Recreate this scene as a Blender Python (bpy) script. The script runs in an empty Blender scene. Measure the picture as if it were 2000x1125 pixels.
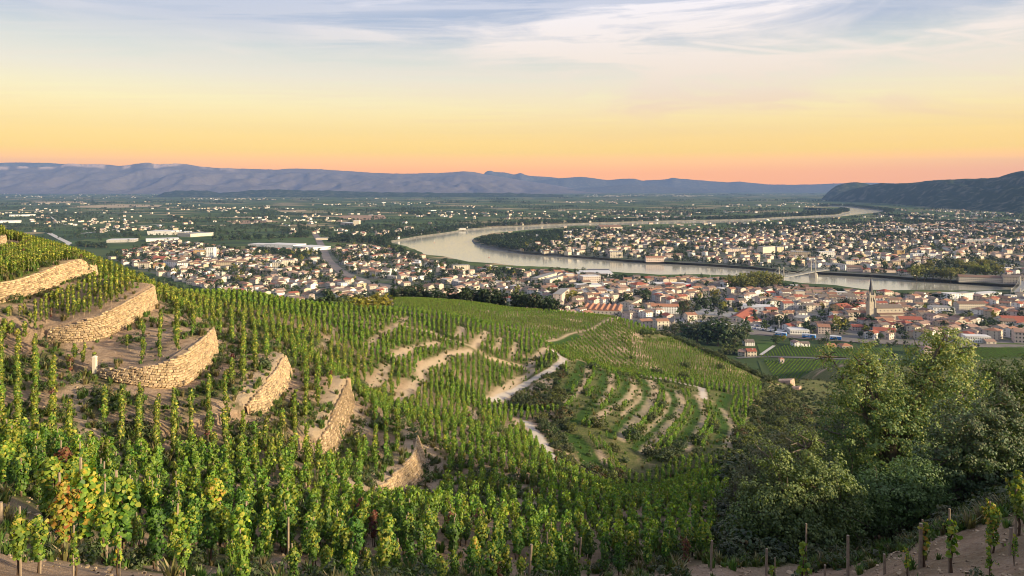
import bpy, math, random
import numpy as np
from mathutils import Vector, Matrix
from mathutils.geometry import delaunay_2d_cdt

random.seed(11)
RNG = np.random.default_rng(11)
SC = bpy.context.scene
COL = SC.collection

# ------------------------------------------------------------------ camera
F, CX, HY, CAMZ = 1428.0, 1000.0, 365.0, 150.0      # focal length and principal point in photograph pixels
cam_data = bpy.data.cameras.new("camera")
cam = bpy.data.objects.new("camera", cam_data)
COL.objects.link(cam)
cam.location = (0, 0, CAMZ)
cam.rotation_euler = (math.radians(90), 0, 0)
cam_data.sensor_width = 36
cam_data.lens = 36 * F / 2000
cam_data.shift_y = -(562.5 - HY) / 2000
cam_data.clip_start = 0.5
cam_data.clip_end = 80000
SC.camera = cam

# ------------------------------------------------------------------ sky, sun, exposure
SUN_DIR = Vector((0.88, -0.42, 0.27)).normalized()      # towards the sun: low, from the right and a little behind
SUN_ELEV = math.asin(SUN_DIR.z)
SUN_ROT = math.atan2(SUN_DIR.x, SUN_DIR.y)
world = bpy.data.worlds.new("World")
SC.world = world
world.use_nodes = True
wt = world.node_tree
for n in list(wt.nodes):
    wt.nodes.remove(n)


def wn(kind, **kw):
    n = wt.nodes.new(kind)
    for k, v in kw.items():
        setattr(n, k, v)
    return n


def wl(a, b):
    wt.links.new(a, b)


def wmath(op, a, b=None, c=None, clamp=False):
    n = wn("ShaderNodeMath", operation=op, use_clamp=clamp)
    for i, v in enumerate((a, b, c)):
        if v is None:
            continue
        if isinstance(v, (int, float)):
            n.inputs[i].default_value = v
        else:
            wl(v, n.inputs[i])
    return n.outputs[0]


def wmix(fac, a, b):
    n = wn("ShaderNodeMix", data_type="RGBA")
    for i, v in ((0, fac), (6, a), (7, b)):
        if isinstance(v, (int, float)):
            n.inputs[i].default_value = v
        elif isinstance(v, tuple):
            n.inputs[i].default_value = v
        else:
            wl(v, n.inputs[i])
    return n.outputs[2]


w_out = wn("ShaderNodeOutputWorld")
w_bg = wn("ShaderNodeBackground")
w_bg.inputs["Strength"].default_value = 0.1
wl(w_bg.outputs[0], w_out.inputs[0])
w_sky = wn("ShaderNodeTexSky", sky_type="NISHITA", sun_disc=False)
w_sky.sun_elevation = SUN_ELEV
w_sky.sun_rotation = SUN_ROT
w_sky.air_density = 1.2
w_sky.dust_density = 2.0
w_tc = wn("ShaderNodeTexCoord")
w_sep = wn("ShaderNodeSeparateXYZ")
wl(w_tc.outputs["Generated"], w_sep.inputs[0])
wx, wy, wz = w_sep.outputs
w_ramp = wn("ShaderNodeValToRGB")
wl(wmath("MULTIPLY_ADD", wz, 1.0, 0.0, clamp=True), w_ramp.inputs[0])
cr = w_ramp.color_ramp
SKY = [(0, (1.059, 0.353, 0.0)), (0.02, (1.069, 0.378, 0.0)), (0.035, (1.118, 0.502, 0.0)), (0.047, (0.861, 0.505, 0.0)), (0.075, (0.672, 0.459, 0.099)), (0.11, (0.592, 0.492, 0.223)), (0.145, (0.47, 0.425, 0.32)), (0.175, (0.35, 0.36, 0.325)), (0.21, (0.22, 0.25, 0.315)), (0.247, (0.17, 0.21, 0.30)), (0.5, (0.12, 0.18, 0.33)), (1.0, (0.1, 0.16, 0.32))]
while len(cr.elements) < len(SKY):
    cr.elements.new(0.5)
for e, (p, c) in zip(cr.elements, SKY):
    e.position = p
    e.color = (*c, 1)
# thin cirrus: stretched noise on a flat layer high above
inv = wmath("DIVIDE", 1.0, wmath("MAXIMUM", wz, 0.03))
w_comb = wn("ShaderNodeCombineXYZ")
wl(wmath("MULTIPLY", wx, inv), w_comb.inputs[0])
wl(wmath("MULTIPLY", wy, inv), w_comb.inputs[1])


def cirrus(rot, scale, stretch, detail, lo, hi, seed, dist=0.6):
    m = wn("ShaderNodeMapping")
    m.inputs["Location"].default_value = (seed, seed * 0.7, 0)
    m.inputs["Rotation"].default_value = (0, 0, math.radians(rot))
    m.inputs["Scale"].default_value = (scale, scale * stretch, 1)
    wl(w_comb.outputs[0], m.inputs[0])
    t = wn("ShaderNodeTexNoise")
    t.inputs["Scale"].default_value = 1.0
    t.inputs["Detail"].default_value = detail
    t.inputs["Roughness"].default_value = 0.6
    t.inputs["Distortion"].default_value = dist
    wl(m.outputs[0], t.inputs["Vector"])
    r = wn("ShaderNodeMapRange", interpolation_type="SMOOTHSTEP")
    r.inputs[1].default_value = lo
    r.inputs[2].default_value = hi
    wl(t.outputs[0], r.inputs[0])
    return r.outputs[0]


c1 = cirrus(54, 0.30, 6.0, 9, 0.36, 0.66, 3.1, 0.7)
c2 = cirrus(72, 0.70, 6.0, 9, 0.42, 0.70, 8.4, 0.6)
c3 = cirrus(80, 0.16, 1.6, 6, 0.34, 0.60, 5.7, 0.8)
cl = wmath("ADD", wmath("MULTIPLY", c1, c3), wmath("MULTIPLY", c2, wmath("ADD", wmath("MULTIPLY", c3, 0.7), 0.25)), clamp=True)
fade = wn("ShaderNodeMapRange", interpolation_type="SMOOTHSTEP")
fade.inputs[1].default_value = 0.035
fade.inputs[2].default_value = 0.13
wl(wz, fade.inputs[0])
side = wn("ShaderNodeMapRange", interpolation_type="SMOOTHSTEP")
side.inputs[1].default_value = -0.45
side.inputs[2].default_value = 0.25
side.inputs[3].default_value = 0.45
side.inputs[4].default_value = 1.0
wl(wx, side.inputs[0])
cl = wmath("MULTIPLY", wmath("MULTIPLY", wmath("MULTIPLY", cl, fade.outputs[0]), side.outputs[0]), 1.6, clamp=True)


def contrail(p0, p1, width, strength):
    """A straight old contrail on the same high layer, through two photograph directions."""
    q = []
    for px, py in (p0, p1):
        u, v = (px - CX) / F, (HY - py) / F
        q.append((u / v, 1 / v))
    (ax, ay), (bx, by) = q
    L = math.hypot(bx - ax, by - ay)
    tx, ty = (bx - ax) / L, (by - ay) / L
    dx = wmath("SUBTRACT", w_cs.outputs[0], ax)
    dy = wmath("SUBTRACT", w_cs.outputs[1], ay)
    t = wmath("DIVIDE", wmath("ADD", wmath("MULTIPLY", dx, tx), wmath("MULTIPLY", dy, ty)), L)
    d = wmath("ABSOLUTE", wmath("SUBTRACT", wmath("MULTIPLY", dx, ty), wmath("MULTIPLY", dy, tx)))
    a = wn("ShaderNodeMapRange", interpolation_type="SMOOTHSTEP")
    a.inputs[1].default_value = width
    a.inputs[2].default_value = 0.0
    wl(d, a.inputs[0])
    e0 = wmath("MULTIPLY", t, 9.0, clamp=True)
    e1 = wmath("MULTIPLY", wmath("SUBTRACT", 1.0, t), 4.0, clamp=True)
    return wmath("MULTIPLY", wmath("MULTIPLY", a.outputs[0], strength), wmath("MULTIPLY", e0, e1))


w_nz = wn("ShaderNodeTexNoise")
w_nz.inputs["Scale"].default_value = 2.2
w_nz.inputs["Detail"].default_value = 5
wl(w_comb.outputs[0], w_nz.inputs["Vector"])
w_cs0 = wn("ShaderNodeVectorMath", operation="MULTIPLY_ADD")
wl(w_nz.outputs["Color"], w_cs0.inputs[0])
w_cs0.inputs[1].default_value = (0.12, 0.12, 0)
wl(w_comb.outputs[0], w_cs0.inputs[2])
w_cs = wn("ShaderNodeSeparateXYZ")
wl(w_cs0.outputs[0], w_cs.inputs[0])
trails = None
for a in (((1225, 92), (1350, 40), 0.12, 1.0), ((1330, 80), (1680, 122), 0.13, 0.95), ((1800, 58), (2040, 98), 0.13, 1.0),
          ((1560, 70), (2050, 160), 0.2, 0.85), ((1380, 152), (1510, 157), 0.10, 0.8), ((1230, 165), (1580, 112), 0.36, 0.8), ((1965, 122), (2060, 60), 0.08, 0.6)):
    tr = contrail(*a)
    trails = tr if trails is None else wmath("MAXIMUM", trails, tr)
# feathery wisps at other heights, drawn out along the wind
w_ang = wn("ShaderNodeCombineXYZ")
wl(wx, w_ang.inputs[0])
wl(wmath("MULTIPLY", wz, 1.6), w_ang.inputs[1])
plane_comb, w_comb = w_comb, w_ang
c4 = cirrus(-16, 2.2, 5.0, 10, 0.40, 0.68, 2.3, 0.9)
c5 = cirrus(24, 3.0, 4.0, 10, 0.42, 0.70, 6.1, 1.2)
c6 = cirrus(0, 1.6, 1.6, 4, 0.34, 0.56, 9.2, 0.3)
wisp = wmath("MULTIPLY", wmath("ADD", c4, wmath("MULTIPLY", c5, 0.8), clamp=True), wmath("MULTIPLY", c6, fade.outputs[0]))
cl = wmath("MAXIMUM", wmath("MULTIPLY", cl, 0.42), wmath("MULTIPLY", wmath("MULTIPLY", wisp, side.outputs[0]), 1.25, clamp=True))
cl = wmath("MAXIMUM", cl, wmath("MULTIPLY", trails, 0.9))
# cloud colour follows the height above the horizon: warm low down, lilac white higher
w_cr = wn("ShaderNodeValToRGB")
wl(wz, w_cr.inputs[0])
w_cr.color_ramp.elements[0].position = 0.05
w_cr.color_ramp.elements[0].color = (0.68, 0.40, 0.10, 1)
w_cr.color_ramp.elements[1].position = 0.24
w_cr.color_ramp.elements[1].color = (0.54, 0.51, 0.52, 1)
e = w_cr.color_ramp.elements.new(0.13)
e.color = (0.55, 0.455, 0.34, 1)
clear = wmix(0.015, w_ramp.outputs[0], w_sky.outputs[0])
sky_col = wmix(cl, clear, w_cr.outputs[0])
w_mul = wn("ShaderNodeVectorMath", operation="SCALE")
wl(sky_col, w_mul.inputs[0])
w_mul.inputs["Scale"].default_value = 10.0            # against the background strength of 0.1
wl(w_mul.outputs[0], w_bg.inputs[0])

sun_data = bpy.data.lights.new("sun", "SUN")
sun = bpy.data.objects.new("sun", sun_data)
COL.objects.link(sun)
sun_data.energy = 5.0
sun_data.angle = math.radians(4.0)
sun_data.color = (1.0, 0.81, 0.50)
sun.rotation_euler = SUN_DIR.to_track_quat("Z", "Y").to_euler()

SC.view_settings.view_transform = "Standard"
SC.view_settings.look = "None"
SC.view_settings.exposure = 0.95
SC.view_settings.gamma = 1.0
SC.view_settings.use_curve_mapping = False
SC.render.engine = "CYCLES"
cy = SC.cycles
cy.max_bounces = 6
cy.diffuse_bounces = 3
cy.glossy_bounces = 2
cy.transmission_bounces = 2
cy.transparent_max_bounces = 4
cy.volume_bounces = 1
cy.caustics_reflective = False
cy.caustics_refractive = False
cy.use_denoising = True
cy.use_adaptive_sampling = True
cy.adaptive_threshold = 0.01
cy.pixel_filter_type = "BLACKMAN_HARRIS"
cy.filter_width = 1.0

# ------------------------------------------------------------------ helpers


def tag(o, label=None, cat=None, group=None, kind=None):
    if label:
        o["label"] = label
    if cat:
        o["category"] = cat
    if group:
        o["group"] = group
    if kind:
        o["kind"] = kind
    return o


def new_mesh(name, verts, faces, mats=(), fmat=None, col=None, smooth=False):
    """One mesh from arrays. faces: list of (k,n) arrays or list of index tuples; col: per-vertex rgb(a)."""
    me = bpy.data.meshes.new(name)
    verts = np.asarray(verts, dtype=np.float32).reshape(-1, 3)
    if isinstance(faces, np.ndarray):
        faces = [faces]
    if len(faces) and isinstance(faces[0], np.ndarray):
        loops = np.concatenate([f.reshape(-1) for f in faces]).astype(np.int32)
        sizes = np.concatenate([np.full(len(f), f.shape[1], dtype=np.int32) for f in faces])
    else:
        sizes = np.array([len(f) for f in faces], dtype=np.int32)
        loops = np.array([i for f in faces for i in f], dtype=np.int32)
    me.vertices.add(len(verts))
    me.vertices.foreach_set("co", verts.reshape(-1))
    me.loops.add(len(loops))
    me.loops.foreach_set("vertex_index", loops)
    me.polygons.add(len(sizes))
    starts = np.concatenate([[0], np.cumsum(sizes)[:-1]]).astype(np.int32)
    me.polygons.foreach_set("loop_start", starts)
    me.polygons.foreach_set("loop_total", sizes)
    for m in mats:
        me.materials.append(m)
    if fmat is not None:
        me.polygons.foreach_set("material_index", np.asarray(fmat, dtype=np.int32))
    me.polygons.foreach_set("use_smooth", np.full(len(sizes), bool(smooth), dtype=bool))
    me.update(calc_edges=True)
    if col is not None:
        col = np.asarray(col, dtype=np.float32)
        if col.shape[1] == 3:
            col = np.concatenate([col, np.ones((len(col), 1), np.float32)], 1)
        a = me.color_attributes.new("tint", "FLOAT_COLOR", "POINT")
        a.data.foreach_set("color", col.reshape(-1))
    me.validate()
    return me


def link(name, me, parent=None, loc=None, rot=None, scale=None):
    o = bpy.data.objects.new(name, me)
    COL.objects.link(o)
    if parent is not None:
        o.parent = parent
    if loc is not None:
        o.location = loc
    if rot is not None:
        o.rotation_euler = rot
    if scale is not None:
        o.scale = scale if hasattr(scale, "__len__") else (scale,) * 3
    return o


def empty(name, loc=(0, 0, 0), rz=0.0):
    o = bpy.data.objects.new(name, None)
    COL.objects.link(o)
    o.location = loc
    o.rotation_euler = (0, 0, rz)
    o.empty_display_size = 0.5
    return o


class MB:
    """Collects polygons of one mesh; m is the material slot of what follows."""

    def __init__(s):
        s.v, s.f, s.m, s.c = [], [], [], []
        s.slot = 0
        s.tint = (1, 1, 1)

    def add(s, vs, fs):
        b = len(s.v)
        s.v.extend(vs)
        s.c.extend([s.tint] * len(vs))
        for f in fs:
            s.f.append(tuple(i + b for i in f))
            s.m.append(s.slot)

    def box(s, x0, x1, y0, y1, z0, z1, T=None, bottom=True):
        vs = [(x, y, z) for z in (z0, z1) for y in (y0, y1) for x in (x0, x1)]
        if T:
            vs = [T(p) for p in vs]
        fs = [(4, 5, 7, 6), (0, 1, 5, 4), (1, 3, 7, 5), (3, 2, 6, 7), (2, 0, 4, 6)]
        if bottom:
            fs.append((0, 2, 3, 1))
        s.add(vs, fs)

    def tube(s, pts, rad, n=6, cap=True):
        pts = [Vector(p) for p in pts]
        rings = []
        for i, p in enumerate(pts):
            d = (pts[min(i + 1, len(pts) - 1)] - pts[max(i - 1, 0)]).normalized()
            a = d.orthogonal().normalized()
            if abs(d.z) < 0.95:
                a = d.cross(Vector((0, 0, 1))).normalized()
            b = d.cross(a)
            r = rad[i] if hasattr(rad, "__len__") else rad
            rings.append([tuple(p + a * (r * math.cos(t)) + b * (r * math.sin(t))) for t in (2 * math.pi * k / n for k in range(n))])
        vs = [q for r in rings for q in r]
        fs = []
        for i in range(len(pts) - 1):
            for k in range(n):
                a0, a1 = i * n + k, i * n + (k + 1) % n
                fs.append((a0, a1, a1 + n, a0 + n))
        if cap:
            fs.append(tuple(reversed(range(n))))
            fs.append(tuple(range((len(pts) - 1) * n, len(pts) * n)))
        s.add(vs, fs)

    def mesh(s, name, mats, smooth=False, col=False):
        return new_mesh(name, s.v, s.f, mats, s.m, s.c if col else None, smooth)

    def build(s, name, mats, parent=None, loc=None, smooth=False, rot=None, col=False):
        if not isinstance(mats, (list, tuple)):
            mats = [mats]
        return link(name, s.mesh(name, mats, smooth, col), parent, loc, rot)


def hash2(ix, iy, seed):
    h = (ix.astype(np.int64) * 374761393 + iy.astype(np.int64) * 668265263 + seed * 1442695041) & 0xFFFFFFFF
    h = ((h ^ (h >> 13)) * 1274126177) & 0xFFFFFFFF
    h = h ^ (h >> 16)
    return (h & 0xFFFF) / 65535.0


def vnoise(x, y, seed=0):
    ix, iy = np.floor(x), np.floor(y)
    fx, fy = x - ix, y - iy
    fx = fx * fx * (3 - 2 * fx)
    fy = fy * fy * (3 - 2 * fy)
    a, b = hash2(ix, iy, seed), hash2(ix + 1, iy, seed)
    c, d = hash2(ix, iy + 1, seed), hash2(ix + 1, iy + 1, seed)
    return (a + (b - a) * fx) * (1 - fy) + (c + (d - c) * fx) * fy


def fbm(x, y, oct=4, seed=0):
    s, a, t = 0.0, 0.5, 0.0
    for o in range(oct):
        s = s + a * vnoise(x * 2 ** o + 17.3 * o, y * 2 ** o + 9.1 * o, seed + o)
        t += a
        a *= 0.5
    return s / t


def in_poly(px, py, poly):
    px, py = np.asarray(px, float), np.asarray(py, float)
    r = np.zeros(px.shape, bool)
    n = len(poly)
    for i in range(n):
        x0, y0 = poly[i]
        x1, y1 = poly[(i + 1) % n]
        if y0 == y1:
            continue
        c = ((y0 > py) != (y1 > py)) & (px < (x1 - x0) * (py - y0) / (y1 - y0) + x0)
        r ^= c
    return r


def seg_dist(x, y, line):
    """Distance to a polyline, parameter of nearest point, signed side (+ left of travel), overshoot past the ends."""
    best = np.full(x.shape, 1e9)
    side = np.zeros(x.shape)
    tpar = np.zeros(x.shape)
    over = np.zeros(x.shape)
    n = len(line) - 1
    for i in range(n):
        ax, ay = line[i][0], line[i][1]
        bx, by = line[i + 1][0], line[i + 1][1]
        dx, dy = bx - ax, by - ay
        L2 = dx * dx + dy * dy + 1e-9
        t = ((x - ax) * dx + (y - ay) * dy) / L2
        tc = np.clip(t, 0, 1)
        d = np.hypot(x - ax - tc * dx, y - ay - tc * dy)
        s = np.sign(dx * (y - ay) - dy * (x - ax))
        m = d < best
        best = np.where(m, d, best)
        side = np.where(m, s, side)
        tpar = np.where(m, i + tc, tpar)
        ov = np.zeros(x.shape)
        L = math.sqrt(L2)
        if i == 0:
            ov = np.maximum(ov, -t * L)
        if i == n - 1:
            ov = np.maximum(ov, (t - 1) * L)
        over = np.where(m, ov, over)
    return best, tpar, side, over


def plain_pt(px, py, z=4.0):
    """The place on the level plain at height z that the photograph shows at (px, py)."""
    Y = (CAMZ - z) * F / (py - HY)
    return ((px - CX) * Y / F, Y)


def to_px(x, y, z):
    return CX + F * x / y, HY - F * (z - CAMZ) / y


# ------------------------------------------------------------------ materials
MATS = {}


class NT:
    def __init__(s, name):
        s.mat = bpy.data.materials.new(name)
        s.mat.use_nodes = True
        s.t = s.mat.node_tree
        s.b = s.t.nodes["Principled BSDF"]
        s.out = s.t.nodes["Material Output"]

    def n(s, kind, **kw):
        n = s.t.nodes.new(kind)
        for k, v in kw.items():
            setattr(n, k, v)
        return n

    def l(s, a, b):
        s.t.links.new(a, b)

    def put(s, inp, v):
        if isinstance(v, (int, float)):
            inp.default_value = v
        elif isinstance(v, (tuple, list)):
            inp.default_value = v if len(v) == len(inp.default_value) else (*v, 1)
        else:
            s.l(v, inp)

    def math(s, op, a, b=None, c=None, clamp=False):
        n = s.n("ShaderNodeMath", operation=op, use_clamp=clamp)
        for i, v in enumerate((a, b, c)):
            if v is not None:
                s.put(n.inputs[i], v)
        return n.outputs[0]

    def mix(s, fac, a, b, mode="MIX"):
        n = s.n("ShaderNodeMix", data_type="RGBA", blend_type=mode)
        s.put(n.inputs[0], fac)
        s.put(n.inputs[6], a)
        s.put(n.inputs[7], b)
        return n.outputs[2]

    def coord(s, kind="Object"):
        return s.n("ShaderNodeTexCoord").outputs[kind]

    def pos(s):
        return s.n("ShaderNodeNewGeometry").outputs["Position"]

    def noise(s, vec, scale, detail=4, rough=0.6, color=False):
        t = s.n("ShaderNodeTexNoise")
        t.inputs["Scale"].default_value = scale
        t.inputs["Detail"].default_value = detail
        t.inputs["Roughness"].default_value = rough
        s.l(vec, t.inputs["Vector"])
        return t.outputs["Color" if color else 0]

    def remap(s, v, lo, hi, a=0.0, b=1.0):
        r = s.n("ShaderNodeMapRange")
        s.put(r.inputs[0], v)
        r.inputs[1].default_value = lo
        r.inputs[2].default_value = hi
        r.inputs[3].default_value = a
        r.inputs[4].default_value = b
        return r.outputs[0]

    def attr(s, name):
        n = s.n("ShaderNodeAttribute", attribute_name=name)
        return n

    def bump(s, h, strength, dist):
        b = s.n("ShaderNodeBump")
        b.inputs["Strength"].default_value = strength
        b.inputs["Distance"].default_value = dist
        s.l(h, b.inputs["Height"])
        s.l(b.outputs[0], s.b.inputs["Normal"])


def mat_simple(name, col, rough=0.85, var=0.15, scale=1.0, spec=0.2, metal=0.0, grain=None):
    """Plain painted, plastered or wooden surface with uneven tone."""
    if name in MATS:
        return MATS[name]
    m = NT(name)
    p = m.pos()
    nz = m.noise(p, scale, 5)
    f = m.remap(nz, 0.25, 0.75, 1 - var, 1 + var)
    v = m.n("ShaderNodeVectorMath", operation="SCALE")
    v.inputs[0].default_value = col
    m.l(f, v.inputs["Scale"])
    m.l(v.outputs[0], m.b.inputs["Base Color"])
    m.b.inputs["Roughness"].default_value = rough
    m.b.inputs["Specular IOR Level"].default_value = spec
    m.b.inputs["Metallic"].default_value = metal
    MATS[name] = m.mat
    return m.mat


def mat_leaf(name, trans=0.35, rough=0.55, gain=1.0):
    """Leaf colour comes from the mesh's own tint per leaf; a little varied per plant."""
    if name in MATS:
        return MATS[name]
    m = NT(name)
    a = m.attr("tint").outputs["Color"]
    oi = m.n("ShaderNodeObjectInfo").outputs["Random"]
    hs = m.n("ShaderNodeHueSaturation")
    m.l(m.remap(oi, 0, 1, 0.485, 0.515), hs.inputs["Hue"])
    hs.inputs["Saturation"].default_value = 1.0
    m.l(m.remap(oi, 0, 1, 0.82 * gain, 1.22 * gain), hs.inputs["Value"])
    m.l(a, hs.inputs["Color"])
    c = hs.outputs[0]
    m.l(c, m.b.inputs["Base Color"])
    m.b.inputs["Roughness"].default_value = rough
    m.b.inputs["Specular IOR Level"].default_value = 0.45
    tr = m.n("ShaderNodeBsdfTranslucent")
    m.l(m.mix(1.0, c, (1.05, 1.2, 0.40, 1), "MULTIPLY"), tr.inputs[0])
    mx = m.n("ShaderNodeMixShader")
    mx.inputs[0].default_value = trans
    m.l(m.b.outputs[0], mx.inputs[1])
    m.l(tr.outputs[0], mx.inputs[2])
    m.l(mx.outputs[0], m.out.inputs[0])
    MATS[name] = m.mat
    return m.mat


ORD = ("first second third fourth fifth sixth seventh eighth ninth tenth eleventh twelfth thirteenth fourteenth fifteenth sixteenth "
       "seventeenth eighteenth nineteenth twentieth").split()
TENS = {2: "twenty", 3: "thirty", 4: "forty", 5: "fifty"}


def ordinal(i):
    """0 -> first"""
    if i < 20:
        return ORD[i]
    t, u = divmod(i + 1, 10)
    if u == 0:
        return {3: "thirtieth", 4: "fortieth", 5: "fiftieth"}.get(t, "last")
    return TENS.get(t, "sixty") + "-" + ORD[u - 1]
# ------------------------------------------------------------------ the near hill: height field
# (px, py, Y): the photograph shows hill ground at (px, py), Y metres ahead
CTRL = [
    (100, 1125, 12), (300, 1125, 14), (480, 1140, 14), (700, 1160, 15), (1000, 1170, 16), (1300, 1180, 17), (1600, 1190, 17), (1900, 1150, 16), (42, 969, 22), (196, 1078, 19),
    (343, 1095, 21), (1262, 1117, 27), (1040, 1110, 27), (800, 1085, 26), (600, 1060, 27), (1386, 1105, 27), (1798, 1118, 20), (1933, 1090, 20), (1656, 1123, 26),
    (1999, 997, 24), (1770, 1067, 27), (1630, 1111, 28), (1890, 1025, 26), (1490, 1118, 28),
    (800, 1005, 33), (1000, 960, 50), (900, 900, 62), (700, 1000, 36), (824, 941, 55), (762, 990, 48), (805, 832, 72), (651, 910, 52), (690, 790, 68),
    (663, 744, 80), (505, 835, 50), (570, 750, 66), (560, 685, 82), (196, 745, 50), (350, 780, 50), (422, 720, 60), (423, 680, 70), (400, 630, 82),
    (94, 672, 56), (210, 675, 57), (305, 620, 68), (270, 560, 85), (0, 605, 60), (105, 575, 66), (192, 552, 75), (171, 514, 88), (0, 490, 85),
    (0, 462, 100), (150, 505, 102), (100, 850, 36), (250, 850, 40), (400, 880, 42), (600, 950, 40), (30, 750, 46), (30, 850, 34), (450, 960, 33), (300, 960, 31), (150, 930, 28),
    (600, 640, 115), (450, 600, 115), (310, 572, 125), (450, 575, 150), (600, 597, 170), (700, 602, 200), (716, 676, 125), (787, 629, 165), (845, 648, 170), (923, 678, 165),
    (1038, 720, 165), (769, 697, 125), (820, 726, 125), (778, 787, 98), (715, 769, 92), (950, 648, 190), (1068, 681, 200), (960, 784, 140), (1030, 747, 165), (1103, 699, 200),
    (1030, 829, 120), (1060, 870, 105), (1092, 911, 92), (1090, 925, 72), (1250, 962, 95), (1250, 982, 60), (1400, 930, 70), (1150, 1000, 45), (1300, 1000, 45), (1000, 850, 88),
    (1200, 850, 120), (1136, 823, 125), (1263, 880, 115), (1323, 886, 115), (1414, 874, 118), (1136, 708, 195), (1250, 738, 190), (1374, 778, 175), (1426, 838, 150), (1300, 800, 155),
    (1490, 755, 240), (1540, 850, 150), (1500, 950, 90), (1600, 1000, 45), (1800, 960, 46), (1950, 905, 46), (1066, 667, 235), (1202, 622, 330), (1157, 642, 290), (1293, 655, 310),
    (1414, 693, 300), (1500, 740, 285), (1250, 690, 255), (1350, 720, 250), (1200, 720, 225), (1060, 608, 330), (1000, 604, 340), (850, 606, 460), (760, 602, 480), (930, 612, 440), (1000, 622, 420), (1100, 640, 420), (850, 587, 380), (900, 620, 260), (1000, 640, 260),
    (760, 584, 400), (700, 625, 290), (800, 605, 280), (930, 593, 360),
    # ground that slopes away out of sight
    (0, 520, 150), (100, 560, 160), (100, 600, 300), (100, 640, 600), (100, 700, 900), (300, 610, 200), (450, 615, 250), (450, 650, 500), (450, 720, 800), (600, 650, 290), (600, 700, 600), (750, 625, 560), (750, 690, 760),
    (1000, 645, 500), (1000, 705, 640), (1200, 680, 450), (1200, 765, 560), (1414, 760, 400), (1414, 825, 480), (1500, 800, 350), (1500, 850, 420), (1545, 765, 270), (1560, 742, 330), (1600, 728, 460), (1600, 718, 560),
    (1600, 780, 240), (1700, 770, 300), (1700, 727, 560), (1900, 765, 300), (1900, 705, 600), (1750, 1080, 32), (1700, 1000, 50), (1700, 900, 90), (1700, 820, 160), (1900, 1000, 36), (1900, 860, 90), (1900, 800, 160),
    (-600, 700, 60), (-600, 480, 100), (-600, 900, 20), (-600, 560, 250), (-600, 650, 700), (2600, 900, 25), (2600, 900, 50), (2600, 800, 150), (2600, 750, 400), (2600, 690, 650), (1000, 1170, 5), (0, 1150, 5), (2000, 1170, 5), (-600, 1050, 8), (2600, 1050, 8),
    (400, 800, 1200), (1000, 800, 1200), (1600, 800, 1200),
]
_c = np.array(CTRL, float)


def _feat(px, Y):
    return px / 400.0, np.log(Y) * 1.5


def _tps(r2):
    return 0.5 * r2 * np.log(r2 + 1e-9)


_a, _b = _feat(_c[:, 0], _c[:, 2])
_K = _tps((_a[:, None] - _a[None]) ** 2 + (_b[:, None] - _b[None]) ** 2) + np.eye(len(_c)) * 0.004
_P = np.stack([np.ones(len(_c)), _a, _b], 1)
_M = np.block([[_K, _P], [_P.T, np.zeros((3, 3))]])
_W = np.linalg.solve(_M, np.concatenate([_c[:, 1], np.zeros(3)]))


def base_height(X, Y):
    D = np.maximum(Y, 3.0)
    px = np.clip(CX + F * X / D, -1200, 3200)
    a, b = _feat(px, D)
    a, b = a.reshape(-1), b.reshape(-1)
    out = np.empty(a.shape)
    for s in range(0, len(a), 40000):
        e = slice(s, s + 40000)
        r2 = (a[e, None] - _a[None]) ** 2 + (b[e, None] - _b[None]) ** 2
        out[e] = _tps(r2) @ _W[:-3] + _W[-3] + _W[-2] * a[e] + _W[-1] * b[e]
    py = out.reshape(np.shape(X))
    z = CAMZ - D * (py - HY) / F
    return z


def cast_base(px, py, hf=base_height, y0=8.0, y1=900.0):
    """First place, going away from the camera, where the hill is seen at (px, py)."""
    Ys = np.exp(np.linspace(math.log(y0), math.log(y1), 1400))
    X = (px - CX) / F * Ys
    sy = HY - F * (hf(X, Ys) - CAMZ) / Ys
    k = np.where(sy <= py)[0]
    i = k[0] if len(k) else len(Ys) - 1
    if i == 0:
        Y = Ys[0]
    else:
        s0, s1 = sy[i - 1], sy[i]
        t = (s0 - py) / (s0 - s1 + 1e-9)
        Y = Ys[i - 1] + (Ys[i] - Ys[i - 1]) * min(max(t, 0), 1)
    return (px - CX) / F * Y, Y


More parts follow.
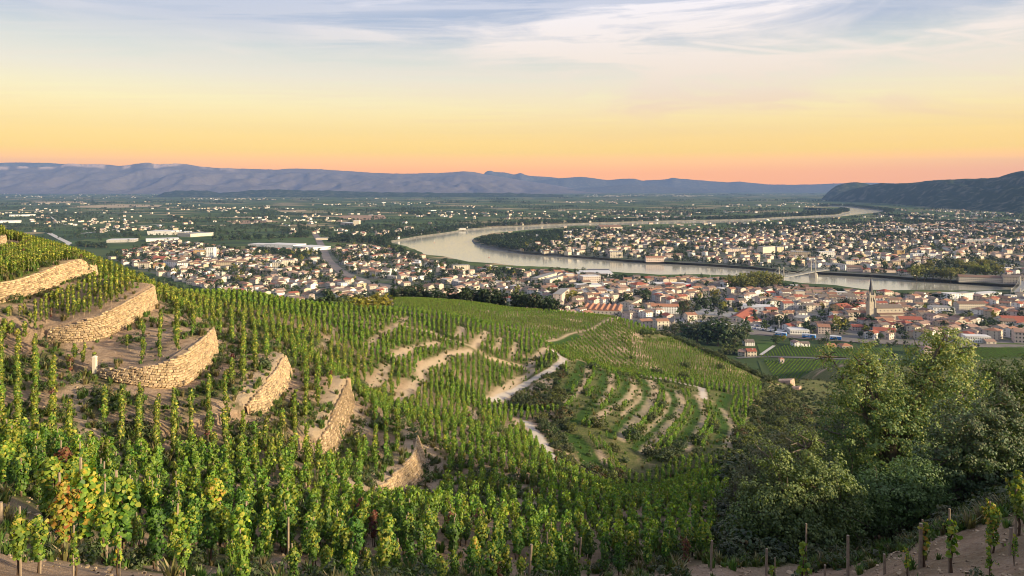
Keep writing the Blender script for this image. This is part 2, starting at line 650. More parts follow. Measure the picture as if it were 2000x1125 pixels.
# the dry-stone terrace walls: foot of the wall in the photograph, left to right and round the nose, with heights in metres
WALLS = [
    dict(foot=[(-60, 618), (0, 605), (35, 594), (70, 584), (105, 575), (157, 563), (183, 556), (193, 551), (192, 545), (182, 540), (166, 537)], h=(1.7, 1.7, 1.65, 1.65, 1.7, 1.65, 1.6, 1.5, 1.45, 1.3, 1.0), L=7),
    dict(foot=[(90, 671), (140, 679), (175, 682), (210, 676), (245, 663), (278, 645), (300, 630), (308, 618), (305, 610), (293, 602), (270, 592)], h=(0.9, 1.3, 1.75, 1.8, 1.8, 1.8, 1.8, 1.8, 1.7, 1.5, 1.1), L=7),
    dict(foot=[(192, 742), (227, 756), (280, 770), (315, 778), (350, 782), (385, 767), (411, 742), (424, 718), (426, 702), (421, 684), (410, 664), (393, 650)], h=(0.4, 0.8, 1.2, 1.5, 1.9, 2.1, 2.1, 2.1, 2.0, 1.9, 1.6, 1.1), L=7),
    dict(foot=[(488, 838), (518, 839), (545, 815), (560, 789), (571, 760), (573, 736), (567, 719), (552, 707)], h=(0.7, 1.4, 1.8, 1.8, 1.7, 1.6, 1.4, 0.9), L=6),
    dict(foot=[(628, 906), (652, 912), (672, 868), (683, 838), (692, 805), (693, 784), (687, 771), (675, 765), (658, 762)], h=(0.9, 1.6, 2.0, 2.0, 1.9, 1.8, 1.6, 1.4, 0.9), L=6),
    dict(foot=[(722, 990), (762, 992), (800, 966), (825, 942), (830, 908), (829, 886), (822, 868), (806, 858)], h=(0.9, 1.4, 1.8, 1.9, 1.9, 1.8, 1.5, 0.9), L=6),
    dict(foot=[(-70, 492), (-10, 491), (6, 489), (12, 482), (12, 470)], h=(1.6, 1.6, 1.5, 1.2, 0.6), L=8),
]
for w in WALLS:
    pts = [cast_base(*p) for p in w["foot"]]
    # resample to even steps, smoothed
    P = np.array([(x, y, h) for (x, y), h in zip(pts, w["h"])])
    d = np.concatenate([[0], np.cumsum(np.hypot(np.diff(P[:, 0]), np.diff(P[:, 1])))])
    n = max(int(d[-1] / 0.6), 8)
    s = np.linspace(0, d[-1], n)
    Q = np.stack([np.interp(s, d, P[:, k]) for k in range(3)], 1)
    for _ in range(3):
        Q[1:-1] = 0.25 * Q[:-2] + 0.5 * Q[1:-1] + 0.25 * Q[2:]
    w["line"] = Q
for i_, w in enumerate(WALLS):
    w["lean"] = 0.38 if i_ in (3, 4, 5) else 0.18


def height(X, Y, lifts=True):
    X, Y = np.asarray(X, float), np.asarray(Y, float)
    z = base_height(X, Y)
    z = z + (fbm(X / 2.6, Y / 2.6, 3, 5) - 0.5) * 0.35 * np.clip(Y / 20, 0.3, 1)
    if lifts:
        for w in WALLS:
            Q = w["line"]
            lo, hi = Q[:, :2].min(0) - 22, Q[:, :2].max(0) + 22
            m = (X > lo[0]) & (X < hi[0]) & (Y > lo[1]) & (Y < hi[1])
            if not m.any():
                continue
            d, t, sd, ov = seg_dist(X[m], Y[m], Q)
            dq = np.hypot(X[m][:, None] - Q[None, :, 0], Y[m][:, None] - Q[None, :, 1])
            wq = np.exp(-(dq - dq.min(1, keepdims=True)) / 0.9)
            hh = (wq * Q[None, :, 2]).sum(1) / wq.sum(1)
            s = d * sd
            edge = 0.10 + w["lean"] * hh
            prof = np.where(s > edge, np.exp(-((np.maximum(s - edge, 0) / w["L"]) ** 1.6)), 0.0)
            z[m] += hh * prof * np.exp(-(np.maximum(ov - np.maximum(s - 1.0, 0) * 1.3, 0) / 1.2) ** 2)
    return z


def cast(px, py):
    return cast_base(px, py, height)


# ---- what covers the hill: paths, grass strips, stony banks (photograph polylines laid onto the hill)
def on_hill(line):
    return [cast(*p) for p in line]


TRACKS = [  # pale driven tracks
    (1.15, [(1078, 683), (1089, 692), (1101, 699), (1098, 707), (1078, 722), (1057, 732), (1030, 747), (1000, 766), (962, 783)]),
    (1.15, [(1022, 822), (1033, 832), (1048, 848), (1063, 871), (1078, 896), (1088, 909)]),
    (1.0, [(1249, 733), (1278, 738), (1305, 742), (1338, 750), (1371, 758), (1374, 778)]),
]
BANKS = [  # bare stony banks and low terrace walls of earth and stone
    (0.82, [(716, 676), (742, 657), (772, 638), (787, 629), (802, 620)]), (0.65, [(693, 611), (725, 618), (757, 625), (787, 629)]),
    (0.90, [(790, 636), (820, 645), (845, 648), (863, 660), (893, 668), (923, 678), (953, 699), (985, 706), (1014, 713), (1038, 720)]),
    (0.98, [(769, 697), (802, 681), (830, 675), (854, 669)]), (1.22, [(778, 787), (790, 772), (802, 759), (826, 738), (820, 726), (839, 711), (878, 690), (920, 685)]),
    (1.06, [(715, 769), (728, 755), (742, 741), (750, 725), (754, 711)]), (0.98, [(905, 636), (900, 650), (893, 657)]), (1.06, [(950, 648), (938, 664), (923, 678)]),
    (0.82, [(978, 660), (974, 672), (972, 681)]), (0.82, [(1008, 669), (1004, 684), (999, 699)]), (1.22, [(1068, 681), (1052, 695), (1035, 714)]), (1.31, [(1045, 722), (1015, 740), (991, 756), (957, 779)]),
    (0.82, [(1066, 667), (1112, 652), (1157, 642), (1202, 622)]), (0.58, [(1040, 611), (1060, 610), (1085, 607)]),
    (2.12, [(995, 785), (1020, 775), (1045, 760), (1066, 745)]), (0.98, [(975, 930), (1000, 945), (1020, 965), (1035, 985)]), (0.90, [(925, 800), (930, 820), (937, 838)]), (0.82, [(1012, 818), (990, 840), (975, 858)]),
    (1.06, [(835, 872), (845, 905), (842, 940), (820, 980)]), (0.98, [(700, 800), (712, 830), (700, 850)]), (0.73, [(150, 735), (160, 800), (180, 850), (215, 885)]), (0.58, [(860, 940), (905, 930)]),
    (0.65, [(630, 700), (625, 690), (640, 660)]), (0.58, [(650, 640), (655, 655)]), (0.82, [(1090, 915), (1110, 940)]),
]
STRIPS = [  # mown grass roads between the low terraces on the far flank, each with a stony edge below it
    (1.5, [(1136, 706), (1132, 725), (1122, 742), (1108, 760)]), (1.5, [(1172, 722), (1180, 740), (1176, 762), (1162, 788), (1140, 810), (1115, 828)]),
    (1.4, [(1215, 733), (1226, 748), (1218, 770), (1195, 790)]), (1.7, [(1257, 742), (1268, 760), (1262, 785), (1245, 806), (1222, 830), (1198, 852)]),
    (1.7, [(1312, 762), (1322, 785), (1310, 812), (1285, 838), (1262, 862), (1250, 880)]), (1.5, [(1356, 782), (1366, 806), (1352, 838), (1330, 872)]), (1.7, [(1420, 770), (1405, 805), (1420, 835), (1408, 868)]),
    (1.9, [(1118, 852), (1135, 872), (1152, 895), (1160, 915)]), (2.0, [(1075, 672), (1100, 664), (1130, 655)]),
]
STRIP_EDGES = [
    (0.8, [(1150, 716), (1146, 738), (1128, 768), (1104, 786)]), (0.9, [(1195, 730), (1192, 758), (1170, 790)]), (1.0, [(1234, 740), (1238, 758), (1222, 782), (1180, 806), (1160, 824)]),
    (1.2, [(1268, 742), (1279, 762), (1268, 792), (1240, 822), (1212, 857)]), (1.1, [(1322, 764), (1333, 787), (1318, 818), (1280, 860), (1256, 884)]), (0.9, [(1362, 772), (1376, 808), (1362, 844), (1340, 880)]), (1.0, [(1412, 800), (1432, 836), (1418, 872)]), (0.8, [(1170, 880), (1180, 905)]),
    (0.7, [(1300, 765), (1308, 780), (1295, 812), (1255, 850)]), (0.7, [(1250, 760), (1250, 780), (1215, 812)]),
]
for grp in (TRACKS, BANKS, STRIPS, STRIP_EDGES):
    for i, (w_, ln) in enumerate(grp):
        grp[i] = (w_, on_hill(ln))


def cover(X, Y, lst, soft=0.25):
    m = np.zeros(X.shape)
    for w_, ln in lst:
        a = np.array(ln)
        lo, hi = a.min(0) - w_ - 2, a.max(0) + w_ + 2
        k = (X > lo[0]) & (X < hi[0]) & (Y > lo[1]) & (Y < hi[1])
        if not k.any():
            continue
        d = seg_dist(X[k], Y[k], ln)[0]
        d = d + (fbm(X[k] / 1.3, Y[k] / 1.3, 2, 9) - 0.5) * 0.6
        m[k] = np.maximum(m[k], np.clip((w_ - d) / soft, 0, 1))
    return m


# patches of the hill by what grows there (outlines in the photograph)
SCRUB = [[(1440, 690), (1500, 742), (1555, 735), (1600, 900), (1500, 990), (1400, 935), (1440, 860), (1470, 790), (1490, 755)],
         [(1060, 712), (1100, 720), (1120, 760), (1095, 800), (1050, 800), (1000, 800), (985, 788), (1040, 765), (1060, 740)],
         [(1030, 820), (1100, 800), (1120, 830), (1150, 900), (1240, 950), (1180, 950), (1090, 905), (1055, 850)],
         [(1545, 742), (1620, 700), (2100, 690), (2100, 990), (1640, 1080), (1420, 1100), (1400, 1010), (1500, 900)],
         [(1235, 655), (1300, 645), (1420, 690), (1505, 742), (1480, 745), (1400, 700), (1310, 662), (1250, 664)]]
BARE = [[(185, 700), (245, 690), (300, 740), (240, 742), (190, 735)]]

# hill mesh: columns fan out from the viewpoint, rows grow coarser with distance
gu = np.concatenate([np.linspace(-1100, -40, 90, endpoint=False), np.linspace(-40, 2040, 470), np.linspace(2040, 3100, 91)[1:]])
gy = np.concatenate([[-14, -8, -4, 0, 2.0], np.exp(np.linspace(math.log(3.2), math.log(40), 230)), np.exp(np.linspace(math.log(40), math.log(110), 190))[1:], np.exp(np.linspace(math.log(110), math.log(440), 190))[1:], np.exp(np.linspace(math.log(440), math.log(1000), 40))[1:]])
U, GY = np.meshgrid((gu - CX) / F, gy)
GX = U * np.maximum(GY, 5.0)
GZ = height(GX, GY)
hpx, hpy = to_px(GX, np.maximum(GY, 0.5), GZ)
m_track = cover(GX, GY, TRACKS, 0.4)
m_bank = np.maximum(cover(GX, GY, BANKS, 0.9), cover(GX, GY, STRIP_EDGES, 0.7) * 0.75)
m_bank = m_bank * np.clip(0.55 + fbm(GX / 2.1, GY / 2.1, 3, 15) * 0.9, 0, 1)
for w in WALLS[3:6]:
    d_, t_, s_, o_ = seg_dist(GX[:, :], GY, w['line'])
    m_bank = np.maximum(m_bank, np.clip((2.4 - d_ * s_) / 1.2, 0, 1) * (d_ * s_ > 0) * (o_ < 0.5) * 0.85)
m_grass = cover(GX, GY, STRIPS, 0.6)
nz1 = fbm(GX / 9, GY / 9, 4, 31)
nz2 = fbm(GX / 1.7, GY / 1.7, 3, 77)
# weeds grow in patches; dry banks stay bare
weed = np.clip((nz1 * 0.65 + nz2 * 0.5 - 0.50) * 6, 0, 1)
right_bank = in_poly(hpx, hpy, [(1380, 1200), (1380, 1110), (1630, 1105), (1800, 1060), (2100, 980), (2100, 1300), (1380, 1300)])
weed = np.where(right_bank, weed * 0.25, weed)
for poly in SCRUB:
    jx, jy = (nz1 - 0.5) * 160, (nz2 - 0.5) * 60
    weed = np.maximum(weed, in_poly(hpx + jx, hpy + jy * 0.6, poly) * np.clip(0.3 + nz2 * 1.2, 0, 1))
weed = np.maximum(weed, in_poly(hpx + (nz1 - .5) * 60, hpy, [(1080, 700), (1250, 735), (1450, 772), (1460, 900), (1300, 930), (1245, 950), (1100, 880), (1060, 800)]) * np.clip(nz2 * 1.3 + 0.25, 0, 1))
for poly in BARE:
    weed *= 1 - in_poly(hpx, hpy, poly)
ter = [in_poly(hpx, hpy, p) for p in ([(80, 640), (300, 560), (310, 600), (250, 640)], [(190, 735), (420, 640), (430, 700), (350, 745), (240, 745)], [(0, 560), (190, 515), (190, 540), (0, 590)])]
for t_ in ter:
    weed = np.where(t_, weed * 0.35, weed)
far_green = np.clip((GY - 80) / 60, 0, 1) * 0.6
weed = np.clip(weed + far_green * (nz1 > 0.3), 0, 1)
weed = weed * (1 - m_bank) * (1 - m_track)
weed = np.maximum(weed, m_grass)
stony = np.maximum(m_bank, 0)
COVER = np.stack([weed, stony, m_track, m_grass], -1).reshape(-1, 4)

m = NT("vineyard_earth")
p = m.pos()
at = m.attr("tint")
sp = m.n("ShaderNodeSeparateColor")
m.l(at.outputs["Color"], sp.inputs[0])
n_big = m.noise(p, 0.35, 5)
n_mid = m.noise(p, 2.2, 6, 0.65)
n_fine = m.noise(p, 9.0, 5, 0.7)
soil = m.mix(m.remap(n_mid, 0.3, 0.7), (0.29, 0.18, 0.11, 1), (0.60, 0.42, 0.28, 1))
soil = m.mix(m.remap(n_big, 0.35, 0.7), soil, m.mix(n_fine, (0.40, 0.26, 0.165, 1), (0.66, 0.50, 0.36, 1)))
soil = m.mix(m.remap(n_fine, 0.56, 0.75, 0, 0.8), soil, (0.60, 0.50, 0.41, 1))
soil = m.mix(m.remap(n_fine, 0.44, 0.30, 0, 0.75), soil, (0.17, 0.105, 0.07, 1))
grs = m.mix(m.remap(n_mid, 0.3, 0.7), (0.035, 0.070, 0.014, 1), (0.12, 0.15, 0.04, 1))
grs = m.mix(m.remap(n_big, 0.5, 0.75, 0, 0.6), grs, (0.20, 0.17, 0.07, 1))
lawn = m.mix(n_mid, (0.032, 0.078, 0.014, 1), (0.065, 0.115, 0.024, 1))
stone = m.mix(n_fine, (0.40, 0.29, 0.19, 1), (0.66, 0.53, 0.38, 1))
track = m.mix(n_mid, (0.50, 0.43, 0.37, 1), (0.66, 0.60, 0.54, 1))
wf = m.math("MULTIPLY", sp.outputs[0], m.remap(n_fine, 0.3, 0.55, 0.35, 1.0))
c = m.mix(wf, soil, grs)
c = m.mix(at.outputs["Alpha"], c, lawn)
c = m.mix(sp.outputs[1], c, stone)
c = m.mix(sp.outputs[2], c, track)
m.l(c, m.b.inputs["Base Color"])
m.b.inputs["Roughness"].default_value = 0.95
m.b.inputs["Specular IOR Level"].default_value = 0.1
m.bump(m.math("ADD", n_mid, m.math("MULTIPLY", n_fine, 0.6)), 1.0, 0.5)
M_EARTH = m.mat

R_, C_ = GZ.shape
idx = np.arange(R_ * C_).reshape(R_, C_)
quads = np.stack([idx[:-1, :-1], idx[:-1, 1:], idx[1:, 1:], idx[1:, :-1]], -1).reshape(-1, 4)
keep = (GZ[:-1, :-1] > -8).reshape(-1)
hill = link("hillside", new_mesh("hillside", np.stack([GX, GY, GZ], -1), quads[keep], [M_EARTH], None, COVER, True))
tag(hill, "terraced vineyard hillside of pinkish stony earth falling towards the town", kind="structure")

# ------------------------------------------------------------------ the river plain
PZ = 4.0
RIVER_PX = [  # outline of the water, from the right frame edge along the near bank and back along the far bank
    (2400, 573), (2000, 572), (1986, 571), (1912, 573), (1825, 572), (1765, 572), (1695, 571), (1632, 562), (1566, 558), (1524, 551), (1440, 543), (1370, 540), (1286, 541), (1195, 535), (1125, 530), (1069, 525),
    (1020, 524), (967, 518), (915, 515), (866, 504), (827, 500), (810, 490), (785, 482), (762, 476), (764, 473), (775, 471), (810, 464.5), (862, 457.5), (915, 449), (985, 444), (1055, 441), (1125, 438), (1212, 435), (1300, 432.5),
    (1450, 429.5), (1545, 424.5), (1632, 420.5), (1657, 415), (1660, 408), (1650, 405.5), (1618, 404), (1618, 402), (1650, 403.2), (1680, 406.5), (1727, 412), (1722, 415), (1685, 419.5), (1632, 425.5), (1545, 429), (1440, 436), (1300, 439), (1230, 441), (1177, 442),
    (1125, 443), (1090, 447), (1020, 452), (967, 457), (942, 462), (927, 467), (924, 472), (928, 476), (950, 483), (1020, 495), (1125, 503), (1230, 510.5), (1300, 513), (1370, 518), (1475, 525), (1545, 532), (1622, 536), (1720, 541), (1807, 548),
    (1877, 552), (1965, 559), (2000, 561), (2400, 575 - 14 + 1)]
RIVER = []
for i, (px, py) in enumerate(RIVER_PX):
    a, b = RIVER_PX[i], RIVER_PX[(i + 1) % len(RIVER_PX)]
    for k in range(3):
        t = k / 3
        qx, qy = a[0] + (b[0] - a[0]) * t, a[1] + (b[1] - a[1]) * t
        x, y = plain_pt(qx, qy, 0.0)
        if k:
            x += (random.random() - 0.5) * 0.004 * y
            y += (random.random() - 0.5) * 0.006 * y
        RIVER.append((x, y))
OUT = [(-16000, 60), (16000, 60), (16000, 21500), (-16000, 21500)]
cv = [Vector(p) for p in OUT] + [Vector(p) for p in RIVER]
n0, n1 = len(OUT), len(RIVER)
ce = [(i, (i + 1) % n0) for i in range(n0)] + [(n0 + i, n0 + (i + 1) % n1) for i in range(n1)]
v2, e2, f2, _, _, _ = delaunay_2d_cdt(cv, ce, [], 0, 1e-4)
v2 = np.array([(v.x, v.y) for v in v2])
f2 = np.array([f for f in f2 if len(f) == 3])
cen = v2[f2].mean(1)
f2 = f2[~in_poly(cen[:, 0], cen[:, 1], RIVER)]

m = NT("plain_ground")
p = m.pos()
mp = m.n("ShaderNodeMapping")
mp.inputs["Rotation"].default_value = (0, 0, 0.5)
mp.inputs["Scale"].default_value = (1 / 210, 1 / 120, 0)
m.l(p, mp.inputs[0])
vo = m.n("ShaderNodeTexVoronoi", distance="CHEBYCHEV")
vo.inputs["Scale"].default_value = 1.0
vo.inputs["Randomness"].default_value = 0.85
m.l(mp.outputs[0], vo.inputs["Vector"])
sv = m.n("ShaderNodeSeparateColor")
m.l(vo.outputs["Color"], sv.inputs[0])
ramp = m.n("ShaderNodeValToRGB")
ramp.color_ramp.interpolation = "CONSTANT"
FIELDS = [(0, (0.045, 0.072, 0.028)), (0.16, (0.070, 0.105, 0.034)), (0.34, (0.058, 0.085, 0.034)), (0.50, (0.095, 0.130, 0.044)), (0.64, (0.045, 0.068, 0.034)), (0.74, (0.15, 0.15, 0.065)), (0.84, (0.30, 0.235, 0.14)), (0.92, (0.065, 0.09, 0.036))]
while len(ramp.color_ramp.elements) < len(FIELDS):
    ramp.color_ramp.elements.new(0.5)
for e, (q, c) in zip(ramp.color_ramp.elements, FIELDS):
    e.position = q
    e.color = (*c, 1)
m.l(sv.outputs[0], ramp.inputs[0])
nl = m.noise(p, 0.012, 6, 0.65)
ns = m.noise(p, 0.09, 5, 0.7)
# crop rows run the long way of each field
c = m.mix(m.remap(nl, 0.52, 0.66, 0, 0.6), ramp.outputs[0], (0.035, 0.055, 0.026, 1))
c = m.mix(m.remap(ns, 0.55, 0.8, 0, 0.4), c, (0.03, 0.045, 0.022, 1))
m.l(c, m.b.inputs["Base Color"])
m.b.inputs["Roughness"].default_value = 1.0
m.b.inputs["Specular IOR Level"].default_value = 0.05
M_PLAIN = m.mat
land = link("plain", new_mesh("plain", np.concatenate([v2, np.full((len(v2), 1), PZ)], 1), f2, [M_PLAIN]))
tag(land, "wide river plain of fields, orchards and hedges reaching the far mountains", kind="structure")

m = NT("river_water")
p = m.pos()
m.b.inputs["Base Color"].default_value = (0.36, 0.335, 0.26, 1)
m.b.inputs["Roughness"].default_value = 0.13
m.b.inputs["IOR"].default_value = 1.7
m.b.inputs["Specular IOR Level"].default_value = 0.6
wv = m.math("ADD", m.noise(p, 0.05, 4), m.math("MULTIPLY", m.noise(p, 0.5, 3), 0.15))
m.bump(wv, 0.06, 0.5)
M_WATER = m.mat
wq = [(-1500, 900, 0), (4200, 900, 0), (4200, 6200, 0), (-1500, 6200, 0)]
tag(link("river", new_mesh("river", wq, [(0, 1, 2, 3)], [M_WATER])), "broad pale river winding across the plain past both towns", kind="structure")

# banks: stone quays along the towns, reedy slopes elsewhere
mb = MB()
nR = len(RIVER)
area = sum(RIVER[i][0] * RIVER[(i + 1) % nR][1] - RIVER[(i + 1) % nR][0] * RIVER[i][1] for i in range(nR))
sgn = 1 if area > 0 else -1
for i in range(nR):
    (x0, y0), (x1, y1) = RIVER[i], RIVER[(i + 1) % nR]
    def inward(k):
        (ax, ay), (bx, by) = RIVER[(k - 1) % nR], RIVER[(k + 1) % nR]
        L = math.hypot(bx - ax, by - ay) + 1e-6
        return -(by - ay) / L * sgn * 3.0, (bx - ax) / L * sgn * 3.0
    i0, i1 = inward(i), inward((i + 1) % nR)
    mb.add([(x0, y0, PZ), (x1, y1, PZ), (x1 + i1[0], y1 + i1[1], -0.6), (x0 + i0[0], y0 + i0[1], -0.6)], [(0, 1, 2, 3)])
M_BANK = mat_simple("river_bank", (0.15, 0.14, 0.12), 0.95, 0.5, 0.06)
tag(mb.build("river_bank", M_BANK), "sloping stone and grass banks along the river", kind="structure")


def sheet(name, poly, z, mat, label, px=True):
    """A flat sheet on the plain from a photograph outline."""
    pts = [plain_pt(a, b, PZ) for a, b in poly] if px else poly
    o = link(name, new_mesh(name, [(x, y, z) for x, y in pts], [tuple(range(len(pts)))], [mat]))
    return tag(o, label, kind="structure")


def ribbon(pts, w, z):
    """Left and right edge of a strip along world points."""
    P = np.array(pts, float)
    d = np.gradient(P, axis=0)
    d /= np.linalg.norm(d, axis=1)[:, None] + 1e-9
    nrm = np.stack([-d[:, 1], d[:, 0]], 1)
    ww = np.asarray(w, float).reshape(-1, 1) * 0.5
    L, R = P + nrm * ww, P - nrm * ww
    n = len(P)
    v = np.concatenate([np.c_[L, np.full(n, z)], np.c_[R, np.full(n, z)]])
    f = np.array([(n + i, n + i + 1, i + 1, i) for i in range(n - 1)])
    return v, f


def road(name, line, w, z, mat, label):
    pts = [plain_pt(a, b, PZ) for a, b in line]
    v, f = ribbon(pts, w, z)
    return tag(link(name, new_mesh(name, v, f, [mat])), label, kind="structure")


def mat_ground(name, a, b, s1, s2, c=None):
    m = NT(name)
    p = m.pos()
    n1, n2 = m.noise(p, s1, 5, 0.65), m.noise(p, s2, 4, 0.7)
    q = m.mix(m.remap(n1, 0.35, 0.65), a, b)
    if c:
        q = m.mix(m.remap(n2, 0.5, 0.68, 0, 0.9), q, c)
    m.l(q, m.b.inputs["Base Color"])
    m.b.inputs["Roughness"].default_value = 0.95
    m.b.inputs["Specular IOR Level"].default_value = 0.1
    return m.mat


M_TOWN = mat_ground("town_ground", (0.16, 0.15, 0.14, 1), (0.22, 0.20, 0.18, 1), 0.03, 0.06, (0.045, 0.065, 0.025, 1))
M_SUBURB = mat_ground("suburb_ground", (0.15, 0.14, 0.125, 1), (0.06, 0.085, 0.035, 1), 0.03, 0.05, (0.035, 0.055, 0.022, 1))
M_ROAD = mat_ground("asphalt", (0.10, 0.098, 0.10, 1), (0.15, 0.145, 0.14, 1), 0.05, 0.5)
M_BALLAST = mat_ground("ballast", (0.15, 0.13, 0.12, 1), (0.23, 0.20, 0.18, 1), 0.05, 0.4)
M_CONC = mat_ground("pale_concrete", (0.42, 0.40, 0.37, 1), (0.5, 0.47, 0.44, 1), 0.05, 0.5)
M_TAN = mat_ground("dry_field", (0.33, 0.25, 0.15, 1), (0.42, 0.32, 0.20, 1), 0.01, 0.1)
M_PLOUGH = mat_ground("ploughed_field", (0.34, 0.22, 0.14, 1), (0.27, 0.18, 0.12, 1), 0.01, 0.1)
M_GREEN = mat_ground("green_field", (0.060, 0.085, 0.028, 1), (0.080, 0.105, 0.038, 1), 0.01, 0.1)
M_LAWN = mat_ground("lawn", (0.05, 0.095, 0.022, 1), (0.075, 0.12, 0.03, 1), 0.02, 0.2)

TAIN_W = [(205, 500), (330, 470), (480, 490), (625, 488), (690, 480), (770, 488), (826, 503), (866, 508), (915, 518), (1020, 527), (1090, 530), (1130, 700), (700, 720), (600, 640), (420, 570), (250, 520)]
TAIN = [(1060, 527), (1125, 532), (1195, 537), (1286, 543), (1370, 542), (1440, 545), (1524, 553), (1632, 564), (1695, 573), (1765, 574), (1912, 575), (2150, 575), (2150, 672), (1700, 668), (1480, 655), (1240, 640), (1060, 640)]
TOURNON = [(945, 479), (960, 462), (1090, 450), (1250, 452), (1500, 446), (1750, 436), (2150, 440), (2150, 560), (1965, 556), (1807, 545), (1720, 538), (1622, 533), (1545, 529), (1475, 522), (1370, 515), (1230, 508), (1125, 500), (1020, 492)]
sheet("town_ground", TAIN_W, PZ + 0.10, M_SUBURB, "streets and gardens of the suburb on the near bank")
sheet("town_ground", TAIN, PZ + 0.14, M_TOWN, "streets and squares of the old town on the near bank")
sheet("town_ground", TOURNON, PZ + 0.12, M_SUBURB, "streets and gardens of the town on the far bank")
for name, poly, mat, lab in [
    ("field", [(660, 424), (668, 421), (750, 420), (755, 427), (690, 432)], M_PLOUGH, "reddish brown ploughed field in the middle of the plain"),
    ("field", [(160, 402), (230, 399), (318, 400), (310, 404), (200, 406), (130, 405)], M_TAN, "long straw coloured field far out on the plain"),
    ("field", [(60, 394), (160, 393), (170, 396), (80, 397)], M_TAN, "narrow straw field at the foot of the mountains"),
    ("field", [(440, 432), (520, 429), (545, 433), (470, 438)], M_PLOUGH, "bare earth quarry beside the warehouses"),
    ("field", [(540, 411), (595, 410), (602, 413), (550, 414)], M_TAN, "small straw field left of the river bend"),
    ("field", [(150, 487), (235, 488), (222, 500), (165, 499)], M_GREEN, "green vineyard beside the western edge of the suburb"),
    ("field", [(160, 503), (235, 512), (250, 528), (175, 520)], M_GREEN, "dark green vineyard below the terraces"),
    ("field", [(240, 545), (330, 550), (380, 570), (260, 575)], M_GREEN, "green meadow just beyond the terrace vines"),
    ("field", [(530, 470), (600, 468), (618, 474), (610, 480)], M_GREEN, "green playing field beside the long white sheds"),
    ("field", [(640, 460), (700, 458), (720, 466), (650, 470)], M_GREEN, "green field right of the straight railway"),
    ("field", [(0, 430), (150, 418), (330, 420), (250, 438), (100, 446), (0, 440)], M_GREEN, "broad green field on the left of the plain"),
    ("field", [(1480, 700), (1530, 676), (1740, 683), (1720, 693), (1640, 699), (1520, 698)], M_GREEN, "level vineyard between the country lane and the railway"),
    ("field", [(1480, 705), (1560, 702), (1760, 706), (1800, 760), (1500, 760)], M_GREEN, "level vineyard below the country lane"),
    ("field", [(1770, 684), (2150, 676), (2150, 760), (1800, 720)], M_GREEN, "level vineyard behind the oaks"),
    ("field", [(1478, 672), (1512, 668), (1508, 684), (1485, 692)], M_LAWN, "bright garden lawn beside the red roofed house"),
]:
    sheet(name, poly, PZ + 0.3 + 0.02 * random.random(), mat, lab)
road("railway", [(612, 455), (617, 459), (630, 484), (640, 508), (657, 524), (675, 536), (720, 552), (790, 566)], 17, PZ + 0.5, M_BALLAST, "straight grey railway cutting through the suburb")
road("railway", [(1190, 622), (1240, 628), (1330, 637), (1450, 648), (1560, 659), (1700, 668), (1850, 674), (2100, 680)], 16, PZ + 0.5, M_BALLAST, "railway tracks along the foot of the hill")
road("station_yard", [(1320, 627), (1380, 632), (1460, 640), (1530, 648)], 16, PZ + 0.46, M_CONC, "pale station yard with parked cars")
road("lane", [(1440, 700), (1490, 697), (1560, 699), (1640, 702), (1760, 703)], 5, PZ + 0.5, M_ROAD, "grey country lane through the level vineyards")
road("lane", [(1486, 694), (1496, 687), (1512, 676)], 3, PZ + 0.55, M_CONC, "pale garden drive climbing to the lane")
road("road", [(95, 455), (120, 468), (135, 475), (120, 485)], 14, PZ + 0.5, M_CONC, "pale road junction at the edge of the plain")
road("road", [(160, 456), (210, 451), (260, 442), (320, 438)], 16, PZ + 0.5, M_CONC, "pale curving main road across the fields")
road("road", [(95, 420), (110, 432), (130, 440)], 8, PZ + 0.5, M_CONC, "short pale road through the hamlet")
road("quay_road", [(1620, 532), (1720, 537), (1807, 543), (1877, 548), (1965, 555), (2100, 558)], 9, PZ + 0.5, M_ROAD, "road along the quay of the far town")
road("quay_road", [(1060, 534), (1125, 537), (1195, 541), (1286, 548), (1370, 547), (1440, 550), (1524, 558), (1632, 569), (1695, 578), (1765, 580), (1912, 580), (1980, 580)], 10, PZ + 0.5, M_ROAD, "road along the quay of the near town")
road("street", [(1538, 515), (1534, 505), (1545, 492)], 10, PZ + 0.5, M_ROAD, "street climbing away from the footbridge")

# ------------------------------------------------------------------ mountains and far hills


def mat_mountain(name, wood, rock, cliff_lo):
    m = NT(name)
    p = m.pos()
    at = m.attr("tint")
    sp = m.n("ShaderNodeSeparateColor")
    m.l(at.outputs["Color"], sp.inputs[0])
    n1 = m.noise(p, 0.0016, 6, 0.65)
    n2 = m.noise(p, 0.012, 5, 0.7)
    c = m.mix(n1, wood, tuple(v * 1.7 for v in wood[:3]) + (1,))
    c = m.mix(m.remap(n2, 0.50, 0.70, 0, 0.7), c, (0.20, 0.18, 0.13, 1))
    f = m.math("MULTIPLY", sp.outputs[0], m.remap(n2, 0.30, 0.48))
    c = m.mix(f, c, rock)
    m.l(c, m.b.inputs["Base Color"])
    m.b.inputs["Roughness"].default_value = 1.0
    m.b.inputs["Specular IOR Level"].default_value = 0.0
    return m.mat


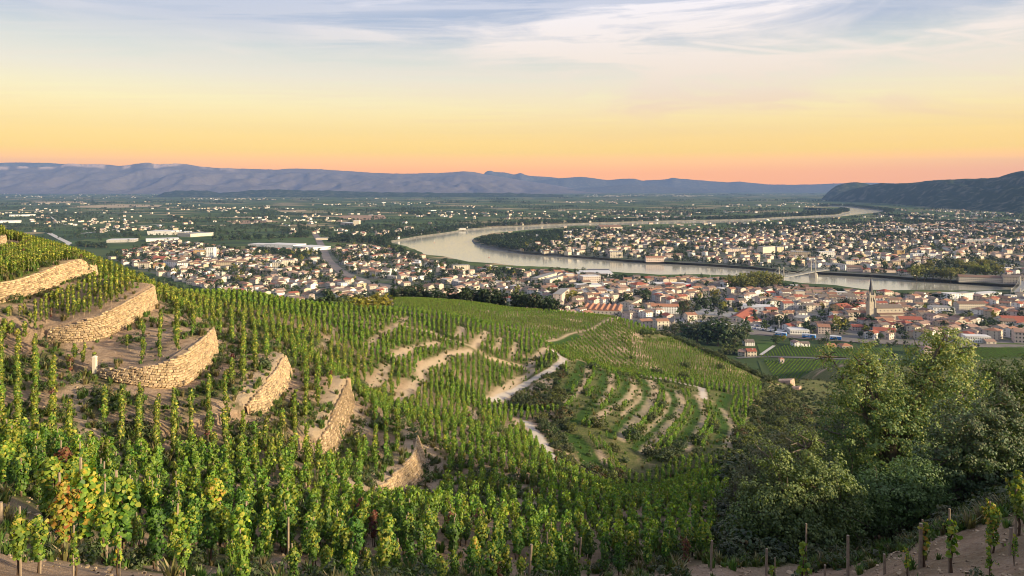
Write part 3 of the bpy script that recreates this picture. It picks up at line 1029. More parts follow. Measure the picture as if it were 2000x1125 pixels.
def mountain(name, sil, yc, yb, mat, label, rough=1.0, seed=0, cliff=0.0, back=1.35, step=4, gully=1.0, power=1.0):
    """Range with the given skyline; yc and yb are distances of crest and foot: numbers or (px, Y) tables."""
    sx, sy = zip(*sil)
    px = np.arange(sx[0], sx[-1] + 1, step, dtype=float)
    py = np.interp(px, sx, sy)
    tab = lambda q: np.interp(px, *zip(*q)) if isinstance(q, list) else np.full(px.shape, float(q))
    Yc, Yb = tab(yc), tab(yb)
    py = py + (fbm(px / 14, px * 0 + seed, 4, seed) - 0.5) * 3.0 * rough
    zc = CAMZ + (HY - py) * Yc / F
    T = np.concatenate([np.linspace(0, 1, 46), np.linspace(1, back, 10)[1:]])
    verts, cl = [], []
    Xf = (px - CX) / F
    for t in T:
        Y = Yb + (Yc - Yb) * t
        X = Xf * Y
        if t <= 1:
            s = t ** power * (1 - 0.0) * 0.55 + 0.45 * (t * t * (3 - 2 * t))
            if cliff:
                s = np.where(t < 0.86, s * 0.86, s * 0.86 + 0.14 * min(1, max(0, (t - 0.90) / 0.05)))
                s = s / (0.86 + 0.14)
        else:
            s = 1 - 0.6 * ((t - 1) / (back - 1)) ** 1.5
        base_w = t * (1 - t) * 4 if t < 1 else 0.4 * min(1, (t - 1) * 6)
        k = 900.0 * (Yc / 20000.0)
        rg = np.abs(fbm(X / k, Y / k * 0.5 + seed, 5, seed + 3) - 0.5) * 2
        z = PZ - 6 + (zc - PZ + 6) * (s + gully * base_w * (0.30 - rg) * 0.55)
        Yj = Y + (fbm(X / k * 1.5, Y / k, 3, seed + 8) - 0.5) * (Yc - Yb) * 0.05 * (0 < t < 1)
        verts.append(np.stack([X, Yj, z], 1))
        cc = np.full((len(px), 4), 0.0)
        cc[:, 0] = cliff * np.clip((0.62 - fbm(px / 22, px * 0 + t * 3, 3, seed + 5)) * 9, 0, 1) * np.clip((470 - px) / 60, 0, 1) if 0.92 < t < 0.99 else 0.0
        cl.append(cc)
    n, r = len(px), len(T)
    v = np.concatenate(verts)
    idx = np.arange(n * r).reshape(r, n)
    q = np.stack([idx[:-1, :-1], idx[:-1, 1:], idx[1:, 1:], idx[1:, :-1]], -1).reshape(-1, 4)
    o = link(name, new_mesh(name, v, q, [mat], None, np.concatenate(cl), True))
    return tag(o, label, kind="structure")


M_MT1 = mat_mountain("mountain_woods", (0.10, 0.082, 0.075, 1), (0.50, 0.36, 0.28, 1), 0.85)
M_MT2 = mat_mountain("mountain_far", (0.06, 0.06, 0.055, 1), (0.4, 0.35, 0.3, 1), 0.85)
M_MT3 = mat_mountain("hill_woods", (0.022, 0.034, 0.018, 1), (0.25, 0.2, 0.15, 1), 0.85)
mountain("mountain_range", [(-700, 330), (0, 325), (40, 324), (75, 327), (110, 324), (130, 320), (160, 320.5), (200, 321), (235, 324), (265, 320), (290, 318), (310, 321), (340, 319.5), (365, 321), (392, 326), (430, 328), (450, 329), (500, 330), (535, 332), (570, 329), (620, 331), (670, 334),
          (720, 337), (760, 339), (800, 339), (850, 338), (880, 337), (905, 335), (925, 336), (945, 340), (980, 346), (1020, 352), (1060, 358), (1110, 366), (1150, 372), (1200, 376)], 19500, 15500, M_MT1,
         "long mountain range with pale limestone cliffs along its crest", 0.5, 4, 1.0, gully=0.9)
mountain("mountain_range", [(-700, 318), (-100, 317), (0, 318), (40, 317), (90, 318), (150, 322), (220, 326), (300, 330)], 21300, 20300, M_MT2, "faint pink ridge rising behind the cliffs", 0.4, 9)
mountain("mountain_peak", [(900, 352), (935, 342), (946, 341), (949, 334), (960, 333.5), (965, 336), (985, 337), (1005, 341), (1018, 337.5), (1026, 342), (1045, 344), (1075, 346), (1110, 350), (1150, 354), (1200, 358), (1260, 362)], 21200, 20400, M_MT2,
         "distant flat topped peak with a sheer left side", 0.35, 14, gully=0.5)
mountain("mountain_range", [(1000, 358), (1040, 354), (1075, 350), (1110, 347), (1135, 345), (1160, 348), (1185, 352), (1215, 349), (1240, 349), (1255, 353), (1300, 350), (1312, 347.5), (1330, 349), (1380, 353), (1420, 356), (1445, 354.5), (1465, 357), (1500, 360), (1540, 361), (1590, 360), (1640, 358), (1700, 357), (1740, 358), (1800, 360), (2100, 360)], 20500, 18800, M_MT2,
         "low blue far range along the horizon", 0.4, 21, gully=0.4)
mountain("foothill", [(1060, 372), (1150, 367), (1230, 360), (1300, 365), (1400, 370)], 18300, 17600, M_MT2, "low dark foothill before the blue range", 0.5, 23, gully=0.3)
mountain("wooded_hill", [(300, 385), (322, 376), (342, 372), (402, 372), (430, 376), (462, 374), (492, 371), (527, 369.5), (560, 371), (595, 372.5), (640, 372), (700, 374), (760, 376), (830, 376), (900, 376.5), (1000, 377), (1100, 380)], 11500, 10300, M_MT3,
         "low dark wooded hill in the middle of the plain", 1.0, 33, gully=0.3)
mountain("wooded_hill", [(1605, 388), (1615, 377), (1623, 370), (1632, 363), (1645, 359), (1660, 356), (1675, 355.5), (1690, 358), (1705, 363), (1730, 366), (1800, 372)], 8600, 8000, M_MT3, "steep wooded bluff at the end of the ridge", 0.6, 41, gully=0.6)
mountain("wooded_ridge", [(1618, 390), (1640, 378), (1657, 372), (1690, 363), (1720, 358), (1769, 358), (1825, 352), (1895, 349), (1930, 348), (1951, 346), (1975, 338), (1993, 334), (2020, 334), (2100, 330), (2400, 300), (2900, 290)], [(1618, 7600), (2000, 5600), (2900, 4800)], [(1618, 7400), (1720, 6600), (1830, 5000), (2000, 4000), (2900, 3300)], M_MT3,
         "long dark wooded ridge closing the valley", 0.6, 47, gully=1.0, step=3)

# ------------------------------------------------------------------ the evening air
m = bpy.data.materials.new("haze")
m.use_nodes = True
t = m.node_tree
for n in list(t.nodes):
    t.nodes.remove(n)
o_ = t.nodes.new("ShaderNodeOutputMaterial")
v_ = t.nodes.new("ShaderNodeVolumePrincipled")
v_.inputs["Color"].default_value = (0.20, 0.33, 0.68, 1)
v_.inputs["Density"].default_value = 4.0e-5
v_.inputs["Anisotropy"].default_value = 0.0
t.links.new(v_.outputs[0], o_.inputs["Volume"])
hz = MB()
hz.box(-17000, 17000, -400, 22000, -12, 980)
HAZE = hz.build("haze", m)
tag(HAZE, "thin blue evening haze over the plain", kind="stuff")
# ------------------------------------------------------------------ dry-stone terrace walls, stone by stone
def mat_stone():
    m = NT("limestone")
    p = m.pos()
    oi = m.n("ShaderNodeObjectInfo").outputs["Random"]
    at = m.attr("tint").outputs["Color"]
    n1, n2 = m.noise(p, 1.1, 4), m.noise(p, 14, 4, 0.7)
    c = m.mix(n1, (0.32, 0.225, 0.135, 1), (0.47, 0.35, 0.225, 1))
    c = m.mix(m.remap(n2, 0.52, 0.75, 0, 0.6), c, (0.54, 0.45, 0.33, 1))
    c = m.mix(m.remap(n2, 0.42, 0.25, 0, 0.6), c, (0.20, 0.14, 0.085, 1))
    v = m.n("ShaderNodeVectorMath", operation="MULTIPLY")
    m.l(c, v.inputs[0])
    m.l(at, v.inputs[1])
    s = m.n("ShaderNodeVectorMath", operation="SCALE")
    m.l(v.outputs[0], s.inputs[0])
    m.l(m.remap(oi, 0, 1, 0.55, 1.25), s.inputs["Scale"])
    m.l(s.outputs[0], m.b.inputs["Base Color"])
    m.b.inputs["Roughness"].default_value = 0.95
    m.b.inputs["Specular IOR Level"].default_value = 0.1
    m.bump(n2, 0.7, 0.04)
    return m.mat


M_STONE = mat_stone()
M_RUBBLE = mat_simple("wall_rubble", (0.30, 0.21, 0.13), 1.0, 0.4, 3.0)
STONES = []
for k in range(10):        # rough blocks, 1 m cube before scaling; front face smaller than the bed
    r = random.Random(40 + k)
    j = lambda a: (r.random() - 0.5) * a
    back = [(sx * 0.5 + j(.10), 0.0, sz * 0.5 + j(.14)) for sx, sz in ((-1, -1), (1, -1), (1, 1), (-1, 1))]
    mid = [(x * 1.0 + j(.06), 0.55 + j(.1), z + j(.06)) for x, _, z in back]
    front = [(x * 0.70 + j(.1), 0.95 + j(.22), z * 0.66 + j(.1)) for x, _, z in back]
    vs = np.array(back + mid + front)
    fs = []
    for a in (0, 4):
        for i in range(4):
            fs.append((a + i, a + (i + 1) % 4, a + 4 + (i + 1) % 4, a + 4 + i))
    fs.append((8, 9, 10, 11))
    STONES.append((vs, fs, new_mesh("stone", vs, [tuple(reversed(f)) for f in fs], [M_STONE], None, np.ones((12, 3)))))
WALL_LABELS = ["long golden dry stone wall under the uppermost dense vine terrace", "curved golden dry stone wall below the second vine terrace", "lowest golden wall of the terraced nose, round the bare earth terrace",
               "narrow pale curved wall standing right of the bare earth terrace", "pale curved wall in the middle of the slope, ending in a stony foot", "pale curved wall lowest on the slope, ringed by dense green vines",
               "short stump of golden wall cut by the left edge at the hilltop"]
n_single = 300
for wi, w in enumerate(WALLS):
    Q = w["line"]
    seg = np.hypot(np.diff(Q[:, 0]), np.diff(Q[:, 1]))
    S = np.concatenate([[0], np.cumsum(seg)])
    tx, ty = np.gradient(Q[:, 0], S), np.gradient(Q[:, 1], S)
    L = np.hypot(tx, ty)
    tx, ty = tx / L, ty / L
    zb = height(Q[:, 0] + ty * 0.5, Q[:, 1] - tx * 0.5)          # ground at the foot, just outside
    zb = np.convolve(np.pad(zb, 2, "edge"), np.ones(5) / 5, "valid")
    at = lambda s, arr: float(np.interp(s, S, arr))
    root = empty("terrace_wall", (float(Q[len(Q) // 2, 0]), float(Q[len(Q) // 2, 1]), float(zb[len(Q) // 2])))
    tag(root, WALL_LABELS[wi], "wall", "dry stone walls holding the vine terraces")
    rl = np.array(root.location)
    # rubble core behind the stones, with an earth top
    n = len(Q)
    V, Fc = [], []
    for i in range(n):
        hgt = Q[i, 2] + 0.02
        for off, dz in ((-0.02, -0.35), (w["lean"] * hgt, hgt), (w["lean"] * hgt + 0.55, hgt + 0.02), (w["lean"] * hgt + 0.9, -0.3)):
            V.append((Q[i, 0] - ty[i] * off - rl[0], Q[i, 1] + tx[i] * off - rl[1], zb[i] + dz - rl[2]))
    for i in range(n - 1):
        for k in range(3):
            a, b = i * 4 + k, (i + 1) * 4 + k
            Fc.append((a, b, b + 1, a + 1))
    core = link("rubble_core", new_mesh("rubble_core", V, Fc, [M_RUBBLE]), root)
    # courses of stones
    rr = random.Random(100 + wi)
    items = []
    z = 0.06
    hmax = max(Q[:, 2])
    while z < hmax + 0.12:
        ch = rr.uniform(0.11, 0.20)
        s = rr.uniform(0, 0.3)
        while s < S[-1]:
            ln = rr.uniform(0.14, 0.36)
            sc = s + ln / 2
            hh = at(sc, Q[:, 2])
            if z - 0.05 < hh:
                cap = z + ch > hh
                items.append((sc, z + ch / 2 + rr.uniform(-.02, .02), ln * 0.97, ch * (0.95 if not cap else 0.8), rr.uniform(0.10, 0.20), cap))
            s += ln
        z += ch
    rec = []
    for sc, zz, ln, ch, dp, cap in items:
        x, y = at(sc, Q[:, 0]), at(sc, Q[:, 1])
        a, b = at(sc, tx), at(sc, ty)
        q = math.hypot(a, b)
        a, b = a / q, b / q
        off = w["lean"] * zz + 0.02
        P = (x - b * off, y + a * off, at(sc, zb) + zz)
        rec.append((P, math.atan2(-b, -a), ln, ch, dp))
    # in view and nearest first
    def vis(r):
        px, py = to_px(*r[0])
        return (not (-5 < px < 2005), r[0][1] / (r[2] * r[3]) ** 0.5)
    order = sorted(range(len(rec)), key=lambda i: vis(rec[i]))
    for i in order[:n_single]:
        P, rz, ln, ch, dp = rec[i]
        o = link("stone", STONES[rr.randrange(10)][2], root, [P[k] - rl[k] for k in range(3)], (rr.uniform(-.08, .08), rr.uniform(-.09, .09), rz + rr.uniform(-.06, .06)), (ln, dp, ch))
    V, Fc, Cc = [], [], []
    for i in order[n_single:]:
        P, rz, ln, ch, dp = rec[i]
        vs, fs, _ = STONES[rr.randrange(10)]
        c, s = math.cos(rz), math.sin(rz)
        X, Y_, Z = vs[:, 0] * ln, vs[:, 1] * dp, vs[:, 2] * ch
        b0 = len(V)
        V.extend(np.stack([X * c - Y_ * s + P[0] - rl[0], X * s + Y_ * c + P[1] - rl[1], Z + P[2] - rl[2]], 1).tolist())
        Fc.extend([tuple(b0 + q for q in reversed(f)) for f in fs])
        g = rr.uniform(0.75, 1.25)
        Cc.extend([(g, g * rr.uniform(.95, 1.02), g * rr.uniform(.88, 1.02))] * 12)
    if V:
        o = link("stones", new_mesh("stones", V, Fc, [M_STONE], None, Cc), root)
        o["kind"] = "stuff"
# ------------------------------------------------------------------ vines
M_VINE = mat_leaf("vine_leaf", 0.4, 0.55, 1.15)
M_BARK = mat_simple("vine_bark", (0.085, 0.055, 0.035), 0.95, 0.4, 12)
M_STAKE = mat_simple("stake_wood", (0.26, 0.20, 0.145), 0.9, 0.3, 9)
GREEN = [(0.048, 0.110, 0.013), (0.066, 0.140, 0.016), (0.090, 0.170, 0.019), (0.125, 0.205, 0.022), (0.034, 0.080, 0.013)]
OLIVE = [(0.080, 0.118, 0.014), (0.105, 0.145, 0.016), (0.140, 0.172, 0.019), (0.170, 0.185, 0.022), (0.052, 0.084, 0.012)]
YELLOW = [(0.26, 0.30, 0.030), (0.32, 0.31, 0.035), (0.18, 0.25, 0.026), (0.38, 0.33, 0.05)]
ORANGE = [(0.40, 0.24, 0.04), (0.34, 0.14, 0.03), (0.30, 0.26, 0.03), (0.22, 0.09, 0.03)]
REDS = [(0.14, 0.035, 0.028), (0.10, 0.030, 0.030), (0.17, 0.07, 0.03), (0.07, 0.06, 0.02)]


def leaf_cloud(P, N, size, cols, rng, fold=0.25, kind="lobed"):
    """Many leaves at once: centres P, facing N; two folded halves each. Returns verts, quads, vertex colours."""
    n = len(P)
    N = N / (np.linalg.norm(N, axis=1)[:, None] + 1e-9)
    dn = np.array([0, 0, -1.0]) + rng.normal(0, 0.55, (n, 3))       # leaf tips hang down
    D = dn - (dn * N).sum(1)[:, None] * N
    D /= np.linalg.norm(D, axis=1)[:, None] + 1e-9
    S = np.cross(N, D)
    sz = (size * rng.uniform(0.65, 1.3, n))[:, None]
    base = P - D * sz * 0.5
    if kind == "lobed":
        pts = [(0, 0, 0), (0.52, 0.05, fold), (0.50, 0.62, fold), (0, 1.0, 0), (-0.52, 0.05, fold), (-0.50, 0.62, fold)]
        faces = [(0, 1, 2, 3), (0, 3, 5, 4)]
    else:
        pts = [(0, 0, 0), (0.48, 0.42, fold), (0, 1.0, 0), (-0.48, 0.42, fold)]
        faces = [(0, 1, 2, 3)]
    k = len(pts)
    V = np.stack([base + S * sz * a + D * sz * b - N * sz * (c * 0.5) for a, b, c in pts], 1).reshape(-1, 3)
    I = (np.arange(n) * k)[:, None]
    Q = np.concatenate([I + np.array(f)[None] for f in faces])
    C = np.repeat(cols, k, axis=0)
    return V, Q, C


def vine_points(rng, n, h, r, bare=0.22):
    z = bare * h + (1 - bare) * h * rng.random(n) ** 0.9
    t = (z / h - bare) / (1 - bare)
    prof = r * (0.55 + 0.75 * np.sin(np.pi * np.clip(t * 0.92 + 0.05, 0, 1)) ** 0.8) * (0.85 + 0.3 * np.sin(z * 7 + rng.random() * 6))
    a = rng.random(n) * 2 * np.pi
    q = prof * np.sqrt(rng.uniform(0.25, 1.0, n))
    P = np.stack([q * np.cos(a), q * np.sin(a), z], 1)
    N = np.stack([np.cos(a), np.sin(a), 0.55 + rng.normal(0, 0.35, n)], 1) + rng.normal(0, 0.35, (n, 3))
    return P, N, t


def vine_cols(rng, n, t, pal, tip=None, tipw=0.0, mixin=None, mixw=0.0):
    c = np.array(pal)[rng.integers(0, len(pal), n)]
    if tip is not None:
        m = rng.random(n) < tipw * np.clip(t * 2 - 0.7, 0, 1)
        c[m] = np.array(tip)[rng.integers(0, len(tip), m.sum())]
    if mixin is not None:
        m = rng.random(n) < mixw
        c[m] = np.array(mixin)[rng.integers(0, len(mixin), m.sum())]
    return c * rng.uniform(0.8, 1.2, (n, 1))


def make_foliage(name, seed, n, h, r, size, pal, tip=None, tipw=0.0, mixin=None, mixw=0.0, kind="lobed", bare=0.22, shoots=4):
    rng = np.random.default_rng(seed)
    P, N, t = vine_points(rng, n, h, r, bare)
    ns = max(shoots, 0)
    for s in range(ns):                                 # loose shoots that stick out of the column
        a = rng.random() * 6.28
        z0 = h * rng.uniform(0.55, 0.95)
        ln = rng.uniform(0.18, 0.42)
        k = max(3, n // 40)
        u = np.linspace(0.2, 1, k)
        out = r * 0.7 + ln * u * rng.uniform(0.3, 0.9)
        q = np.stack([out * math.cos(a), out * math.sin(a), z0 + ln * u * rng.uniform(-0.2, 0.9)], 1)
        P = np.concatenate([P, q])
        N = np.concatenate([N, np.stack([np.full(k, math.cos(a)), np.full(k, math.sin(a)), np.full(k, 0.8)], 1) + rng.normal(0, .4, (k, 3))])
        t = np.concatenate([t, np.clip(q[:, 2] / h, 0, 1)])
    C = vine_cols(rng, len(P), t, pal, tip, tipw, mixin, mixw)
    V, Q, C = leaf_cloud(P, N, size, C, rng, kind=kind)
    return V, Q, C


def stem_tris(rng, h, r, lean=0.05):
    mb = MB()
    pts = [(0, 0, -0.15)]
    for k in range(1, 5):
        pts.append((rng.normal(0, lean), rng.normal(0, lean), h * k / 4))
    mb.tube(pts, [r * 1.5, r * 1.2, r, r * 0.8, r * 0.5], 5)
    return mb


# nearest vines: kinds with their own foliage meshes
VK = {  # kind: (palette, tips, tip weight, other, weight, label words)
    "green": (GREEN, [(0.20, 0.24, 0.03), (0.26, 0.27, 0.03)], 0.55, None, 0, "leafy green"),
    "dark": (GREEN[:2] + GREEN[4:], GREEN[2:4], 0.4, None, 0, "dark green bushy"),
    "lime": (GREEN[1:4] + YELLOW[2:3], YELLOW, 0.40, YELLOW, 0.04, "bright yellow green"),
    "gold": (YELLOW[:3] + GREEN[1:4], YELLOW, 0.45, ORANGE[:1], 0.15, "golden yellow"),
    "rust": (ORANGE[:1] + YELLOW + GREEN[2:3], YELLOW[1:2] + ORANGE[:1], 0.4, ORANGE[1:2], 0.12, "orange and yellow"),
    "red": (REDS, REDS[2:3], 0.4, OLIVE[:1], 0.12, "dark red"),
}
NEAR_F = {}
for ki, (k, a) in enumerate(VK.items()):
    NEAR_F[k] = []
    for v in range(4 if k in ("green", "dark", "lime") else 2):
        n = [450, 340, 520, 390][v]
        V, Q, C = make_foliage(k, 500 + ki * 10 + v, n, 1.62, [0.22, 0.18, 0.27, 0.22][v], 0.088, *a[:5], kind="lobed", bare=[0.20, 0.28, 0.15, 0.22][v], shoots=5)
        NEAR_F[k].append(new_mesh("foliage", V, Q, [M_VINE], None, C))
    V, Q, C = make_foliage(k, 590 + ki, 64, 1.35, 0.13, 0.105, *a[:5], kind="lobed", bare=0.3, shoots=3)
    NEAR_F[k].append(new_mesh("foliage", V, Q, [M_VINE], None, C))       # last one: a thin young vine
STEMS, STAKES = [], []
for v in range(4):
    rng = np.random.default_rng(70 + v)
    STEMS.append(stem_tris(rng, 1.15, 0.026).mesh("trunk", [M_BARK]))
    mb = MB()
    lean = rng.normal(0, 0.04, 2)
    mb.tube([(0.05, 0.04, -0.3), (0.05 + lean[0], 0.04 + lean[1], 1.62)], [0.028, 0.024], 6)
    STAKES.append(mb.mesh("stake", [M_STAKE]))


def terrain_z(px_x, y):
    return float(height(np.array([px_x]), np.array([y]))[0])


# vines that the photograph shows one by one: px, py of the top, distance, kind, thin?
HAND = [(74, 1006, 12.4, "lime", 0), (35, 1066, 10.5, "lime", 0), (123, 937, 16.4, "rust", 0), (168, 908, 18.4, "gold", 0), (203, 962, 17.0, "lime", 0), (236, 926, 18.6, "green", 0), (100, 889, 20.0, "lime", 0), (43, 868, 22.0, "green", 0),
        (10, 860, 23.0, "lime", 0), (145, 1098, 11.8, "lime", 1), (231, 1050, 13.6, "gold", 1), (304, 990, 17.4, "dark", 0), (345, 984, 20.5, "lime", 0), (410, 980, 21.0, "green", 0), (357, 1098, 14.5, "lime", 0), (474, 1036, 15.8, "lime", 0), (466, 985, 20.5, "lime", 0),
        (574, 1066, 17.0, "green", 0), (525, 1032, 21.0, "green", 0), (675, 1032, 20.0, "green", 0), (684, 1088, 17.5, "lime", 0), (751, 1031, 19.5, "lime", 0), (610, 1030, 22.0, "green", 0), (927, 1046, 22.0, "gold", 0), (840, 1050, 21.5, "green", 0), (972, 1088, 20.5, "red", 0),
        (860, 1092, 19.0, "green", 0), (1058, 1060, 24.0, "dark", 0), (1090, 1040, 25.0, "green", 0), (1180, 1062, 26.0, "dark", 0), (1209, 1060, 26.5, "dark", 0), (1340, 1050, 27.0, "red", 0), (1265, 1050, 27.0, "green", 0), (1300, 1040, 28.0, "green", 0), (1380, 1020, 28.0, "lime", 0), (1230, 1035, 28.0, "green", 0),
        (1150, 1090, 23.5, "green", 1), (730, 997, 27.0, "red", 0), (420, 930, 26.5, "gold", 0), (640, 985, 26.0, "green", 0), (560, 960, 27.0, "green", 0), (270, 1010, 22.0, "green", 0), (880, 1000, 28.0, "red", 0),
        (1569, 1057, 21.5, "lime", 1), (1509, 1104, 20.0, "lime", 1), (1806, 1018, 20.3, "gold", 1), (1859, 1015, 19.0, "lime", 1), (1938, 980, 20.3, "gold", 0), (1989, 915, 21.0, "lime", 0), (1982, 1065, 17.5, "lime", 1), (1931, 1096, 16.5, "lime", 1), (1772, 1076, 20.0, "gold", 1)]
_rh = random.Random(17)
for px in list(range(615, 1130, 27)) + list(range(20, 600, 62)):      # smaller vines that fill the bottom edge
    HAND.append((px + _rh.uniform(-9, 9), _rh.uniform(1052, 1092), _rh.uniform(18.5, 22.5), _rh.choice(["green", "green", "lime", "dark"]), 0))
POSTS = [(563, 1010, 21.5, 0.035), (1031, 1064, 21.0, 0.05), (1388, 1055, 25.5, 0.045), (1496, 1071, 26.0, 0.05), (1656, 1046, 24.5, 0.055), (1728, 1080, 22.0, 0.045), (1611, 1101, 23.0, 0.04), (1797, 1020, 20.3, 0.055), (1973, 1031, 19.3, 0.05), (1961, 1060, 20.5, 0.04), (2, 980, 17.0, 0.05), (258, 935, 24.5, 0.03),
         (345, 938, 27.0, 0.03), (1068, 1040, 27.0, 0.035), (1130, 1048, 27.0, 0.035), (205, 925, 23.5, 0.03), (615, 1010, 24.0, 0.03)]
VINES = []     # x, y, kind, thin, height scale


def ground_at(px, Y):
    x = (px - CX) / F * Y
    return x, terrain_z(x, Y)


for px, top, Y, kind, thin in HAND:
    x, z = ground_at(px, Y)
    h = CAMZ - (top - HY) * Y / F - z
    VINES.append([x, Y, z, kind, thin, min(max(h / (1.4 if thin else 1.68), 0.55), 1.35)])

# rows of vines over the whole hill: generated along the fall of the slope, then cleared from walls, tracks, banks and scrub
BLOCKS = [  # outline, direction of rows, row spacing, spacing in the row, chance
    ([(1240, 640), (1215, 655), (1245, 735), (1500, 760), (1520, 745), (1410, 690), (1300, 650)], (-0.42, 1.0), 2.3, 1.0, 0.97, "row"),
    ([(1060, 670), (1215, 625), (1230, 650), (1245, 738), (1140, 725)], (-0.15, 1.0), 2.2, 1.0, 0.96, "row"),
    ([(1010, 635), (1060, 612), (1210, 618), (1120, 650), (1066, 664)], (0.75, 1.0), 2.4, 1.0, 0.97, "row"),
    ([(750, 560), (1080, 600), (1060, 615), (1000, 640), (830, 605), (760, 600)], (0.3, 1.0), 2.2, 1.1, 0.95, "row"),
]
ZONES = [
    ([(-100, 430), (170, 495), (190, 525), (150, 535), (0, 572), (-100, 590)], 1.05, 0.8, 0.9),                      # topmost terrace
    ([(-100, 590), (0, 600), (195, 550), (215, 520), (265, 552), (295, 575), (285, 612), (240, 632), (190, 640), (90, 648), (-100, 650)], 1.15, 0.8, 0.75),
    ([(180, 690), (320, 590), (420, 640), (425, 690), (385, 715), (300, 748), (200, 745)], 1.4, 0.75, 0.72),
    ([(-100, 645), (95, 680), (190, 745), (350, 790), (430, 720), (500, 835), (480, 860), (300, 905), (-100, 850)], 1.12, 0.55, 0.97),
    ([(430, 600), (560, 680), (570, 740), (500, 830), (430, 720)], 1.15, 0.65, 0.92),
    ([(570, 690), (660, 745), (690, 800), (650, 915), (560, 890), (530, 850)], 0.92, 0.62, 0.95),
    ([(690, 780), (810, 830), (825, 900), (800, 960), (740, 960), (690, 860)], 0.9, 0.62, 0.95),
]
bands = [(23.5, 28, 0.82), (28, 36, 0.74), (36, 47, 0.74), (47, 62, 0.76), (62, 84, 0.80), (84, 115, 0.90), (115, 160, 1.0), (160, 230, 1.3), (230, 330, 1.6), (330, 420, 2.0)]
cand = []
for y0, y1, sp in bands:
    ym = (y0 + y1) / 2
    for u in np.arange(-0.78, 0.55, sp / ym):
        n = int((y1 - y0) / 0.6)
        yy = y0 + (np.arange(n) + RNG.random()) * 0.6
        uu = u + RNG.normal(0, 0.10 / ym, n) + (fbm(yy / 6, np.full(n, u * 50), 2, 3) - 0.5) * 0.5 / ym
        cand.append(np.stack([uu * yy, yy + RNG.normal(0, 0.1, n), np.full(n, -1.0)], 1))
cand = np.concatenate(cand)
cz = height(cand[:, 0], cand[:, 1])
cpx, cpy = to_px(cand[:, 0], cand[:, 1], cz)
zone = np.full(len(cand), -1)
for i, (poly, *_r) in enumerate(ZONES):
    zone[in_poly(cpx, cpy, poly) & (zone < 0)] = i
blk = np.zeros(len(cand), bool)
for b in BLOCKS:
    blk |= in_poly(cpx, cpy, b[0])
prob = np.full(len(cand), 0.93)
for i, z_ in enumerate(ZONES):
    prob[zone == i] = z_[3]
prob = np.where(in_poly(cpx, cpy, [(1105, 705), (1250, 738), (1385, 762), (1445, 775), (1455, 895), (1330, 900), (1245, 940), (1120, 850), (1090, 800), (1110, 760)]), 0.0, prob)
keep = (RNG.random(len(cand)) < prob) & ~blk
# regrid zones with their own spacing: thin out columns by keeping a share
cand = cand[keep & (zone < 0)]
extra = []
for i, (poly, sp, al, pr) in enumerate(ZONES):
    pts = [cast(*p) for p in poly if 0 <= p[0] and p[1] > 440]
    a = np.array(pts)
    ymin, ymax = a[:, 1].min() * 0.85, min(a[:, 1].max() * 1.15, 130)
    umin, umax = (min(p[0] for p in poly) - CX) / F, (max(p[0] for p in poly) - CX) / F
    ym = a[:, 1].mean()
    for u in np.arange(umin, umax, sp / ym):
        yy = np.arange(ymin, ymax, al) + RNG.random() * al
        yy = yy + RNG.normal(0, 0.06, len(yy))
        xx = (u + RNG.normal(0, 0.06 / ym, len(yy))) * yy
        zz = height(xx, yy)
        qx, qy = to_px(xx, yy, zz)
        ok = in_poly(qx, qy, poly) & (RNG.random(len(yy)) < pr)
        for b in range(i):
            ok &= ~in_poly(qx, qy, ZONES[b][0])
        extra.append(np.stack([xx, yy, np.full(len(yy), float(i))], 1)[ok])
for i, (poly, dr, sp, al, pr, kd) in enumerate(BLOCKS):
    a = np.array([cast(*p) for p in poly])
    c0 = a.mean(0)
    R = np.hypot(*(a - c0).T).max() * 1.3
    d = np.array(dr) / np.hypot(*dr)
    nrm = np.array([-d[1], d[0]])
    S_, T_ = np.meshgrid(np.arange(-R, R, sp), np.arange(-R, R, al))
    xy = c0 + S_.reshape(-1, 1) * nrm + T_.reshape(-1, 1) * d + RNG.normal(0, 0.12, (S_.size, 2))
    xy = xy[xy[:, 1] > 60]
    zz = height(xy[:, 0], xy[:, 1])
    qx, qy = to_px(xy[:, 0], xy[:, 1], zz)
    ok = in_poly(qx, qy, poly) & (RNG.random(len(xy)) < pr)
    extra.append(np.c_[xy[ok], np.full(ok.sum(), 100.0 + i)])
# on the far flank the vines follow the contour strips
for w_, ln in STRIPS[:8]:
    a = np.array(ln)
    dd = np.concatenate([[0], np.cumsum(np.hypot(*np.diff(a, axis=0).T))])
    s_ = np.arange(0, dd[-1], 0.8)
    q = np.stack([np.interp(s_, dd, a[:, k]) for k in range(2)], 1)
    for _ in range(6):
        q[1:-1] = 0.25 * q[:-2] + 0.5 * q[1:-1] + 0.25 * q[2:]
    g_ = np.gradient(q, axis=0)
    g_ /= np.linalg.norm(g_, axis=1)[:, None] + 1e-9
    nn = np.stack([-g_[:, 1], g_[:, 0]], 1)
    for off in (w_ + 0.7, w_ + 1.9, -w_ - 2.6, -w_ - 3.8):
        p_ = q + nn * off + RNG.normal(0, 0.10, q.shape)
        extra.append(np.c_[p_, np.full(len(p_), 50.0)][RNG.random(len(p_)) < 0.9])
cand = np.concatenate([cand] + extra)
cz = height(cand[:, 0], cand[:, 1])
cpx, cpy = to_px(cand[:, 0], cand[:, 1], cz)
ok = (cpx > -160) & (cpx < 2160) & (cz > 8)
ok &= cover(cand[:, 0], cand[:, 1], TRACKS, 0.1) < 0.05
ok &= cover(cand[:, 0], cand[:, 1], BANKS, 0.1) < 0.15
ok &= cover(cand[:, 0], cand[:, 1], STRIPS, 0.1) < 0.2
ok &= cover(cand[:, 0], cand[:, 1], STRIP_EDGES, 0.1) < 0.2
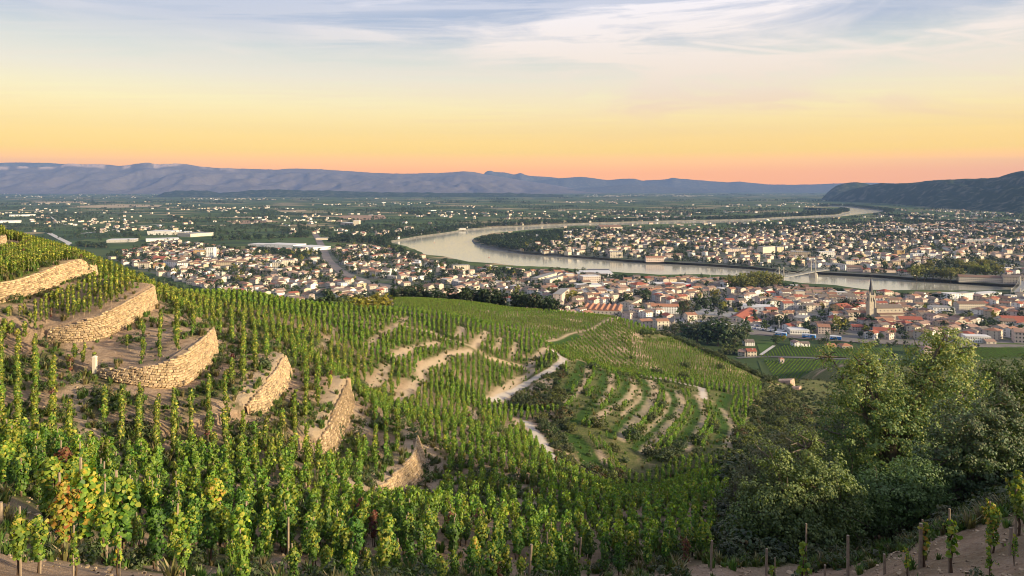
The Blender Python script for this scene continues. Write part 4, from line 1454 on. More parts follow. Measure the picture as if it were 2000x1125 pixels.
FLANK = [(1105, 705), (1250, 738), (1385, 762), (1445, 775), (1455, 895), (1330, 900), (1245, 940), (1120, 850), (1090, 800), (1110, 760)]
for w in WALLS[:6]:       # the stony faces of the walls stay in sight
    for fw in (0.9, 1.8, 2.7, 3.6):
        fy = cand[:, 1] + fw
        d, t, sd, ov = seg_dist(cand[:, 0] * fy / cand[:, 1], fy, w["line"])
        ok &= ~((d < 0.7) & (ov < 0.3) & (t < len(w["line"]) * 0.75) & (RNG.random(len(d)) < 0.88))
for fw in (1.2, 2.4):      # keep the ground just below a path low enough to see it
    fy = cand[:, 1] + fw
    fx = cand[:, 0] * fy / cand[:, 1]
    ok &= cover(fx, fy, TRACKS, 0.1) < 0.05
    if fw < 2:
        ok &= cover(fx, fy, BANKS, 0.1) < 0.2
for poly in SCRUB + BARE:
    ok &= ~in_poly(cpx, cpy, poly)
ok &= ~in_poly(cpx, cpy, [(1395, 1020), (1440, 930), (1560, 860), (1620, 760), (1560, 742), (2200, 735), (2200, 1400), (1390, 1400)])      # oaks, scrub and the bare bank
ok &= ~in_poly(cpx, cpy, [(680, 572), (765, 572), (770, 604), (690, 606)])
ok &= ~((cpx > 690) & (cpy > 1100))
for w in WALLS:
    d, t, sd, ov = seg_dist(cand[:, 0], cand[:, 1], w["line"])
    s = d * sd
    ok &= ~((s > (-1.0 if w["lean"] > 0.3 else -1.7)) & (s < (1.7 if w["lean"] > 0.3 else 1.2)) & (ov < 0.8))
for v in VINES:
    ok &= np.hypot(cand[:, 0] - v[0], cand[:, 1] - v[1]) > 0.6
# nothing behind the brow of the hill, far out of sight
gx = np.linspace(-200, 2200, 300)
gY = np.exp(np.linspace(math.log(14), math.log(450), 340))
SX = (gx[None] - CX) / F * gY[:, None]
SYp = HY - F * (height(SX, np.repeat(gY[:, None], 300, 1)) - CAMZ) / gY[:, None]
RUN = np.minimum.accumulate(SYp, 0)
iy = np.clip(np.searchsorted(gY, cand[:, 1]) - 1, 0, len(gY) - 1)
ix = np.clip(((cpx + 200) / 2400 * 299).round().astype(int), 0, 299)
top = cpy - 1.7 * F / cand[:, 1]
ok &= top < RUN[iy, ix] + 6
cand, cz, cpx, cpy = cand[ok], cz[ok], cpx[ok], cpy[ok]
hs = RNG.uniform(0.84, 1.14, len(cand)) * np.where(cand[:, 2] >= 100, 0.72, np.interp(cand[:, 1], [20, 26, 34, 60, 90, 200], [0.95, 0.82, 0.66, 0.68, 0.72, 0.74]))
inview = (cpx > 5) & (cpx < 1995) & (cpy - 1.2 * F / cand[:, 1] < 1120)
order = np.argsort(cand[:, 1] + np.where(inview, 0, 1e4))
n_near = 300 - len(VINES)
nearset = order[:n_near]
kinds_near = ["green"] * 22 + ["dark"] * 14 + ["lime"] * 6 + ["red"] * 1
for i in nearset:
    VINES.append([cand[i, 0], cand[i, 1], cz[i], random.choice(kinds_near), 0, hs[i]])

# labels: bands by distance, then from the left
VINES.sort(key=lambda v: v[1])
for r in range(0, len(VINES), 25):
    row = sorted(VINES[r:r + 25], key=lambda v: v[0] / v[1])
    for k, v in enumerate(row):
        x, y, z, kind, thin, sc = v
        g = empty("grapevine", (x, y, z), random.uniform(0, 6.28))
        g.scale = (sc * random.uniform(0.9, 1.12),) * 2 + (sc,)
        look = VK[kind][5]
        form = "thin young vine" if thin else "staked vine"
        where = f"{ordinal(k)} from the left, {ordinal(r // 25)} row up" if r else f"{ordinal(k)} from the left along the bottom edge"
        tag(g, f"{look} {form}, {where}", "grapevine", "staked grapevines nearest the viewer")
        fl = NEAR_F[kind]
        link("foliage", fl[-1] if thin else random.choice(fl[:-1]), g)
        link("trunk", random.choice(STEMS), g)
        link("stake", random.choice(STAKES), g, scale=(1, 1, random.uniform(0.8, 1.15)))
for i, (px, top, Y, r) in enumerate(sorted(POSTS)):
    x, z = ground_at(px, Y)
    h = CAMZ - (top - HY) * Y / F - z
    mb = MB()
    lx, ly = random.gauss(0, 0.05), random.gauss(0, 0.03)
    mb.tube([(0, 0, -0.3), (lx * 0.5, ly * 0.5, h * 0.5), (lx, ly, h)], [r, r * 0.95, r * 0.85], 8)
    o = mb.build("wooden_stake", M_STAKE, None, (x, Y, z))
    tag(o, f"bare grey wooden stake, {ordinal(i)} from the left among the front vines", "stake", "bare wooden stakes among the front vines")

# the rest of the vineyard, too many to count: one scatter
rest = np.ones(len(cand), bool)
rest[nearset] = False
SCAT = {}


def proto(name, parts):
    """Hidden source mesh of a scatter: joined from (V, Q, C, material index) parts."""
    V, Q, C, M, b = [], [], [], [], 0
    for v, q, c, mi in parts:
        V.append(v)
        Q.append(q + b)
        C.append(c)
        M.append(np.full(len(q), mi))
        b += len(v)
    return np.concatenate(V), np.concatenate(Q), np.concatenate(C), np.concatenate(M)


def stick(h, r, col):
    v = np.array([(x * r, y * r, z) for z in (-0.2, h) for x, y in ((-1, -1), (1, -1), (1, 1), (-1, 1))])
    q = np.array([(0, 1, 5, 4), (1, 2, 6, 5), (2, 3, 7, 6), (3, 0, 4, 7)])
    return v, q, np.tile(np.array(col), (8, 1)), 1


def scatter(name, protos, pts, rot, scl, which, mats, label, parent=None):
    """One object that draws copies of a few source meshes on points (geometry nodes)."""
    me = bpy.data.meshes.new(name)
    me.vertices.add(len(pts))
    me.vertices.foreach_set("co", np.asarray(pts, np.float32).reshape(-1))
    for nm, arr, tp in (("turn", rot, "FLOAT"), ("which", which, "INT")):
        a = me.attributes.new(nm, tp, "POINT")
        a.data.foreach_set("value", np.asarray(arr, np.float32 if tp == "FLOAT" else np.int32))
    a = me.attributes.new("size", "FLOAT_VECTOR", "POINT")
    a.data.foreach_set("vector", np.asarray(scl, np.float32).reshape(-1))
    o = link(name, me, parent)
    tag(o, label, kind="stuff")
    ng = bpy.data.node_groups.new(name + "_scatter", "GeometryNodeTree")
    ng.interface.new_socket("Geometry", in_out="INPUT", socket_type="NodeSocketGeometry")
    ng.interface.new_socket("Geometry", in_out="OUTPUT", socket_type="NodeSocketGeometry")
    gi, go = ng.nodes.new("NodeGroupInput"), ng.nodes.new("NodeGroupOutput")
    jn = ng.nodes.new("GeometryNodeJoinGeometry")

    def named(nm, tp):
        n = ng.nodes.new("GeometryNodeInputNamedAttribute")
        n.data_type = tp
        n.inputs["Name"].default_value = nm
        return n.outputs["Attribute"]

    turn, size, wh = named("turn", "FLOAT"), named("size", "FLOAT_VECTOR"), named("which", "INT")
    cmb = ng.nodes.new("ShaderNodeCombineXYZ")
    ng.links.new(turn, cmb.inputs[2])
    for k, pr in enumerate(protos):
        src = bpy.data.objects.new(name + "_source", pr)
        oi = ng.nodes.new("GeometryNodeObjectInfo")
        oi.inputs["Object"].default_value = src
        oi.inputs["As Instance"].default_value = True
        cp = ng.nodes.new("FunctionNodeCompare")
        cp.data_type = "INT"
        cp.operation = "EQUAL"
        ng.links.new(wh, cp.inputs[2])
        cp.inputs[3].default_value = k
        ip = ng.nodes.new("GeometryNodeInstanceOnPoints")
        ng.links.new(gi.outputs[0], ip.inputs["Points"])
        ng.links.new(cp.outputs[0], ip.inputs["Selection"])
        ng.links.new(oi.outputs["Geometry"], ip.inputs["Instance"])
        ng.links.new(cmb.outputs[0], ip.inputs["Rotation"])
        ng.links.new(size, ip.inputs["Scale"])
        ng.links.new(ip.outputs[0], jn.inputs[0])
    ng.links.new(jn.outputs[0], go.inputs[0])
    md = o.modifiers.new("scatter", "NODES")
    md.node_group = ng
    return o


protos = []
STK = (0.8, 0.62, 0.46)
for v in range(4):     # middle distance, green
    a = make_foliage("", 800 + v, [85, 70, 95, 78][v], 1.62, [0.22, 0.17, 0.27, 0.2][v], 0.19, GREEN[1:4] if v < 3 else OLIVE, YELLOW[2:3], 0.35, kind="rhomb", bare=0.2, shoots=3)
    protos.append(proto("", [(*a, 0), stick(1.5, 0.022, STK)]))
for v in range(3):     # middle distance, olive
    a = make_foliage("", 820 + v, [80, 70, 90][v], 1.62, [0.20, 0.16, 0.24][v], 0.19, OLIVE, YELLOW[2:4], 0.3, kind="rhomb", bare=0.22, shoots=3)
    protos.append(proto("", [(*a, 0), stick(1.6, 0.022, STK)]))
for v in range(2):     # far, green and olive
    a = make_foliage("", 840 + v, 34, 1.55, 0.27, 0.34, GREEN[1:4], YELLOW[2:3], 0.3, kind="rhomb", bare=0.12, shoots=1)
    protos.append(proto("", [(*a, 0)]))
for v in range(2):
    a = make_foliage("", 850 + v, 34, 1.55, 0.25, 0.34, OLIVE, YELLOW[2:3], 0.3, kind="rhomb", bare=0.12, shoots=1)
    protos.append(proto("", [(*a, 0)]))
for pal in (YELLOW, REDS):
    a = make_foliage("", 860, 70, 1.6, 0.2, 0.19, pal, None, 0, kind="rhomb", bare=0.2, shoots=3)
    protos.append(proto("", [(*a, 0), stick(1.6, 0.022, STK)]))
M_STK2 = mat_simple("thin_stake", (0.30, 0.22, 0.15), 0.9, 0.3, 5)
PM = [new_mesh("vine_source", V, Q, [M_VINE, M_STK2], M, C) for V, Q, C, M in protos]
R = cand[rest]
nR_ = len(R)
# olive share paints sunlit yellow on the left hill; far spur olive, hollow greener
u = cpx[rest]
dry = np.clip(0.95 - (u - 250) / 900, 0.15, 0.9) + (R[:, 2] >= 100) * 0.45
dry = np.where(cpy[rest] > 900, 0.12, dry) + (fbm(R[:, 0] / 14, R[:, 1] / 14, 3, 61) - 0.5) * 0.9
is_olive = RNG.random(nR_) < dry
far = R[:, 1] > 118
wh = np.where(far, np.where(is_olive, 9 + RNG.integers(0, 2, nR_), 7 + RNG.integers(0, 2, nR_)), np.where(is_olive, 4 + RNG.integers(0, 3, nR_), RNG.integers(0, 4, nR_)))
odd = RNG.random(nR_)
wh = np.where((odd < 0.02) & ~far, 11, np.where((odd > 0.992) & ~far, 12, wh))
sz = hs[rest]
scatter("vineyard", PM, np.c_[R[:, :2], cz[rest]], RNG.random(nR_) * 6.28, np.stack([sz * RNG.uniform(0.85, 1.2, nR_)] * 2 + [sz], 1), wh, None, "rows of staked vines covering the slopes")
print("vines in scatter", nR_)
# ------------------------------------------------------------------ trees and bushes
M_LEAF = mat_leaf("tree_leaf", 0.3, 0.55)
M_TRUNK = mat_simple("tree_bark", (0.13, 0.105, 0.08), 0.95, 0.4, 2.5)
T_DARK = [(0.022, 0.042, 0.015), (0.032, 0.055, 0.018), (0.040, 0.066, 0.022), (0.028, 0.045, 0.020)]
T_MID = [(0.040, 0.070, 0.020), (0.055, 0.088, 0.022), (0.070, 0.100, 0.028), (0.045, 0.065, 0.025)]
T_OLIVE = [(0.060, 0.075, 0.030), (0.080, 0.092, 0.035), (0.100, 0.108, 0.040), (0.055, 0.065, 0.030)]
T_GOLD = [(0.20, 0.205, 0.024), (0.26, 0.24, 0.030), (0.15, 0.17, 0.025), (0.30, 0.25, 0.03)]
T_PLANE = [(0.085, 0.100, 0.022), (0.11, 0.115, 0.025), (0.065, 0.085, 0.022), (0.15, 0.135, 0.03)]
T_RUST = [(0.10, 0.065, 0.028), (0.13, 0.085, 0.035), (0.075, 0.065, 0.028)]


def clump_crown(rng, lobes, n_clump, per, leaf, pal, top=None, clump_r=None, kind="rhomb", shell=0.55):
    """Crown as leaf clumps spread through ellipsoid lobes (cx, cy, cz, rx, ry, rz)."""
    lob = np.array(lobes, float)
    vol = lob[:, 3] * lob[:, 4] * lob[:, 5]
    pick = rng.choice(len(lob), n_clump, p=vol / vol.sum())
    d = rng.normal(0, 1, (n_clump, 3))
    d /= np.linalg.norm(d, axis=1)[:, None]
    rad = rng.uniform(shell, 1.08, n_clump)[:, None]
    L = lob[pick]
    cen = L[:, :3] + d * rad * L[:, 3:]
    cr = clump_r if clump_r else 0.30 * lob[:, 3:].mean()
    k = np.repeat(np.arange(n_clump), per)
    q = rng.normal(0, 1, (len(k), 3))
    q /= np.linalg.norm(q, axis=1)[:, None]
    rr = cr * rng.uniform(0.35, 1.0, len(k))[:, None] * rng.uniform(0.6, 1.35, n_clump)[k][:, None]
    P = cen[k] + q * rr * np.array([1, 1, 0.75])
    N = q * 0.6 + d[k] * 0.7 + rng.normal(0, 0.45, (len(k), 3)) + np.array([0, 0, 0.35])
    base = np.array(pal)[rng.integers(0, len(pal), n_clump)]
    C = base[k] * rng.uniform(0.75, 1.3, (len(k), 1))
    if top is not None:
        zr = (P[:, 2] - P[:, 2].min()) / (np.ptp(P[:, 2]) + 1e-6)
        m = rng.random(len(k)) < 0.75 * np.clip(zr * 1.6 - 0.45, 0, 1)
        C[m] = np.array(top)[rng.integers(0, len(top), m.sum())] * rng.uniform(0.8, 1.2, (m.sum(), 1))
    return leaf_cloud(P, N, leaf, C, rng, kind=kind)


def limb_mesh(rng, base_r, top, lobes, name="trunk", n=7):
    mb = MB()
    fork = top * 0.55
    mb.tube([(0, 0, -0.4), (rng.normal(0, .05) * top * .3, rng.normal(0, .05) * top * .3, fork * 0.5), (0, 0, fork)], [base_r * 1.25, base_r, base_r * 0.85], n)
    for (cx, cy, cz, rx, ry, rz) in lobes:
        mid = (cx * 0.45 + rng.normal(0, .1) * rx, cy * 0.45 + rng.normal(0, .1) * ry, fork + (cz - fork) * 0.55)
        mb.tube([(0, 0, fork * 0.9), mid, (cx, cy, cz + rz * 0.3)], [base_r * 0.6, base_r * 0.4, base_r * 0.1], 5)
    return mb.mesh(name, [M_TRUNK])


def lobes_round(rng, h, w, n=5, low=0.22):
    out = [(0, 0, h * 0.62, w * 0.36, w * 0.36, h * 0.32), (0, 0, h * 0.36, w * 0.38, w * 0.38, h * 0.26)]
    for i in range(n):
        a = i / n * 6.28 + rng.normal(0, 0.3)
        r = w * rng.uniform(0.2, 0.3)
        z = h * rng.uniform(low + 0.2, 0.78)
        s = rng.uniform(0.20, 0.30)
        out.append((r * math.cos(a), r * math.sin(a), z, w * s, w * s, h * s * 0.75))
    return out


TREE_KIND = {}     # kind -> list of (crown mesh, trunk mesh); unit height 1


def tree_kind(kind, pal, top, n, shape, count=3, clumps=46, per=11, leaf=0.075):
    L = []
    for v in range(count):
        rng = np.random.default_rng(hash2(np.array([len(TREE_KIND)]), np.array([v]), 5).view(np.int64)[0] % 100000)
        if shape == "round":
            lob = lobes_round(rng, 1.0, 0.95, 5)
        elif shape == "tall":
            lob = [(0, 0, 0.5, 0.13, 0.13, 0.42), (0, 0, 0.38, 0.15, 0.15, 0.28)]
        elif shape == "poplar":
            lob = [(0, 0, 0.58, 0.19, 0.19, 0.40), (0.05, 0, 0.42, 0.2, 0.2, 0.25)]
        elif shape == "cone":
            lob = [(0, 0, 0.22, 0.30, 0.30, 0.16), (0, 0, 0.45, 0.22, 0.22, 0.2), (0, 0, 0.70, 0.13, 0.13, 0.2), (0, 0, 0.88, 0.06, 0.06, 0.12)]
        elif shape == "bush":
            lob = [(0, 0, 0.4, 0.55, 0.55, 0.42), (0.35, 0.1, 0.35, 0.35, 0.35, 0.35), (-0.3, -0.15, 0.35, 0.4, 0.38, 0.36), (0.05, -0.35, 0.3, 0.36, 0.33, 0.3)]
        elif shape == "wide":
            lob = lobes_round(rng, 1.0, 1.25, 7, 0.1)
        V, Q, C = clump_crown(rng, lob, clumps, per, leaf, pal, top, kind="rhomb")
        crown = new_mesh("crown", V, Q, [M_LEAF], None, C)
        trunk = limb_mesh(rng, 0.035 if shape != "bush" else 0.02, 0.75, lob[:5] if shape in ("round", "wide") else lob[:1], n=6)
        L.append((crown, trunk))
    TREE_KIND[kind] = L


tree_kind("dark", T_DARK, T_MID[:2], 0, "round", 4, 84, 12)
tree_kind("green", T_MID, T_OLIVE[1:3], 0, "round", 4, 84, 12)
tree_kind("gold", T_GOLD, T_GOLD[1:2], 0, "round", 3, 84, 12)
tree_kind("plane", T_PLANE, T_GOLD, 0, "wide", 4, 150, 14, 0.06)
tree_kind("cypress", T_DARK[:2], None, 0, "tall", 3, 34, 12, 0.07)
tree_kind("poplar", T_MID[:2] + T_DARK[2:3], None, 0, "poplar", 2, 36, 11, 0.075)
tree_kind("conifer", T_DARK, None, 0, "cone", 2, 44, 11, 0.07)
tree_kind("bush", T_MID + T_DARK[2:3], T_OLIVE, 0, "bush", 4, 90, 14, 0.085)
tree_kind("olivebush", T_OLIVE, T_GOLD[2:3], 0, "bush", 3, 90, 14, 0.085)
tree_kind("rustbush", T_RUST + T_OLIVE[:2], None, 0, "bush", 2, 70, 12, 0.085)
ALL_TREES = []     # label stub filled later


def plant(kind, x, y, z, h, w=1.0, name="tree", label=None, cat="tree", group=None):
    g = empty(name, (x, y, z), random.uniform(0, 6.28))
    g.scale = (h * w, h * w, h)
    c, t = random.choice(TREE_KIND[kind])
    link("crown", c, g)
    link("trunk", t, g)
    return tag(g, label, cat, group)


def px_tree(kind, px, py_base, hpx, w=1.0, **kw):
    """A tree whose foot stands on the plain where the photograph shows it."""
    x, y = plain_pt(px, py_base, PZ)
    return plant(kind, x, y, PZ, hpx * y / F, w, **kw)


# --- cypress screen above the vineyard, in front of the suburb
def behind_brow(px, ymax):
    """Ground just behind the brow of the hill in this direction, and where the brow shows."""
    j = int(np.clip(round((px + 200) / 2400 * 299), 0, 299))
    col = np.where(gY < ymax, SYp[:, j], 1e9)
    i = int(col.argmin())
    Y = float(gY[i]) * 1.035
    x = (px - CX) / F * Y
    return x, Y, terrain_z(x, Y), float(col[i])


k = 0
for x0, x1, t0, t1 in ((762, 985, 551, 563), (1002, 1092, 565, 578)):
    n = int((x1 - x0) / 6.5)
    for i in range(n):
        t = (i + 0.5 + random.uniform(-.3, .3)) / n
        px = x0 + (x1 - x0) * t
        kind = "cypress" if random.random() < 0.7 else "dark"
        x, Y, z, brow = behind_brow(px, 460)
        top = t0 + (t1 - t0) * t + random.uniform(-6, 7)
        h = CAMZ - (top - HY) * Y / F - z
        plant(kind, x, Y + random.uniform(0, 4), z - 0.6, max(h, 3), 1.3 if kind == "cypress" else 1.0, "cypress_tree" if kind == "cypress" else "tree",
              f"{'slender dark cypress' if kind == 'cypress' else 'dark rounded tree'}, {ordinal(k)} from the left in the black screen above the vineyard", "cypress" if kind == "cypress" else "tree", "dark trees screening the vineyard from the town")
        k += 1
# --- yellow bushes on the brow
for i, (px, top, ymax, w, kind, lab) in enumerate([(745, 566, 250, 1.5, "gold", "bright yellow bush, rightmost and tallest of the brow thicket"), (722, 572, 250, 1.5, "gold", "yellow bush in the middle of the brow thicket"), (698, 573, 250, 1.5, "gold", "olive yellow bush second from the left in the brow thicket"),
                                             (672, 573, 250, 1.3, "olivebush", "dull olive bush at the left end of the brow thicket"), (652, 558, 250, 0.9, "dark", "tall dark tree behind the olive bush on the brow"), (690, 566, 460, 1.2, "green", "green tree behind the yellow thicket on the brow"), (628, 572, 250, 1.2, "dark", "dark spreading tree left of the brow thicket"), (600, 576, 250, 1.3, "dark", "low dark tree at the end of the suburb, left of the brow thicket"),
                                             (560, 575, 250, 1.3, "dark", "dark bushy tree before the last suburb houses"), (770, 566, 460, 1.2, "green", "small green tree by the left end of the cypress screen")]):
    x, Y, z, brow = behind_brow(px, ymax)
    Y2 = Y * (0.98 if i < 4 else 1.2)
    x2 = (px - CX) / F * Y2
    z2 = terrain_z(x2, Y2)
    h = CAMZ - (top - HY) * Y2 / F - z2
    plant(kind, x2, Y2, z2 - 0.5, max(h, 2.5), w * (min(1.0, 7 / max(h, 2.5)) if i < 4 else min(1.0, 9 / max(h, 3))), "bush" if i < 4 else "tree", lab, "bush" if i < 4 else "tree", "thicket on the brow of the hill")
# --- plane trees by the footbridge
for i, (px, base, hpx, w) in enumerate([(1436, 568, 30, 1.15), (1458, 570, 33, 1.0), (1480, 566, 40, 0.95), (1500, 566, 36, 0.95), (1516, 564, 33, 0.8), (1428, 556, 22, 1.1), (1450, 553, 22, 1.1), (1470, 552, 24, 1.0), (1490, 552, 24, 1.0)]):
    px_tree("plane", px, base, hpx, w, name="plane_tree", label=f"big yellow green plane tree, {ordinal(i if i < 5 else i - 5)} from the left in the {'front' if i < 5 else 'back'} row by the footbridge", group="plane trees by the footbridge")
# --- park across the river
PARK = [(1790, 546, 30), (1806, 546, 26), (1822, 545, 28), (1838, 546, 22), (1856, 548, 28), (1872, 546, 26), (1795, 534, 22), (1815, 530, 24), (1835, 528, 24), (1855, 528, 28), (1872, 527, 24), (1888, 532, 22), (1905, 540, 26), (1925, 541, 30), (1945, 541, 28), (1900, 528, 20), (1918, 526, 22), (1938, 525, 18), (1958, 520, 16), (1780, 538, 16)]
for i, (px, base, hpx) in enumerate(sorted(PARK)):
    px_tree("plane" if random.random() < .7 else "green", px, base, hpx, random.uniform(0.8, 1.0), name="park_tree", label=f"tall olive green park tree across the river, {ordinal(i)} from the left", group="park trees on the far quay")
# --- big trees between the hill and the station
WOOD = [(1345, 664, 34, "dark"), (1362, 668, 40, "green"), (1382, 672, 46, "dark"), (1402, 676, 52, "dark"), (1420, 676, 46, "green"), (1436, 676, 42, "dark"), (1450, 668, 34, "green"), (1395, 656, 38, "dark"), (1415, 650, 32, "green"), (1372, 652, 28, "green"), (1434, 690, 34, "green"), (1318, 655, 24, "green"),
        (1330, 648, 22, "dark"), (1422, 692, 24, "olivebush"), (1350, 646, 26, "rustbush"), (1458, 658, 40, "poplar"), (1448, 660, 36, "poplar"), (1408, 662, 30, "dark"), (1300, 650, 16, "green"), (1345, 655, 20, "dark")]
for i, (px, base, hpx, kind) in enumerate(sorted(WOOD)):
    px_tree(kind, px, base, hpx, 1.15, label=f"{'dense dark' if kind == 'dark' else 'tall slim' if kind == 'poplar' else 'rusty brown' if kind == 'rustbush' else 'olive' if kind == 'olivebush' else 'mid green'} tree, {ordinal(i)} from the left between spur and station", group="trees between the vineyard spur and the station")
# --- town trees seen singly: px, base, height px, kind
TT = [(1330, 607, 20, "dark"), (1345, 608, 26, "rustbush"), (1362, 606, 30, "dark"), (1378, 606, 30, "dark"), (1395, 604, 28, "dark"), (1412, 607, 18, "gold"), (1432, 604, 12, "green"), (1398, 586, 22, "gold"), (1245, 587, 22, "dark"), (1262, 590, 26, "dark"), (1230, 596, 24, "dark"), (1218, 598, 26, "dark"), (1110, 590, 22, "gold"), (1120, 588, 22, "gold"), (1128, 592, 20, "dark"), (1082, 580, 22, "rustbush"),
      (1115, 574, 20, "dark"), (1105, 570, 18, "dark"), (1148, 568, 16, "conifer"), (1252, 616, 20, "dark"), (1135, 612, 18, "dark"), (1550, 578, 28, "conifer"), (1638, 648, 30, "gold"), (1650, 648, 26, "green"), (1628, 650, 18, "dark"), (1690, 588, 10, "green"), (1520, 640, 18, "dark"), (1540, 642, 16, "dark"), (1505, 638, 14, "dark"), (1556, 642, 14, "dark"), (1690, 612, 12, "green"), (1710, 614, 12, "green"),
      (1820, 628, 20, "dark"), (1840, 630, 22, "green"), (1858, 630, 20, "dark"), (1880, 626, 16, "green"), (1895, 624, 14, "gold"), (1920, 652, 26, "dark"), (1905, 650, 20, "dark"), (1960, 655, 16, "dark"), (1945, 660, 18, "dark"), (1530, 668, 14, "gold"), (1515, 674, 20, "green"), (1545, 668, 10, "dark"), (1600, 672, 10, "green"), (1700, 662, 16, "dark"), (1680, 660, 14, "dark"), (1720, 664, 14, "dark"),
      (1745, 700, 12, "dark"), (1733, 698, 9, "dark"), (1810, 605, 14, "dark"), (1625, 605, 12, "dark"), (1595, 600, 10, "green"), (1785, 640, 14, "green"), (1760, 648, 14, "dark"), (1285, 630, 12, "green"), (1340, 622, 12, "green"), (1360, 625, 12, "green"), (1375, 626, 12, "green"), (1388, 628, 11, "green"), (1240, 545, 10, "conifer"), (1250, 545, 10, "cypress"), (1256, 545, 9, "cypress"), (1290, 546, 9, "cypress"), (1338, 548, 16, "conifer"), (1330, 548, 12, "dark"),
      (1370, 548, 16, "conifer"), (1350, 552, 12, "dark"), (1395, 556, 14, "dark"), (1410, 556, 16, "dark"), (1308, 548, 10, "dark"), (1075, 536, 14, "green"), (1090, 536, 14, "green"), (1105, 536, 12, "green"), (1125, 536, 12, "green"), (1140, 534, 12, "dark"), (985, 532, 12, "dark"), (1000, 532, 11, "dark"), (800, 507, 14, "dark"), (812, 508, 16, "dark"), (786, 505, 14, "dark"), (820, 508, 12, "dark"), (745, 500, 12, "dark"), (875, 520, 12, "dark"), (430, 505, 16, "poplar"), (440, 505, 15, "poplar"), (450, 505, 14, "dark"), (558, 520, 12, "dark"), (640, 590, 26, "dark")]
for i, (px, base, hpx, kind) in enumerate(sorted(TT)):
    nm = {"dark": "dark leafy tree", "green": "green leafy tree", "gold": "yellow autumn tree", "rustbush": "rusty brown tree", "conifer": "dark pointed conifer", "cypress": "thin dark cypress", "poplar": "slim poplar", "olivebush": "olive tree"}[kind]
    px_tree(kind, px, base, hpx * 1.1, 0.95, label=f"{nm} among the houses, {ordinal(i % 50)} from left in the {'left' if i < 50 else 'right'} half", group="trees among the houses of the near town")

# --- bushes in the gully and along the terraces
BUSH = []
rngb = random.Random(3)
for _ in range(2600):
    px, py = rngb.uniform(980, 1600), rngb.uniform(640, 1000)
    inside = any(in_poly(np.array([px]), np.array([py]), p)[0] for p in SCRUB[:3])
    near_edge = False
    if not inside and not (1040 < px < 1440 and 700 < py < 900 and rngb.random() < 0.12):
        continue
    BUSH.append((px, py))
sel = []
for px, py in BUSH:
    x, y = cast(px, py)
    a, b = np.array([x]), np.array([y])
    if cover(a, b, TRACKS)[0] > 0 or cover(a, b, STRIPS)[0] > 0.3 or (cover(a, b, STRIP_EDGES)[0] > 0.2):
        continue
    if any(math.hypot(x - q[0], y - q[1]) < 2.1 for q in sel):
        continue
    sel.append((x, y, px, py))
    if len(sel) >= 210:
        break
for px, py in [(1258, 653), (1270, 653), (1283, 653), (1296, 655), (1308, 658)] + [(1315 + 9.0 * i, 660 + 4.1 * i) for i in range(21)]:
    x, y = cast(px, py)
    sel.append((x, y, px, py))
sel.sort(key=lambda s: s[1])
for r in range(0, len(sel), 24):
    for k, (x, y, px, py) in enumerate(sorted(sel[r:r + 24], key=lambda s: s[2])):
        kind = rngb.choice(["bush"] * 5 + ["olivebush"] * 3 + ["rustbush"])
        h = rngb.uniform(1.3, 2.9) * (1.15 if px > 1430 else 0.9)
        if py < 745 and px > 1250:
            kind, h = "bush", rngb.uniform(2.2, 3.4)
        z = terrain_z(x, y)
        nm = {"bush": "dark green bush", "olivebush": "olive green bush", "rustbush": "brownish dry bush"}[kind]
        plant(kind, x, y, z - 0.15, h, rngb.uniform(0.85, 1.2), "bush", f"{nm}, {ordinal(k)} from the left in the {ordinal(r // 24)} gully row up", "bush", "bushes in the gully and on the hedge")


# --- the big oaks and shrubs at the right
def big_tree(name, label, cat, px, Y, base_py, lobes_px, clumps, per, leaf, pal, top, seed, trunk_r=0.22, clump_r=0.45, twigs=26):
    """lobes_px: (px, py, half width px, half height px, depth offset m)"""
    rng = np.random.default_rng(seed)
    x0 = (px - CX) / F * Y
    zt = terrain_z(x0, Y)
    s = Y / F
    lob = []
    for lx, ly, hw, hh, dy in lobes_px:
        lob.append(((lx - px) * s, dy, (HY - ly) * s + CAMZ - zt, hw * s, hw * s * 0.9, hh * s))
    g = empty(name, (x0, Y, zt))
    tag(g, label, cat)
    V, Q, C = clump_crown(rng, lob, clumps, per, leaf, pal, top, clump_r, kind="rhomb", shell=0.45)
    link("crown", new_mesh("crown", V, Q, [M_LEAF], None, C), g)
    mb = MB()
    top_z = max(l[2] for l in lob)
    for l in lob:
        pts, rad = [], []
        for k in range(7):
            t = k / 6
            w_ = math.sin(t * 3.1) * 0.25
            pts.append((l[0] * t ** 1.4 + rng.normal(0, .12) * w_ * 3, l[1] * t ** 1.4 + rng.normal(0, .12) * w_ * 3, -0.4 + (l[2] + l[5] * 0.4 + 0.4) * t ** 0.85))
            rad.append(trunk_r * (1 - t) ** 0.8 + 0.02)
        mb.tube(pts, rad, 6)
    for k in range(twigs):               # thin bare twigs showing through the leaves
        l = lob[rng.integers(0, len(lob))]
        d = rng.normal(0, 1, 3)
        d /= np.linalg.norm(d)
        c = np.array(l[:3])
        e = c + d * np.array(l[3:]) * 1.08
        m_ = c + (e - c) * 0.5 + rng.normal(0, .15, 3)
        mb.tube([tuple(c), tuple(m_), tuple(e)], [0.05, 0.035, 0.012], 4)
    mb.build("trunk", M_TRUNK, g)
    return g


